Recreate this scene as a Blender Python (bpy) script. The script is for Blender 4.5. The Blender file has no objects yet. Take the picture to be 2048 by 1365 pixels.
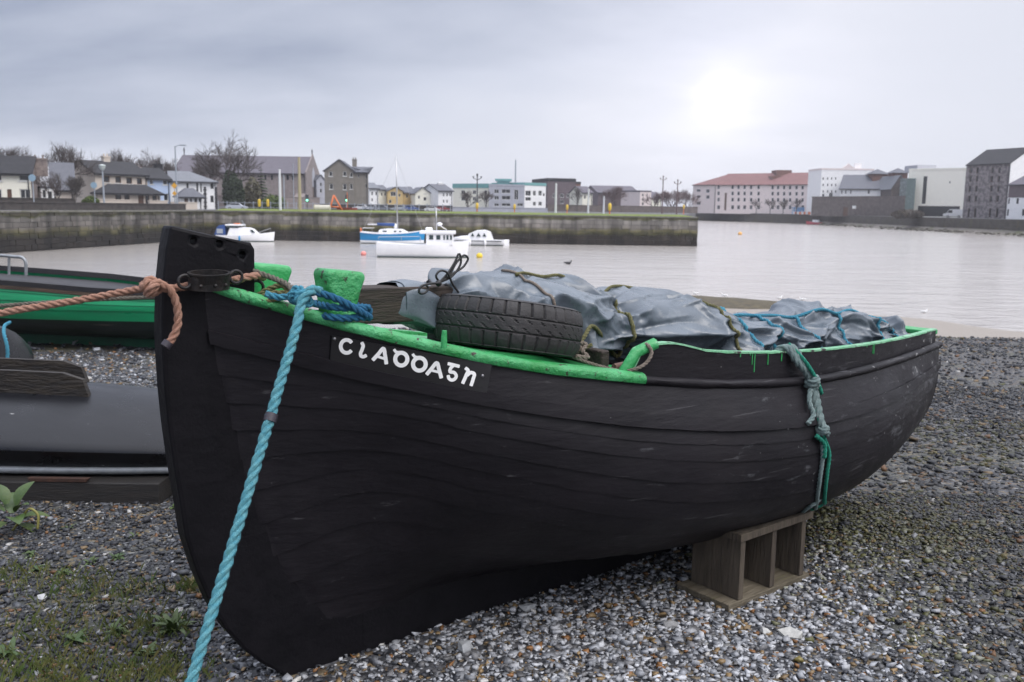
import bpy, bmesh, math, random
import numpy as np
from mathutils import Matrix, Vector, noise as mnoise

random.seed(7); rng = np.random.default_rng(7)
scene = bpy.context.scene
COL = scene.collection

# ------------------------------------------------------------------ camera
FPX, CX, CY, EYE = 1820.0, 1024.0, 682.5, 1.6          # focal length in photo pixels, eye height
PITCH, ROLL = math.atan(268 / 1820.0), math.radians(0.8)
_R0 = np.array([1, 0, 0.]); _U0 = np.array([0, math.sin(PITCH), math.cos(PITCH)])
FW = np.array([0, math.cos(PITCH), -math.sin(PITCH)])
RT = _R0 * math.cos(ROLL) + _U0 * math.sin(ROLL)
UP = -_R0 * math.sin(ROLL) + _U0 * math.cos(ROLL)
EYEP = np.array([0, 0, EYE])
cd = bpy.data.cameras.new('camera'); cam = bpy.data.objects.new('camera', cd); COL.objects.link(cam)
cam.matrix_world = Matrix(((RT[0], UP[0], -FW[0], 0), (RT[1], UP[1], -FW[1], 0), (RT[2], UP[2], -FW[2], EYE), (0, 0, 0, 1)))
cd.sensor_width = 36.0; cd.lens = 36.0 * FPX / 2048.0
cd.clip_start = 0.05; cd.clip_end = 6000
cd.dof.use_dof = True; cd.dof.focus_distance = 3.25; cd.dof.aperture_fstop = 6.3
scene.camera = cam

def ray(x, y): return FW + RT * ((x - CX) / FPX) + UP * ((CY - y) / FPX)
def on_z(x, y, z): d = ray(x, y); return EYEP + d * ((z - EYE) / d[2])
def on_y(x, y, Y): d = ray(x, y); return EYEP + d * (Y / d[1])
def at_depth(x, y, dep): return EYEP + ray(x, y) * dep
def on_plane(x, y, P0, nn): d = ray(x, y); return EYEP + d * (((P0 - EYEP) @ nn) / (d @ nn))

# ------------------------------------------------------------------ sky and sun
glow_dir = ray(1440, 190); glow_dir = glow_dir / np.linalg.norm(glow_dir)
SUN_EL = math.radians(56); SUN_AZ = math.radians(130)      # the light itself comes from high cloud behind the camera
w = bpy.data.worlds.new('World'); scene.world = w; w.use_nodes = True
nt = w.node_tree; nt.nodes.clear()
def N(tree, typ, **kw):
    nd = tree.nodes.new(typ)
    for k, v in kw.items():
        if k.startswith('i_'): nd.inputs[k[2:].replace('_', ' ')].default_value = v
        else: setattr(nd, k, v)
    return nd
def math_node(tree, op, a, b=None, clamp=False):
    nd = tree.nodes.new('ShaderNodeMath'); nd.operation = op; nd.use_clamp = clamp
    for i, q in enumerate((a, b)):
        if q is None: continue
        if isinstance(q, (int, float)): nd.inputs[i].default_value = q
        else: tree.links.new(q, nd.inputs[i])
    return nd.outputs[0]
out = N(nt, 'ShaderNodeOutputWorld'); bg = N(nt, 'ShaderNodeBackground'); bg.inputs[1].default_value = 0.1
sky = N(nt, 'ShaderNodeTexSky'); sky.sky_type = 'NISHITA'; sky.sun_disc = False
sky.sun_elevation = SUN_EL; sky.sun_rotation = SUN_AZ
tc = N(nt, 'ShaderNodeTexCoord')
sep = N(nt, 'ShaderNodeSeparateXYZ'); nt.links.new(tc.outputs['Generated'], sep.inputs[0])
# cloud sheet seen from below: flatten the direction onto a plane
zr = math_node(nt, 'MAXIMUM', sep.outputs[2], 0.0); zc = math_node(nt, 'ADD', zr, 0.22)
u_ = math_node(nt, 'DIVIDE', sep.outputs[0], zc); v_ = math_node(nt, 'DIVIDE', sep.outputs[1], zc)
comb = N(nt, 'ShaderNodeCombineXYZ'); nt.links.new(u_, comb.inputs[0]); nt.links.new(v_, comb.inputs[1])
n1 = N(nt, 'ShaderNodeTexNoise'); n1.inputs['Scale'].default_value = 0.62; n1.inputs['Detail'].default_value = 7; n1.inputs['Roughness'].default_value = 0.5
n1.inputs['Distortion'].default_value = 0.15
mp = N(nt, 'ShaderNodeMapping'); mp.inputs['Location'].default_value = (3.1, 1.7, 0.4); mp.inputs['Scale'].default_value = (0.75, 1.15, 1)
nt.links.new(comb.outputs[0], mp.inputs[0]); nt.links.new(mp.outputs[0], n1.inputs['Vector'])
dark = math_node(nt, 'MULTIPLY', math_node(nt, 'SUBTRACT', n1.outputs[0], 0.5), 2.3)
low = math_node(nt, 'MINIMUM', zr, 0.26); high = math_node(nt, 'MAXIMUM', math_node(nt, 'SUBTRACT', zr, 0.26), 0.0)
dark = math_node(nt, 'ADD', dark, math_node(nt, 'MULTIPLY', low, 3.2))          # heavier cloud above the far shore ...
dark = math_node(nt, 'SUBTRACT', dark, math_node(nt, 'MULTIPLY', high, 0.9))     # ... thinner again overhead
dark = math_node(nt, 'SUBTRACT', dark, math_node(nt, 'MULTIPLY', sep.outputs[0], 0.8))   # and towards the painted glow
cr = N(nt, 'ShaderNodeValToRGB'); nt.links.new(math_node(nt, 'ADD', dark, -0.13, True), cr.inputs[0])
els = cr.color_ramp.elements
els[0].position = 0.25; els[0].color = (5.35, 5.5, 6.15, 1)
els[1].position = 1.0; els[1].color = (2.6, 2.9, 3.75, 1)
e = els.new(0.62); e.color = (4.55, 4.8, 5.6, 1)
mixs = N(nt, 'ShaderNodeMix'); mixs.data_type = 'RGBA'; mixs.inputs[0].default_value = 0.96
nt.links.new(sky.outputs[0], mixs.inputs[6]); nt.links.new(cr.outputs[0], mixs.inputs[7])
# a flare's glow painted into the sky, apart from the sun's own direction
dt = N(nt, 'ShaderNodeVectorMath'); dt.operation = 'DOT_PRODUCT'; nt.links.new(tc.outputs['Generated'], dt.inputs[0]); dt.inputs[1].default_value = tuple(glow_dir)
dd = math_node(nt, 'MAXIMUM', dt.outputs['Value'], 0.0)
g1 = math_node(nt, 'MULTIPLY', math_node(nt, 'POWER', dd, 900.0), 0.8)
g2 = math_node(nt, 'ADD', math_node(nt, 'MULTIPLY', math_node(nt, 'POWER', dd, 80.0), 1.05), math_node(nt, 'MULTIPLY', math_node(nt, 'POWER', dd, 5000.0), 1.6))
n2 = N(nt, 'ShaderNodeTexNoise'); n2.inputs['Scale'].default_value = 3.2; n2.inputs['Detail'].default_value = 6; nt.links.new(mp.outputs[0], n2.inputs['Vector'])
gl = math_node(nt, 'MULTIPLY', math_node(nt, 'ADD', g1, g2), math_node(nt, 'ADD', math_node(nt, 'MULTIPLY', n2.outputs[0], 1.5), 0.28))
vm = N(nt, 'ShaderNodeVectorMath'); vm.operation = 'SCALE'; vm.inputs[0].default_value = (1.0, 0.90, 0.93); nt.links.new(gl, vm.inputs['Scale'])
va = N(nt, 'ShaderNodeVectorMath'); va.operation = 'ADD'; ov = N(nt, 'ShaderNodeVectorMath'); ov.operation = 'SCALE'; nt.links.new(mixs.outputs[2], ov.inputs[0])
nt.links.new(math_node(nt, 'ADD', math_node(nt, 'MULTIPLY', high, 2.5), 1.0), ov.inputs['Scale'])        # overcast sky is brightest overhead
nt.links.new(ov.outputs[0], va.inputs[0]); nt.links.new(vm.outputs[0], va.inputs[1])
nt.links.new(va.outputs[0], bg.inputs[0]); nt.links.new(bg.outputs[0], out.inputs[0])
sl = bpy.data.lights.new('sun', 'SUN'); sl.energy = 1.5; sl.angle = math.radians(40); sl.color = (1.0, 0.94, 0.88)
so = bpy.data.objects.new('sun', sl); COL.objects.link(so)
lamp_dir = (math.cos(SUN_EL) * math.sin(SUN_AZ), math.cos(SUN_EL) * math.cos(SUN_AZ), math.sin(SUN_EL))
so.rotation_euler = Vector(lamp_dir).to_track_quat('Z', 'Y').to_euler(); so.location = (20, -20, 30)
vs = scene.view_settings; vs.view_transform = 'Standard'; vs.look = 'None'; vs.gamma = 1.0; vs.exposure = 0.55; vs.use_curve_mapping = False
scene.cycles.use_denoising = True; scene.cycles.max_bounces = 5; scene.cycles.transparent_max_bounces = 8

# ------------------------------------------------------------------ mesh helpers
def mesh(name, verts, faces, mat=None, smooth=False, sharp=None, fix=False, mats=None, midx=None):
    me = bpy.data.meshes.new(name)
    verts = np.asarray(verts, dtype=np.float64).reshape(-1, 3)
    me.from_pydata(verts.tolist(), [], [list(map(int, q)) for q in faces])
    if fix:
        bm = bmesh.new(); bm.from_mesh(me); bmesh.ops.recalc_face_normals(bm, faces=bm.faces); bm.to_mesh(me); bm.free()
    for m in (mats or ([mat] if mat else [])): me.materials.append(m)
    if midx is not None: me.polygons.foreach_set('material_index', np.asarray(midx, dtype=np.int32))
    if smooth:
        me.polygons.foreach_set('use_smooth', np.ones(len(me.polygons), dtype=bool))
        if sharp: me.set_sharp_from_angle(angle=math.radians(sharp))
    me.update(); return me
def tag(o, label=None, cat=None, group=None, kind=None):
    if label: o['label'] = label
    if cat: o['category'] = cat
    if group: o['group'] = group
    if kind: o['kind'] = kind
    return o
def link(name, me, parent=None, loc=(0, 0, 0)):
    o = bpy.data.objects.new(name, me); COL.objects.link(o); o.location = tuple(float(q) for q in loc)
    if parent is not None: o.parent = parent
    return o
def thing(name, label, cat, loc=(0, 0, 0), rotz=0.0, group=None):
    o = bpy.data.objects.new(name, None); COL.objects.link(o); o.empty_display_size = 0.2
    o.location = tuple(float(q) for q in loc); o.rotation_euler = (0, 0, rotz)
    return tag(o, label, cat, group)
def part(parent, name, vf, mat, smooth=False, sharp=None, fix=True, label=None, loc=(0, 0, 0), kind=None):
    o = link(name, mesh(name, vf[0], vf[1], mat, smooth, sharp, fix), parent, loc)
    if label: o['label'] = label
    if kind: o['kind'] = kind
    return o
def solo(name, label, cat, vf, mat, smooth=False, sharp=None, fix=True, group=None, kind=None):
    v = np.asarray(vf[0], dtype=float).reshape(-1, 3)
    base = np.array([(v[:, 0].min() + v[:, 0].max()) / 2, (v[:, 1].min() + v[:, 1].max()) / 2, v[:, 2].min()])
    o = link(name, mesh(name, v - base, vf[1], mat, smooth, sharp, fix), None, base)
    return tag(o, label, cat, group, kind)
def join(*vfs):
    V, F, k = [], [], 0
    for v, f in vfs:
        v = np.asarray(v, dtype=float).reshape(-1, 3); V.append(v); F += [[i + k for i in q] for q in f]; k += len(v)
    return np.concatenate(V), F
def box(x0, x1, y0, y1, z0, z1):
    v = [(x, y, z) for z in (z0, z1) for y in (y0, y1) for x in (x0, x1)]
    return np.array(v, float), [(0, 2, 3, 1), (4, 5, 7, 6), (0, 1, 5, 4), (2, 6, 7, 3), (0, 4, 6, 2), (1, 3, 7, 5)]
def bevel_box(x0, x1, y0, y1, z0, z1, b=0.01, seg=2):
    bm = bmesh.new(); v, f = box(x0, x1, y0, y1, z0, z1)
    vs_ = [bm.verts.new(q) for q in v]
    for q in f: bm.faces.new([vs_[i] for i in q])
    bmesh.ops.bevel(bm, geom=list(bm.edges), offset=b, segments=seg, affect='EDGES', profile=0.5)
    bm.verts.index_update(); r = (np.array([q.co[:] for q in bm.verts]), [[q.index for q in fc.verts] for fc in bm.faces]); bm.free(); return r
def xf(vf, M):
    v = np.asarray(vf[0]); M = np.array(M); return v @ M[:3, :3].T + M[:3, 3], vf[1]
def loft(rings, closed=True, cap=True):
    r = np.asarray(rings, float); m, k = r.shape[:2]; F = []
    kk = k if closed else k - 1
    for i in range(m - 1):
        for j in range(kk):
            a = i * k + j; b = i * k + (j + 1) % k
            F.append((a, b, b + k, a + k))
    if cap and closed:
        F.append(tuple(range(k - 1, -1, -1))); F.append(tuple((m - 1) * k + j for j in range(k)))
    return r.reshape(-1, 3), F
def pchip(x, y, xq):
    x = np.asarray(x, float); y = np.asarray(y, float); xq = np.asarray(xq, float)
    h = np.diff(x); d = (np.diff(y, axis=0).T / h).T; m = np.zeros_like(y); n = len(x)
    for k in range(n):
        m[k] = d[0] if k == 0 else d[-1] if k == n - 1 else (d[k - 1] * h[k] + d[k] * h[k - 1]) / (h[k] + h[k - 1])
    i = np.clip(np.searchsorted(x, xq) - 1, 0, n - 2); hh = h[i]; t = (xq - x[i]) / hh
    t = t.reshape(t.shape + (1,) * (y.ndim - 1)); hh = hh.reshape(t.shape)
    return (2 * t**3 - 3 * t**2 + 1) * y[i] + (t**3 - 2 * t**2 + t) * hh * m[i] + (-2 * t**3 + 3 * t**2) * y[i + 1] + (t**3 - t**2) * hh * m[i + 1]
def curve(pts, step):
    p = np.asarray(pts, float); d = np.r_[0, np.cumsum(np.linalg.norm(np.diff(p, axis=0), axis=1))]
    q = pchip(d, p, np.linspace(0, d[-1], max(4, len(p) * 12))); d = np.r_[0, np.cumsum(np.linalg.norm(np.diff(q, axis=0), axis=1))]
    g = np.linspace(0, d[-1], max(3, int(d[-1] / step) + 1))
    return np.stack([np.interp(g, d, q[:, k]) for k in range(3)], 1)
def frames(p):
    t = np.gradient(p, axis=0); t /= np.linalg.norm(t, axis=1)[:, None] + 1e-12
    a = np.array([0, 0, 1.]) if abs(t[0][2]) < 0.9 else np.array([1., 0, 0])
    n = np.zeros_like(p); n[0] = np.cross(t[0], a); n[0] /= np.linalg.norm(n[0])
    for i in range(1, len(p)):
        v = n[i - 1] - t[i] * (n[i - 1] @ t[i]); n[i] = v / (np.linalg.norm(v) + 1e-12)
    return t, n, np.cross(t, n)
def tube(pts, r, sides=8, step=None, cap=True):
    p = np.asarray(pts, float)
    if step:
        d0 = np.linspace(0, 1, len(p)); p = curve(p, step)
        if np.ndim(r): r = np.interp(np.linspace(0, 1, len(p)), d0, r)
    t, n, b = frames(p); r = np.broadcast_to(np.asarray(r, float), (len(p),)); a = np.linspace(0, 2 * math.pi, sides, endpoint=False)
    rings = p[:, None] + r[:, None, None] * (np.cos(a)[None, :, None] * n[:, None] + np.sin(a)[None, :, None] * b[:, None])
    return loft(rings, True, cap)
def rope_vf(pts, R, strands=3, sides=6, step=None, fray=0.0, fuzz=0):
    p = curve(pts, step or R * 0.75); t, n, b = frames(p)
    d = np.r_[0, np.cumsum(np.linalg.norm(np.diff(p, axis=0), axis=1))]
    a = np.linspace(0, 2 * math.pi, sides, endpoint=False); out_ = []
    for k in range(strands):
        ph = d / (R * 6.5) * 2 * math.pi + k * 2 * math.pi / strands
        c = p + 0.50 * R * (np.cos(ph)[:, None] * n + np.sin(ph)[:, None] * b)
        rr = R * 0.56 * (1 + fray * rng.normal(size=(len(p), sides)))
        out_.append(loft(c[:, None] + rr[..., None] * (np.cos(a)[None, :, None] * n[:, None] + np.sin(a)[None, :, None] * b[:, None])))
    if fuzz:
        m = int(fuzz * d[-1]); i = rng.integers(0, len(p), m); a_ = rng.uniform(0, 2 * math.pi, m); e = np.cos(a_)[:, None] * n[i] + np.sin(a_)[:, None] * b[i]; sd_ = np.cross(e, t[i]) * .0005
        b0 = p[i] + e * R * .8 + t[i] * rng.normal(0, R * .4, (m, 1)); tip = b0 + e * rng.uniform(.15, .55, (m, 1)) * R + (t[i] + sd_ * 400) * rng.normal(0, R * .5, (m, 1))
        V_ = np.stack([b0 - sd_, b0 + sd_, tip], 1).reshape(-1, 3); out_.append((V_, [(3 * k, 3 * k + 1, 3 * k + 2) for k in range(m)]))
    return join(*out_)
def sphere(c, r, nu=14, nv=9):
    R = np.broadcast_to(np.asarray(r, float), (3,)); rings = []
    for i in range(nv):
        th = math.pi * (i + 0.02 + 0.96 * (i / (nv - 1) - i / (nv - 1))) / (nv - 1); th = min(max(th, 0.03), math.pi - 0.03)
        rings.append([(c[0] + R[0] * math.sin(th) * math.cos(q), c[1] + R[1] * math.sin(th) * math.sin(q), c[2] - R[2] * math.cos(th)) for q in np.linspace(0, 2 * math.pi, nu, endpoint=False)])
    return loft(rings)
def prism(poly, d0, d1, axis=1):
    """closed polygon (a, b) extruded along an axis: axis=1 -> (a, d, b); 0 -> (d, a, b); 2 -> (a, b, d)"""
    f = {0: lambda a, b, d: (d, a, b), 1: lambda a, b, d: (a, d, b), 2: lambda a, b, d: (a, b, d)}[axis]
    k = len(poly); v = [f(a, b, d0) for a, b in poly] + [f(a, b, d1) for a, b in poly]
    F = [tuple(range(k)), tuple(range(2 * k - 1, k - 1, -1))] + [(i, (i + 1) % k, (i + 1) % k + k, i + k) for i in range(k)]
    return np.array(v, float), F
def plate_holes(outer, holes, d0, d1):
    """polygon with round holes in the (a, b) plane, thickness d0..d1 on the middle axis"""
    bm = bmesh.new(); E = []
    for loop in [outer] + holes:
        vs_ = [bm.verts.new((a, d0, b)) for a, b in loop]
        E += [bm.edges.new((vs_[i], vs_[(i + 1) % len(vs_)])) for i in range(len(vs_))]
    bmesh.ops.triangle_fill(bm, use_beauty=True, edges=E)
    g = bmesh.ops.extrude_face_region(bm, geom=list(bm.faces))
    for q in g['geom']:
        if isinstance(q, bmesh.types.BMVert): q.co.y = d1
    bm.verts.index_update(); r = (np.array([q.co[:] for q in bm.verts]), [[q.index for q in fc.verts] for fc in bm.faces]); bm.free(); return r
def ring(c, ax1, ax2, R, r, nu=28, nv=8):
    a = np.linspace(0, 2 * math.pi, nu, endpoint=False); c = np.asarray(c, float); ax1 = np.asarray(ax1, float); ax2 = np.asarray(ax2, float); ax3 = np.cross(ax1, ax2)
    b = np.linspace(0, 2 * math.pi, nv, endpoint=False); V = []
    for q in a:
        e = ax1 * math.cos(q) + ax2 * math.sin(q)
        for s in b: V.append(c + e * (R + r * math.cos(s)) + ax3 * r * math.sin(s))
    F = [(i * nv + j, i * nv + (j + 1) % nv, ((i + 1) % nu) * nv + (j + 1) % nv, ((i + 1) % nu) * nv + j) for i in range(nu) for j in range(nv)]
    return np.array(V), F

# ------------------------------------------------------------------ materials
MATS = {}
def M(name, c1, c2=None, scale=6.0, rough=0.6, bump=0.0, bscale=60.0, metal=0.0, spec=0.5, lo=0.35, hi=0.65, stretch=(1, 1, 1), detail=6.0, c3=None, scale3=20.0, lo3=0.6, hi3=0.68, coat=0.0, trans=0.0, dist=0.0):
    if name in MATS: return MATS[name]
    m = bpy.data.materials.new(name); m.use_nodes = True; t = m.node_tree; b = t.nodes['Principled BSDF']
    b.inputs['Roughness'].default_value = rough; b.inputs['Metallic'].default_value = metal; b.inputs['Specular IOR Level'].default_value = spec
    b.inputs['Base Color'].default_value = (*c1, 1); b.inputs['Coat Weight'].default_value = coat; b.inputs['Transmission Weight'].default_value = trans
    tcn = t.nodes.new('ShaderNodeTexCoord'); mpn = t.nodes.new('ShaderNodeMapping'); mpn.inputs['Scale'].default_value = stretch
    t.links.new(tcn.outputs['Object'], mpn.inputs[0])
    def nz(sc, de=detail):
        n_ = t.nodes.new('ShaderNodeTexNoise'); n_.inputs['Scale'].default_value = sc; n_.inputs['Detail'].default_value = de; n_.inputs['Roughness'].default_value = 0.6
        n_.inputs['Distortion'].default_value = dist
        t.links.new(mpn.outputs[0], n_.inputs['Vector']); return n_.outputs[0]
    def ramp(src, a, b_):
        q = t.nodes.new('ShaderNodeMapRange'); q.inputs[1].default_value = a; q.inputs[2].default_value = b_; t.links.new(src, q.inputs[0]); return q.outputs[0]
    def mix(f, a, b_):
        q = t.nodes.new('ShaderNodeMix'); q.data_type = 'RGBA'; t.links.new(f, q.inputs[0])
        for k, s in ((6, a), (7, b_)):
            if isinstance(s, tuple): q.inputs[k].default_value = (*s, 1)
            else: t.links.new(s, q.inputs[k])
        return q.outputs[2]
    col = None
    if c2 is not None:
        col = mix(ramp(nz(scale), lo, hi), c1, c2)
    if c3 is not None:
        col = mix(ramp(nz(scale3, 9), lo3, hi3), col if col is not None else c1, c3)
    if col is not None: t.links.new(col, b.inputs['Base Color'])
    if bump:
        bn = t.nodes.new('ShaderNodeBump'); bn.inputs['Strength'].default_value = bump; bn.inputs['Distance'].default_value = 0.02
        t.links.new(nz(bscale, 5), bn.inputs['Height']); t.links.new(bn.outputs[0], b.inputs['Normal'])
        if rough > 0.2:
            t.links.new(ramp(nz(scale * 2.3), 0.0, 1.0), t.nodes.new('ShaderNodeMath').inputs[0])
            mm = t.nodes[-1]; mm.operation = 'MULTIPLY_ADD'; mm.inputs[1].default_value = 0.35; mm.inputs[2].default_value = max(0.05, rough - 0.17); t.links.new(mm.outputs[0], b.inputs['Roughness'])
    MATS[name] = m; return m
# ------------------------------------------------------------------ beach, sea bed, water
WATER_Z = -2.2
def sstep(x, a, b): u = np.clip((x - a) / (b - a), 0, 1); return u * u * (3 - 2 * u)
def zg(X, Y):
    X = np.asarray(X, float); Y = np.asarray(Y, float); k = sstep(X, -2, 2)
    z = -(0.045 + 0.04 * k) * np.maximum(0, np.minimum(Y, 25) - 4.5)
    z = z - (0.045 + 0.04 * k) * 0.47 * np.maximum(0, Y - 25)
    z = z - 0.1 * np.maximum(0, Y - 15) * (1 - k) - 0.045 * np.maximum(0, X - 11) * sstep(Y, 18, 30)
    z = z + 0.03 * np.sin(X * 1.3 + Y * 0.7) * np.sin(Y * 0.9 - X * 0.4) * sstep(np.hypot(X, Y - 3), 1.5, 5)
    return np.maximum(z, -4.5)
def gravel_mat():
    m = bpy.data.materials.new('gravel_bed'); m.use_nodes = True; t = m.node_tree; b = t.nodes['Principled BSDF']
    tcn = t.nodes.new('ShaderNodeTexCoord')
    def vor(sc, feat='F1'):
        v = t.nodes.new('ShaderNodeTexVoronoi'); v.inputs['Scale'].default_value = sc; v.feature = feat; t.links.new(tcn.outputs['Object'], v.inputs['Vector']); return v
    v1 = vor(38); sep_ = t.nodes.new('ShaderNodeSeparateColor'); t.links.new(v1.outputs['Color'], sep_.inputs[0])
    cr_ = t.nodes.new('ShaderNodeValToRGB'); t.links.new(sep_.outputs[0], cr_.inputs[0]); cr_.color_ramp.interpolation = 'CONSTANT'
    pal = [(0, (.022, .023, .027)), (.25, (.034, .036, .042)), (.5, (.06, .06, .066)), (.68, (.14, .11, .07)), (.8, (.10, .10, .105)), (.93, (.10, .07, .04)), (.97, (.22, .22, .21))]
    el = cr_.color_ramp.elements
    el[0].position = pal[0][0]; el[0].color = (*pal[0][1], 1); el[1].position = pal[1][0]; el[1].color = (*pal[1][1], 1)
    for p_, c_ in pal[2:]: q = el.new(p_); q.color = (*c_, 1)
    # damp green film in patches
    nz = t.nodes.new('ShaderNodeTexNoise'); nz.inputs['Scale'].default_value = 0.7; nz.inputs['Detail'].default_value = 6; t.links.new(tcn.outputs['Object'], nz.inputs['Vector'])
    mr = t.nodes.new('ShaderNodeMapRange'); mr.inputs[1].default_value = 0.5; mr.inputs[2].default_value = 0.75; mr.inputs[4].default_value = 0.6; t.links.new(nz.outputs[0], mr.inputs[0])
    mx = t.nodes.new('ShaderNodeMix'); mx.data_type = 'RGBA'; t.links.new(mr.outputs[0], mx.inputs[0]); t.links.new(cr_.outputs[0], mx.inputs[6]); mx.inputs[7].default_value = (.075, .075, .022, 1)
    # wet sand below the shingle
    geo = t.nodes.new('ShaderNodeNewGeometry'); sp = t.nodes.new('ShaderNodeSeparateXYZ'); t.links.new(geo.outputs['Position'], sp.inputs[0])
    n2 = t.nodes.new('ShaderNodeTexNoise'); n2.inputs['Scale'].default_value = 0.6; n2.inputs['Detail'].default_value = 7; t.links.new(tcn.outputs['Object'], n2.inputs['Vector'])
    ad = t.nodes.new('ShaderNodeMath'); ad.operation = 'MULTIPLY_ADD'; t.links.new(n2.outputs[0], ad.inputs[0]); ad.inputs[1].default_value = 0.35; t.links.new(sp.outputs[2], ad.inputs[2])
    m2 = t.nodes.new('ShaderNodeMapRange'); m2.inputs[1].default_value = -1.50; m2.inputs[2].default_value = -1.62; t.links.new(ad.outputs[0], m2.inputs[0])
    mx2 = t.nodes.new('ShaderNodeMix'); mx2.data_type = 'RGBA'; t.links.new(m2.outputs[0], mx2.inputs[0]); t.links.new(mx.outputs[2], mx2.inputs[6]); mx2.inputs[7].default_value = (.27, .238, .205, 1)
    t.links.new(mx2.outputs[2], b.inputs['Base Color'])
    bn = t.nodes.new('ShaderNodeBump'); bn.inputs['Strength'].default_value = 0.9; bn.inputs['Distance'].default_value = 0.02; bn.invert = True
    t.links.new(v1.outputs['Distance'], bn.inputs['Height']); t.links.new(bn.outputs[0], b.inputs['Normal']); b.inputs['Roughness'].default_value = 0.62
    return m
gx = np.unique(np.r_[-3000, -1200, -500, -220, -120, -70, np.linspace(-45, 45, 121), 70, 120, 220, 500, 1200, 3000])
gy = np.unique(np.r_[-400, -60, -15, np.linspace(-4, 46, 141), 60, 90, 150, 300, 700, 1500, 4000])
GX, GY = np.meshgrid(gx, gy); GZ = zg(GX, GY)
GZ = np.where((np.abs(GX) > 60) & (GY < 30), np.maximum(GZ, -0.8), GZ)
V = np.stack([GX, GY, GZ], -1).reshape(-1, 3); nx = len(gx)
Fq = [(j * nx + i, j * nx + i + 1, (j + 1) * nx + i + 1, (j + 1) * nx + i) for j in range(len(gy) - 1) for i in range(nx - 1)]
beach = link('beach', mesh('beach', V, Fq, gravel_mat(), True)); tag(beach, kind='structure')

def water_mat():
    m = bpy.data.materials.new('harbour_water'); m.use_nodes = True; t = m.node_tree; b = t.nodes['Principled BSDF']
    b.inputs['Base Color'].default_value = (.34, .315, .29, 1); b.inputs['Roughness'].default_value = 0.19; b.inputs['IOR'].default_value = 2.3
    tcn = t.nodes.new('ShaderNodeTexCoord')
    def nz(scale, sx, de):
        mpn = t.nodes.new('ShaderNodeMapping'); mpn.inputs['Scale'].default_value = sx; t.links.new(tcn.outputs['Object'], mpn.inputs[0])
        q = t.nodes.new('ShaderNodeTexNoise'); q.inputs['Scale'].default_value = scale; q.inputs['Detail'].default_value = de; q.inputs['Distortion'].default_value = 0.6; t.links.new(mpn.outputs[0], q.inputs['Vector']); return q.outputs[0]
    a = nz(0.9, (0.85, 1.5, 1), 6); c = nz(0.16, (0.5, 1.5, 1), 3)
    s = math_node(t, 'ADD', a, math_node(t, 'MULTIPLY', c, 1.6))
    # calmer water in patches
    d = nz(0.03, (0.5, 1.6, 1), 3)
    mr = t.nodes.new('ShaderNodeMapRange'); mr.inputs[1].default_value = 0.35; mr.inputs[2].default_value = 0.65; mr.inputs[3].default_value = 0.2; mr.inputs[4].default_value = 0.55; t.links.new(d, mr.inputs[0])
    bn = t.nodes.new('ShaderNodeBump'); bn.inputs['Distance'].default_value = 0.35; geo = t.nodes.new('ShaderNodeNewGeometry'); px_ = t.nodes.new('ShaderNodeSeparateXYZ'); t.links.new(geo.outputs['Position'], px_.inputs[0])
    sh = t.nodes.new('ShaderNodeMapRange'); sh.inputs[1].default_value = -25; sh.inputs[2].default_value = 15; sh.inputs[3].default_value = .45; sh.inputs[4].default_value = 1.5; t.links.new(px_.outputs[0], sh.inputs[0])   # sheltered inner basin, choppier open river
    t.links.new(math_node(t, 'MULTIPLY', mr.outputs[0], sh.outputs[0]), bn.inputs['Strength']); t.links.new(s, bn.inputs['Height']); t.links.new(bn.outputs[0], b.inputs['Normal'])
    return m
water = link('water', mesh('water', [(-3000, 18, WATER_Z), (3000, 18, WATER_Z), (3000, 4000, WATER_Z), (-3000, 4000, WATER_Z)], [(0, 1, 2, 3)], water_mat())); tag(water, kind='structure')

# ------------------------------------------------------------------ loose stones
ICO = np.array([(0, .526, .851), (0, -.526, .851), (0, .526, -.851), (0, -.526, -.851), (.526, .851, 0), (-.526, .851, 0), (.526, -.851, 0), (-.526, -.851, 0), (.851, 0, .526), (-.851, 0, .526), (.851, 0, -.526), (-.851, 0, -.526)])
def _icof():
    F = []
    for i in range(12):
        for j in range(i + 1, 12):
            for k in range(j + 1, 12):
                if all(abs(np.linalg.norm(ICO[a] - ICO[b]) - 1.0515) < 0.05 for a, b in ((i, j), (j, k), (i, k))):
                    nn = np.cross(ICO[j] - ICO[i], ICO[k] - ICO[i]); F.append((i, j, k) if nn @ ICO[i] > 0 else (i, k, j))
    return F
ICOF = np.array(_icof())
CUB = np.array([(x, y, z) for z in (-1, 1) for y in (-1, 1) for x in (-1, 1)]) * 0.62
CUBF = np.array([(0, 2, 3), (0, 3, 1), (4, 5, 7), (4, 7, 6), (0, 1, 5), (0, 5, 4), (2, 6, 7), (2, 7, 3), (0, 4, 6), (0, 6, 2), (1, 3, 7), (1, 7, 5)])
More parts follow.
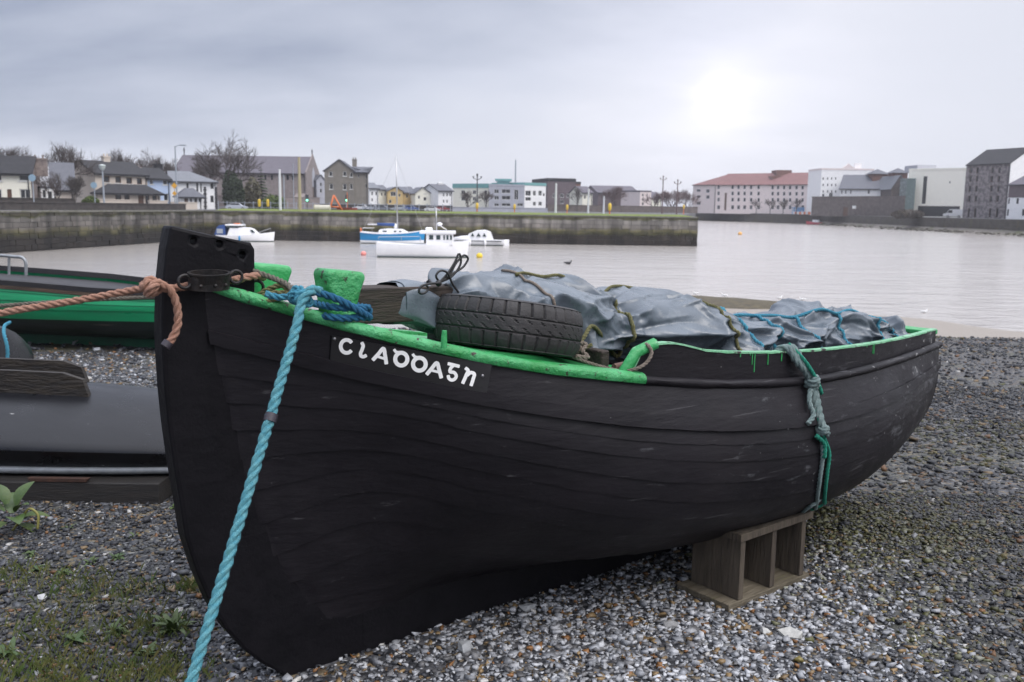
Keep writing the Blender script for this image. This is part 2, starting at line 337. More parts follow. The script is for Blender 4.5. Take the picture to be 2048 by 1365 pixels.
def stone_mat():
    m = bpy.data.materials.new('loose_stone'); m.use_nodes = True; t = m.node_tree; b = t.nodes['Principled BSDF']
    a = t.nodes.new('ShaderNodeAttribute'); a.attribute_name = 'tint'
    tcn = t.nodes.new('ShaderNodeTexCoord'); q = t.nodes.new('ShaderNodeTexNoise'); q.inputs['Scale'].default_value = 130; q.inputs['Detail'].default_value = 3; t.links.new(tcn.outputs['Object'], q.inputs['Vector'])
    mr = t.nodes.new('ShaderNodeMapRange'); mr.inputs[3].default_value = 0.55; mr.inputs[4].default_value = 1.45; t.links.new(q.outputs[0], mr.inputs[0])
    vm_ = t.nodes.new('ShaderNodeVectorMath'); vm_.operation = 'SCALE'; t.links.new(a.outputs['Color'], vm_.inputs[0]); t.links.new(mr.outputs[0], vm_.inputs['Scale'])
    t.links.new(vm_.outputs[0], b.inputs['Base Color']); b.inputs['Roughness'].default_value = 0.55
    return m
STONE = stone_mat()
def ellipse_w(X, Y, cx, cy, rx, ry, ang=0.0):
    c, s = math.cos(ang), math.sin(ang); dx, dy = X - cx, Y - cy
    return np.exp(-(((c * dx + s * dy) / rx) ** 2 + ((-s * dx + c * dy) / ry) ** 2))
def stone_colours(X, Y):
    n = len(X); g = rng.random(n)
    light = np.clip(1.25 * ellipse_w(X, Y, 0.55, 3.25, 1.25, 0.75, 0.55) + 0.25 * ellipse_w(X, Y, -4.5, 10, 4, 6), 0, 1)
    base = np.where(g[:, None] < 0.5, [[.024, .026, .033]], np.where(g[:, None] < 0.8, [[.055, .059, .069]], [[.11, .115, .125]]))
    lightc = np.where(g[:, None] < 0.4, [[.23, .24, .26]], np.where(g[:, None] < 0.8, [[.37, .38, .40]], [[.12, .12, .125]]))
    pick = rng.random(n) < light
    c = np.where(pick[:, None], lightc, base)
    h = rng.random(n)
    c = np.where((h < 0.07)[:, None], [[.20, .135, .065]], c); c = np.where((h > 0.982)[:, None], [[.42, .41, .39]], c); c = np.where(((h > 0.95) & (h < .982))[:, None], [[.18, .085, .03]], c)
    alg = 0.75 * ellipse_w(X, Y, 1.85, 4.6, .75, .8) + 0.35 * (np.sin(X * .9 + 1) * np.sin(Y * .7) > 0.45) * (X > 1.5)
    c = np.where((rng.random(n) < alg)[:, None], c * 0.5 + np.array([[.075, .075, .012]]), c)
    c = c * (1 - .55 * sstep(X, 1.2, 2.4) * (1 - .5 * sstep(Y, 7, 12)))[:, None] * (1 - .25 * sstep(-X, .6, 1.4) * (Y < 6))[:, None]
    return c * (0.7 + 0.6 * rng.random((n, 1)))
def stones(X, Y, r, name, ico, lift=0.4):
    n = len(X); base, fc = (ICO, ICOF) if ico else (CUB, CUBF); nb = len(base)
    v = base[None] * (1 + 0.34 * rng.normal(size=(n, nb, 1)).clip(-1.6, 1.6)) + 0.22 * rng.normal(size=(n, nb, 3)).clip(-1.5, 1.5)
    sc = np.stack([rng.uniform(.8, 1.45, n), rng.uniform(.6, 1.05, n), rng.uniform(.32, .75, n)], 1)
    v = v * (sc * r[:, None])[:, None]
    a = rng.uniform(0, 2 * np.pi, n); tx = rng.normal(0, .35, n)
    y2 = v[..., 1] * np.cos(tx)[:, None] - v[..., 2] * np.sin(tx)[:, None]; z2 = v[..., 1] * np.sin(tx)[:, None] + v[..., 2] * np.cos(tx)[:, None]
    x3 = v[..., 0] * np.cos(a)[:, None] - y2 * np.sin(a)[:, None]; y3 = v[..., 0] * np.sin(a)[:, None] + y2 * np.cos(a)[:, None]
    P = np.stack([x3 + X[:, None], y3 + Y[:, None], z2 + (zg(X, Y) + r * lift * rng.uniform(-.4, 1.3, n))[:, None]], -1).reshape(-1, 3)
    Fi = (fc[None] + (np.arange(n) * nb)[:, None, None]).reshape(-1, 3)
    me = bpy.data.meshes.new(name); me.vertices.add(len(P)); me.vertices.foreach_set('co', P.astype(np.float32).ravel())
    me.loops.add(Fi.size); me.loops.foreach_set('vertex_index', Fi.astype(np.int32).ravel())
    me.polygons.add(len(Fi)); me.polygons.foreach_set('loop_start', np.arange(0, Fi.size, 3, dtype=np.int32))
    me.update(calc_edges=True)
    at = me.attributes.new('tint', 'FLOAT_COLOR', 'POINT'); c = np.repeat(np.c_[stone_colours(X, Y), np.ones(n)], nb, 0); at.data.foreach_set('color', c.astype(np.float32).ravel())
    me.materials.append(STONE); return link(name, me)
def scatter(y0, y1, dens, keep=None, xl=.62, pad=.45):
    n = int(dens * (y1 - y0) * 2 * (xl * y1 + pad)); Y = rng.uniform(y0, y1, n); X = rng.uniform(-1, 1, n) * (xl * y1 + pad); k = np.abs(X) < xl * Y + pad
    if keep is not None: k &= keep(X, Y)
    return X[k], Y[k]
X, Y = scatter(1.9, 5.3, 3900, pad=1.1)
r = np.exp(rng.normal(math.log(.0083), .36, len(X)).clip(-6, -3.6)) * (1 + 0.22 * ellipse_w(X, Y, .5, 3.3, 1.2, .7))
k = rng.random(len(X)) < 0.012; r[k] *= rng.uniform(1.4, 2.0, k.sum())
r = np.minimum(r, .019)
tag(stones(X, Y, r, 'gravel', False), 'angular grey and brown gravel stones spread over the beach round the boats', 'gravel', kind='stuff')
X, Y = scatter(5.3, 11.5, 640, pad=1.5)
r = np.exp(rng.normal(math.log(.0145), .33, len(X)))
X2, Y2 = scatter(11.5, 25, 60, pad=2); r2 = np.exp(rng.normal(math.log(.028), .3, len(X2)))
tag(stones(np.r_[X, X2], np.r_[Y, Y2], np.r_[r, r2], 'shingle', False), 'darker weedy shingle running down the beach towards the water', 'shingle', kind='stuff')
# ------------------------------------------------------------------ the black boat
BA = on_z(560, 1345, 0.0); BANG = math.radians(38.5)
BT = np.array([math.cos(BANG), math.sin(BANG), 0]); BN = np.array([math.sin(BANG), -math.cos(BANG), 0]); ZZ = np.array([0, 0, 1.0])
def bw(s, n, z): return BA + s * BT + n * BN + z * ZZ                    # boat coordinates -> world
def bpx(x, y, n): P = on_plane(x, y, BA + n * BN, BN); return float((P - BA) @ BT), float(P[2])
def bpw(x, y, n): s, z = bpx(x, y, n); return bw(s, n, z)
def loc3(a): a = np.asarray(a, float).copy(); a[..., 1] *= -1; return a   # (s, n, z) -> the boat's own axes

ST = [.25, .6, 1.1, 1.6, 2.1, 2.7, 3.2, 3.55]
SEC = [[(.04, .15), (.12, .43), (.22, .75), (.29, .98), (.318, 1.185)],
       [(.04, .17), (.24, .38), (.41, .64), (.465, .88), (.445, 1.091)],
       [(.04, .14), (.38, .29), (.60, .50), (.645, .78), (.585, 1.003)],
       [(.04, .12), (.45, .24), (.69, .45), (.735, .72), (.665, .945)],
       [(.04, .10), (.46, .22), (.71, .43), (.75, .70), (.675, .912)],
       [(.04, .10), (.40, .23), (.63, .42), (.69, .69), (.61, .903)],
       [(.04, .17), (.29, .28), (.49, .44), (.56, .69), (.52, .903)],
       [(.03, .27), (.19, .34), (.37, .46), (.45, .68), (.445, .906)]]
RAB = np.array([(-.235, 1.34), (-.215, 1.17), (-.19, 1.06), (-.17, .97), (-.15, .86), (-.125, .75), (-.095, .63), (-.055, .50), (-.005, .38), (.06, .27), (.14, .18)])[::-1]
ZQ = [None, .18, .25, .33, .42, .50, .575, .65, .73, .79, .838, .885, None]
ZB = [.17, .24, .33, .44, .56, .68, .79, .89, .98, 1.07, 1.172, 1.215, 1.347]
NL = len(ZB)
def sec_dense(sec):
    c = np.array(sec); d = np.r_[0, np.cumsum(np.linalg.norm(np.diff(c, axis=0), axis=1))]
    q = pchip(d, c, np.linspace(0, d[-1], 240)); d2 = np.r_[0, np.cumsum(np.linalg.norm(np.diff(q, axis=0), axis=1))]
    return q, d2 / d2[-1]
_q, _d = sec_dense(SEC[2])
GF = [0.0] + [float(np.interp(z, _q[:, 1], _d)) for z in ZQ[1:-1]] + [1.0]
NV = 90
HL = []
for j in range(NL):
    pts = [(float(np.interp(ZB[j], RAB[:, 1], RAB[:, 0])), .041, ZB[j])]
    for s_, sc_ in zip(ST, SEC):
        q, d = sec_dense(sc_); pts.append((s_, np.interp(GF[j], d, q[:, 0]), np.interp(GF[j], d, q[:, 1])))
    pts = np.array(pts); s0, s1 = pts[0, 0], pts[-1, 0]
    HL.append(pchip(pts[:, 0], pts, s0 + (s1 - s0) * np.linspace(0, 1, NV) ** 1.35))
HL = np.array(HL)                                                         # lines x stations x (s, n, z)
def hull_point(u, v):
    """u 0..NL-1 from keel to sheer, v 0..1 along"""
    i = np.clip(v * (NV - 1), 0, NV - 1); a = int(min(i, NV - 2)); f = i - a
    col = HL[:, a] * (1 - f) + HL[:, a + 1] * f; return pchip(np.arange(NL), col, np.array([u]))[0]
SH = HL[-1]
def sheer(s): return np.array([s, np.interp(s, SH[:, 0], SH[:, 1]), np.interp(s, SH[:, 0], SH[:, 2])])

def tar_mat():
    """tarred planks: patchy sheen, brush drag, scuffs that get thicker towards the stern"""
    m = bpy.data.materials.new('black_tar_paint'); m.use_nodes = True; t = m.node_tree; b = t.nodes['Principled BSDF']; b.inputs['Specular IOR Level'].default_value = .3
    tcn = t.nodes.new('ShaderNodeTexCoord')
    def nz(sc, st=(1, 1, 1), de=7, ro=.6, di=0.0):
        mpn = t.nodes.new('ShaderNodeMapping'); mpn.inputs['Scale'].default_value = st; t.links.new(tcn.outputs['Object'], mpn.inputs[0])
        q = t.nodes.new('ShaderNodeTexNoise'); q.inputs['Scale'].default_value = sc; q.inputs['Detail'].default_value = de; q.inputs['Roughness'].default_value = ro; q.inputs['Distortion'].default_value = di; t.links.new(mpn.outputs[0], q.inputs['Vector']); return q.outputs[0]
    def mrange(src, a, b_, c=0.0, d=1.0):
        q = t.nodes.new('ShaderNodeMapRange')
        for k, v in ((1, a), (2, b_), (3, c), (4, d)): q.inputs[k].default_value = v
        t.links.new(src, q.inputs[0]); return q.outputs[0]
    def mix(f, a, b_):
        q = t.nodes.new('ShaderNodeMix'); q.data_type = 'RGBA'; t.links.new(f, q.inputs[0])
        for k, s_ in ((6, a), (7, b_)):
            if isinstance(s_, tuple): q.inputs[k].default_value = (*s_, 1)
            else: t.links.new(s_, q.inputs[k])
        return q.outputs[2]
    sp = t.nodes.new('ShaderNodeSeparateXYZ'); t.links.new(tcn.outputs['Object'], sp.inputs[0])
    c = mix(mrange(nz(2.6, (1, 1, 2)), .35, .68), (.0046, .0038, .0060), (.0100, .0082, .0112))
    c = mix(mrange(nz(1.2, (1, 1, 1.5), 5), .55, .75, 0, .6), c, (.0145, .0115, .0130))                 # dusty, browner bands
    aft = mrange(sp.outputs[0], .6, 3.2, 0, .115)
    sc = math_node(t, 'ADD', nz(7, (.8, 1, 2.6), 10, .72, .4), aft)
    c = mix(mrange(sc, .655, .78, 0, .8), c, (.10, .103, .112))                                         # rubbed, bleached scuffs
    sc2 = math_node(t, 'ADD', nz(30, (1, 1, 1), 4, .6), aft); c = mix(mrange(sc2, .765, .785), c, (.22, .22, .22))      # specks
    ln = math_node(t, 'ADD', nz(16, (.10, 1, 3), 5, .6), math_node(t, 'MULTIPLY', aft, .4)); c = mix(mrange(ln, .665, .71, 0, .7), c, (.06, .058, .062))   # long scrapes
    t.links.new(c, b.inputs['Base Color'])
    t.links.new(mrange(nz(3.4, (1, 1, 1.6)), .3, .7, .40, .68), b.inputs['Roughness'])
    h = math_node(t, 'ADD', math_node(t, 'MULTIPLY', nz(26, (.35, 1, 1.5), 6), 1.0), math_node(t, 'MULTIPLY', nz(5, (.5, 1, 1), 4), 1.2))
    bn = t.nodes.new('ShaderNodeBump'); bn.inputs['Strength'].default_value = .16; bn.inputs['Distance'].default_value = .02; t.links.new(h, bn.inputs['Height']); t.links.new(bn.outputs[0], b.inputs['Normal'])
    return m
m_tar = tar_mat()
m_tarbow = M('thick_shaded_black_paint', (.0034, .0032, .0046), (.0062, .0056, .0076), scale=9, rough=.55, bump=.22, bscale=22, c3=(.2, .2, .2), scale3=23, lo3=.80, hi3=.83, spec=.16)  # stem and keel black, with the bow's weaker light put into the colour
m_board = M('name_board_black', (.0052, .0048, .0062), (.0075, .0068, .008), scale=5, rough=.45, bump=.06, bscale=40)
m_green = M('green_gloss_paint', (.018, .245, .06), (.05, .35, .12), scale=11, rough=.36, bump=.35, bscale=55, c3=(.30, .52, .36), scale3=14, lo3=.62, hi3=.74)
m_gworn = M('worn_green_paint', (.016, .225, .05), (.065, .36, .14), scale=9, rough=.38, bump=.6, bscale=48, c3=(.035, .024, .018), scale3=42, lo3=.60, hi3=.645)
m_gfade = M('faded_green_paint', (.10, .34, .17), (.22, .44, .28), scale=7, rough=.5, bump=.4, bscale=60, c3=(.03, .028, .026), scale3=22, lo3=.58, hi3=.62)
m_iron = M('black_iron', (.010, .010, .011), (.025, .02, .018), scale=25, rough=.5, bump=.3, bscale=60, metal=.2)
m_wood = M('weathered_brown_timber', (.045, .032, .025), (.018, .013, .011), scale=7, rough=.78, bump=.5, bscale=30, stretch=(.5, 4, 4), c3=(.085, .078, .03), scale3=9, lo3=.66, hi3=.8)
m_dark = M('black_stained_timber', (.012, .011, .011), (.022, .019, .017), scale=8, rough=.6, bump=.3, bscale=30, stretch=(.5, 4, 4))
m_white = M('white_lettering', (.86, .86, .85), (.78, .78, .77), scale=20, rough=.45)
m_rust = M('rusty_pipe', (.10, .045, .03), (.16, .10, .08), scale=40, rough=.75, bump=.3, bscale=80)

boat = thing('wooden_boat', 'black tarred wooden sailing boat with green rail propped up on the gravel', 'boat', BA, BANG)
def hull_strip(j, side, off_lo, off_hi, sub=5, thick=.02):
    u = np.linspace(0, 1, sub)
    P = pchip(np.arange(NL), HL, j + u)                                  # sub x NV x 3
    dv = np.gradient(P, axis=1); du = pchip(np.arange(NL), HL, np.clip(j + u + .02, 0, NL - 1)) - pchip(np.arange(NL), HL, np.clip(j + u - .02, 0, NL - 1))
    nr = np.cross(dv, du); nr /= np.linalg.norm(nr, axis=2)[..., None] + 1e-9
    nr *= np.sign((nr[..., 1:2]) + 1e-9)
    wob = np.array([[mnoise.noise(Vector((q * .35, j * 3.7, side))) for q in range(NV)]])
    off = (off_lo + (off_hi - off_lo) * u)[:, None] + .0035 * wob
    o = P + nr * off[..., None]; i_ = P - nr * thick
    o[0, :, 2] += .004 * np.array([mnoise.noise(Vector((q * .8, j * 5.1, 9))) for q in range(NV)])
    rings = np.concatenate([o.transpose(1, 0, 2), i_.transpose(1, 0, 2)[:, ::-1]], 1)
    rings[..., 1] *= side
    return loft(loc3(rings))
for side in (1, -1):
    for j in range(NL - 1):
        lo, hi = (.016, .017) if j == NL - 3 else (.004, .0) if j == NL - 2 else (.0036, -.0008)
        part(boat, 'plank', hull_strip(j, side, lo, hi), m_tar, True, 35)
# stem and keel
fr = [bpx(x, y, .05) for x, y in ((344, 451), (335, 500), (329, 560), (326, 640), (327, 700), (332, 780), (339, 850), (350, 930), (362, 1000), (374, 1080), (397, 1150), (424, 1212), (455, 1264), (490, 1303), (525, 1330))] + [(.03, -.02), (.45, -.02)]
inn = [(.45, .16), (.24, .16), (.15, .24), (.08, .34), (.02, .47), (-.03, .6), (-.06, .75), (-.09, .9), (-.11, 1.05), (-.12, 1.2), (-.075, 1.25), (-.068, 1.32), bpx(513, 500, .05), bpx(505, 486, .05), bpx(420, 469, .05)]
def circ(c, r_, k=14, e=1.0): return [(c[0] + r_ * math.cos(a) * e, c[1] + r_ * math.sin(a)) for a in np.linspace(0, 2 * math.pi, k, endpoint=False)]
holes = [circ(bpx(x, y, .05), .0105, e=.85) for x, y in ((389, 482), (441, 488), (487, 511))]
stem = part(boat, 'stem', plate_holes(fr + inn, holes, -.044, .044), m_tarbow)
bv = stem.modifiers.new('edge', 'BEVEL'); bv.width = .011; bv.segments = 2; bv.limit_method = 'ANGLE'; bv.angle_limit = math.radians(50)
kl = []
for s_ in np.linspace(.3, 3.5, 30):
    zt = np.interp(s_, HL[0, :, 0], HL[0, :, 2]) + .03; kl.append([(s_, .045, -.03 + .05 * max(0, s_ - 2.6)), (s_, .045, zt), (s_, -.045, zt), (s_, -.045, -.03 + .05 * max(0, s_ - 2.6))])
part(boat, 'keel', loft(np.array(kl)), m_tarbow)
# transom
sec = np.concatenate([HL[::-1, -1], HL[:, -1] * [1, -1, 1]]); tr = [np.array([q + [-.03, 0, 0] for q in sec]), np.array([q + [.012, 0, 0] for q in sec])]
part(boat, 'transom', loft(loc3(np.array(tr))), m_tar)
# foredeck
ss = np.linspace(-.19, 1.22, 50); dk = []
for s_ in ss:
    q = sheer(s_); dk.append([(s_, -f * (q[1] - .01), q[2] + .012 + .012 * (1 - f * f)) for f in np.linspace(-1, 1, 13)])
dv_, df_ = loft(np.array(dk), False, False)
part(boat, 'foredeck', (dv_, df_), m_green, True, fix=False)
# the rail: a round-edged cap along the sheer, then a rubbing strake
def sweep(s0, s1, prof, side, nstep=60, dz=lambda s: 0, taper=None):
    rg = []
    for i, s_ in enumerate(np.linspace(s0, s1, nstep)):
        q = sheer(s_); k = 1.0 if taper is None else taper(i / (nstep - 1))
        rg.append([(s_, -side * (q[1] + a * k), q[2] + b * k + dz(s_) + .0018 * mnoise.noise(Vector((s_ * 14, b * 40, side)))) for a, b in prof])
    return loft(np.array(rg))
rp = [(-.055, -.006), (.008, -.014), (.019, -.011), (.024, .0), (.023, .012), (.014, .022), (.0, .027), (-.055, .027)]
for side in (1, -1):
    part(boat, 'rail', sweep(-.225, 1.125, rp, side, 90, taper=lambda f: min(1, .45 + 9 * f)), m_gworn, True, 45, label='green painted cap rail, chipped along its edge')
    part(boat, 'rubbing_strake', sweep(1.128, 3.56, [(-.005, -.018), (.012, -.016), (.020, -.006), (.021, .004), (.014, .013), (-.005, .016)], side, 80), m_tar, True, 45)
CAP = ([1.12, 1.19, 1.46, 1.857, 2.41, 3.0, 3.56], [1.098, 1.118, 1.077, 1.043, 1.015, .995, .985])
def capz(s): return float(pchip(CAP[0], CAP[1], np.array([s]))[0])
for side in (1, -1):
    rg, cp = [], []
    for s_ in np.linspace(1.10, 3.55, 70):
        q = sheer(s_); n_ = q[1] - .016; zt = capz(s_) if s_ > 1.19 else q[2] + .03 + (capz(1.19) - q[2] - .03) * math.sqrt(max(0, 1 - ((1.19 - s_) / .09) ** 2))
        rg.append([(s_, -side * n_, q[2] - .01), (s_, -side * n_, zt), (s_, -side * (n_ - .022), zt), (s_, -side * (n_ - .022), q[2] - .01)])
        w_ = .0015 * mnoise.noise(Vector((s_ * 20, 0, side)))
        cp.append([(s_, -side * (n_ + .004), zt - .0025 + w_ * 2), (s_, -side * (n_ + .003), zt + .0045), (s_, -side * (n_ - .027), zt + .005), (s_, -side * (n_ - .027), zt - .004)])
    wb = part(boat, 'washboard', loft(np.array(rg)), m_tar)
    part(boat, 'washboard_cap', loft(np.array(cp)), m_gfade, label='thin green painted edge of the washboard')
    pt = [(1.075, -side * (sheer(1.075)[1] - .03), sheer(1.075)[2] + .02), (1.09, -side * (sheer(1.09)[1] - .028), 1.05), (1.12, -side * (sheer(1.12)[1] - .027), 1.095), (1.20, -side * (sheer(1.20)[1] - .027), 1.122)]
    part(boat, 'washboard_bracket', tube(pt, [.022] * 4, 8), m_green, True, 50)
    if side == 1:
        for s_ in (1.60, 1.655, 1.667, 1.681, 1.76, 1.845, 2.55, 2.62, 2.634):
            q = sheer(s_); L_ = rng.uniform(.008, .075); dw = rng.uniform(.0012, .003); zt = capz(s_); part(wb, 'paint_drip', box(s_ - dw, s_ + dw, -(q[1] - .016) - .0022, -(q[1] - .016) + .001, zt - L_, zt), m_green)
# inside the boat
part(boat, 'coaming', xf(bevel_box(-.02, .02, -.43, .43, 0, .075, .006), Matrix.Translation((1.10, 0, 1.01))), m_wood)
part(boat, 'floorboard', box(1.12, 3.5, -.36, .36, .62, .65), m_dark)
for s_ in (1.7, 2.5, 3.2):
    q = sheer(s_); part(boat, 'thwart', bevel_box(s_ - .09, s_ + .09, -q[1] + .05, q[1] - .05, q[2] - .12, q[2] - .085, .005), m_dark)
part(boat, 'sternsheet_cap', bevel_box(3.46, 3.57, -.43, .43, .958, .985, .006), m_green)
# timberheads beside the stem
def timberhead(n0, ds=0.0):
    prof = [(1.19, .085, .195, .050), (1.225, .092, .186, .048), (1.275, .092, .190, .049), (1.33, .086, .205, .052), (1.388, .078, .222, .054), (1.402, .086, .214, .047)]
    rg = []
    for z, a, b, hw in prof:
        c = .012; a += ds; b += ds
        rg.append([(a + c, n0 - hw, z), (b - c, n0 - hw, z - .10 * (b - a) * (z > 1.37)), (b, n0 - hw + c, z - .10 * (b - a) * (z > 1.37)), (b, n0 + hw - c, z - .10 * (b - a) * (z > 1.37)), (b - c, n0 + hw, z - .10 * (b - a) * (z > 1.37)), (a + c, n0 + hw, z), (a, n0 + hw - c, z), (a, n0 - hw + c, z)])
    return loft(loc3(np.array(rg)))
for n0 in (.188, -.188):
    th_ = part(boat, 'timberhead', timberhead(n0, 0 if n0 > 0 else -.075), m_gworn if n0 > 0 else m_green, True, 30); b_ = th_.modifiers.new('edge', 'BEVEL'); b_.width = .009; b_.segments = 3; b_.limit_method = 'ANGLE'; b_.angle_limit = math.radians(20)
# iron ring on the side of the stem
ca = np.linspace(0, 2 * math.pi, 36, endpoint=False); cc = (-.235, .098)
prof = [(.060, 1.345), (.062, 1.345), (.063, 1.388), (.0655, 1.39), (.0655, 1.395), (.056, 1.395), (.056, 1.345)]
rg = [[(cc[0] + r_ * math.cos(a), -(cc[1] + r_ * .62 * math.sin(a)), z) for r_, z in prof] for a in ca]
v_, f_ = loft(np.array(rg), True, False); k_ = len(prof); f_ += [((len(ca) - 1) * k_ + j, (len(ca) - 1) * k_ + (j + 1) % k_, (j + 1) % k_, j) for j in range(k_)]
cm_ = Matrix.Translation((cc[0], -cc[1], 1.37)) @ Matrix.Rotation(math.radians(9), 4, 'X') @ Matrix.Translation((-cc[0], cc[1], -1.37))
col_ = part(boat, 'iron_collar', xf((v_, f_), cm_), m_iron, True, 40)
for x_, z_ in ((-.31, 1.37), (-.155, 1.378)): part(col_, 'ring', ring((x_, -.105, z_), (1, 0, 0), (0, 0, 1), .019, .005, 20, 6), m_iron, True)
for a in (.9, 1.5, 2.2): part(col_, 'rivet', sphere((cc[0] + .062 * math.cos(a), -(cc[1] + .062 * .62 * math.sin(a)), 1.357), .006, 8, 6), m_iron, True)
part(boat, 'ring', ring((-.055, -.02, 1.335), (1, 0, 0), (0, 0, 1), .022, .0055, 20, 6), m_iron, True)
# a peg and a pipe end
pg = bpx(888, 684, .43); part(boat, 'thole_pin', tube([(pg[0], -.43, pg[1] - .02), (pg[0], -.43, pg[1] + .012), (pg[0] + .002, -.43, pg[1] + .036)], [.011, .010, .008], 10), m_green, True, 50)
pp = bpx(1228, 735, .50); part(boat, 'pipe_end', tube([(pp[0], -.5, pp[1]), (pp[0] + .06, -.5, pp[1] + .004)], .013, 12), m_rust, True, 50)
# name board with its lettering, bent to the hull
def hull_n(s, z):
    zz = [np.interp(s, HL[j, :, 0], HL[j, :, 2]) for j in range(8, NL)]; nn = [np.interp(s, HL[j, :, 0], HL[j, :, 1]) for j in range(8, NL)]; return float(np.interp(z, zz, nn))
def npt(x, y, off):                                                       # photo pixel -> point on the hull side, in the boat's own axes
    n_ = .3
    for _ in range(8): s_, z_ = bpx(x, y, n_); n_ = hull_n(s_, z_) + off
    return np.array([s_, -n_, z_])
def to_boat(P): P = np.asarray(P, float) - BA; c, s = math.cos(BANG), math.sin(BANG); return np.stack([P[..., 0] * c + P[..., 1] * s, -P[..., 0] * s + P[..., 1] * c, P[..., 2]], -1)
def bpt(f, g): x0_, y0_, x1_, y1_ = 664 + f * 320, 672 + f * 57, 660 + f * 313, 733 + f * 56; return x0_ + (x1_ - x0_) * g, y0_ + (y1_ - y0_) * g
rg = []
for f in np.linspace(0, 1, 26):
    o = [npt(*bpt(f, g), .016) for g in (0, .25, .5, .75, 1)]; rg.append(o + [q + np.array([0, .02, 0]) for q in o[::-1]])
nb = part(boat, 'name_board', loft(np.array(rg)), m_board, True, 40)
LZ = 6.606
def lp(x, y, o): return npt(660 + x / LZ, 660 + y / LZ, .016 + o)
def stroke(pts, wd, step=9, closed=False):
    p = np.array([(x, y, 0) for x, y in pts], float)
    if closed: p = np.vstack([p, p[:1]])
    p = curve(p, step)[:, :2]; t = np.gradient(p, axis=0)
    if closed: t[0] = t[-1] = (t[0] + t[-1]) / 2
    t /= np.linalg.norm(t, axis=1)[:, None]; n_ = np.stack([-t[:, 1], t[:, 0]], 1); w_ = np.full(len(p), wd / 2.)
    if not closed:
        p = np.vstack([p[0] - t[0] * wd * .18, p, p[-1] + t[-1] * wd * .18]); n_ = np.vstack([n_[0], n_, n_[-1]]); w_ = np.r_[wd * .36, w_, wd * .36]
    a = p + n_ * w_[:, None]; b = p - n_ * w_[:, None]
    return loft(np.stack([[lp(*q, o) for q in e] for e, o in ((a, -.003), (a, .0022), (b, .0022), (b, -.003))], 1))
def arc(cx, cy, rx, ry, a0, a1, k=20): return [(cx + rx * math.cos(math.radians(a)), cy - ry * math.sin(math.radians(a))) for a in np.linspace(a0, a1, k)]
LET = [[(arc(220, 220, 78, 86, 38, 318), 50)],
       [([(420, 172), (437, 205), (425, 260), (404, 318), (412, 348), (440, 356), (478, 340)], 46)],
       [([(568, 398), (640, 320), (706, 248), (728, 340), (744, 448)], 50), ([(622, 352), (725, 384)], 34)],
       [(arc(942, 388, 80, 84, 0, 359, 26), 54), ([(848, 262), (872, 292), (915, 300), (955, 302)], 38)],
       [(arc(1181, 455, 84, 84, 0, 359, 26), 54), ([(1094, 324), (1118, 354), (1160, 366), (1200, 370)], 38)],
       [([(1280, 588), (1345, 510), (1412, 438), (1442, 530), (1470, 634)], 50), ([(1335, 535), (1445, 562)], 34)],
       [([(1562, 448), (1630, 464), (1706, 484)], 44), ([(1632, 470), (1594, 510), (1584, 552), (1640, 566), (1668, 610), (1646, 652), (1606, 664), (1570, 640), (1562, 606)], 44)],
       [([(1792, 508), (1822, 532), (1800, 600), (1754, 706)], 46), ([(1812, 600), (1862, 566), (1904, 580), (1892, 650), (1864, 736)], 46)]]
for i, L_ in enumerate(LET): part(nb, 'letter', join(*[stroke(p_, w_, closed=(w_ == 54)) for p_, w_ in L_]), m_white, fix=True)
for x_, y_ in ((669, 678), (965, 752)): part(nb, 'screw', xf(sphere((0, 0, 0), .006, 8, 6), Matrix.Translation(Vector(npt(x_, y_, .016)))), M('dull_steel', (.25, .25, .26), rough=.4, metal=.8), True)

# ------------------------------------------------------------------ crate under the bilge
m_crate = M('grey_brown_crate_wood', (.105, .085, .062), (.05, .038, .028), scale=6, rough=.85, bump=.6, bscale=24, stretch=(5, 5, .6), c3=(.14, .125, .06), scale3=8, lo3=.62, hi3=.8)
m_crateh = M('pale_crate_wood', (.17, .145, .105), (.085, .07, .045), scale=6, rough=.85, bump=.6, bscale=24, stretch=(.6, 5, 5), c3=(.13, .13, .05), scale3=7, lo3=.6, hi3=.8)
cro = bw(1.92, .50, 0.0)
crate = thing('wooden_crate', 'open wooden crate with two compartments propping up the hull', 'crate', cro, BANG)
part(crate, 'bottom_board', bevel_box(-.285, .27, -.13, .145, .0, .028, .003), m_crateh)
part(crate, 'top_board', xf(bevel_box(-.235, .265, -.135, .145, -.016, .016, .003), Matrix.Translation((0, 0, .297))), m_crate)
for x_ in (-.205, .005, .215): part(crate, 'divider', bevel_box(x_ - .015, x_ + .015, -.125, .125, .029, .2805, .003), m_crate)
# ------------------------------------------------------------------ spar, tarpaulin, tyre, ropes on the boat
sp_a, sp_b = bw(.225, .03, 1.262), bw(.80, .0, 1.25)
spar = thing('wooden_spar', 'square brown timber spar lying along the boat with its aft end wrapped in tarpaulin', 'spar', sp_a, BANG)
part(spar, 'heel', xf(bevel_box(0, .75, -.065, .065, -.060, .062, .006), Matrix.Rotation(math.radians(1.0), 4, 'Y')), m_wood, label='squared heel of the spar, rough brown wood')
_e = to_boat(np.array([bw(.72, .0, 1.24), bw(1.8, .05, 1.08), bw(3.0, .16, .98), bw(3.36, .20, .965), bw(3.45, .21, .962)])) - to_boat(np.array([sp_a]))
part(spar, 'pole', tube(_e, [.06, .055, .045, .036, .034], 14, .05), m_wood, True, 50)
part(spar, 'white_tip', tube([_e[-1], _e[-1] + np.array([.05, -.008, -.002])], .0345, 14), M('white_band', (.75, .74, .72), rough=.5), True, 50)
part(boat, 'spar_chock', bevel_box(.66, .70, -.09, .09, 1.05, 1.195, .005), m_dark)

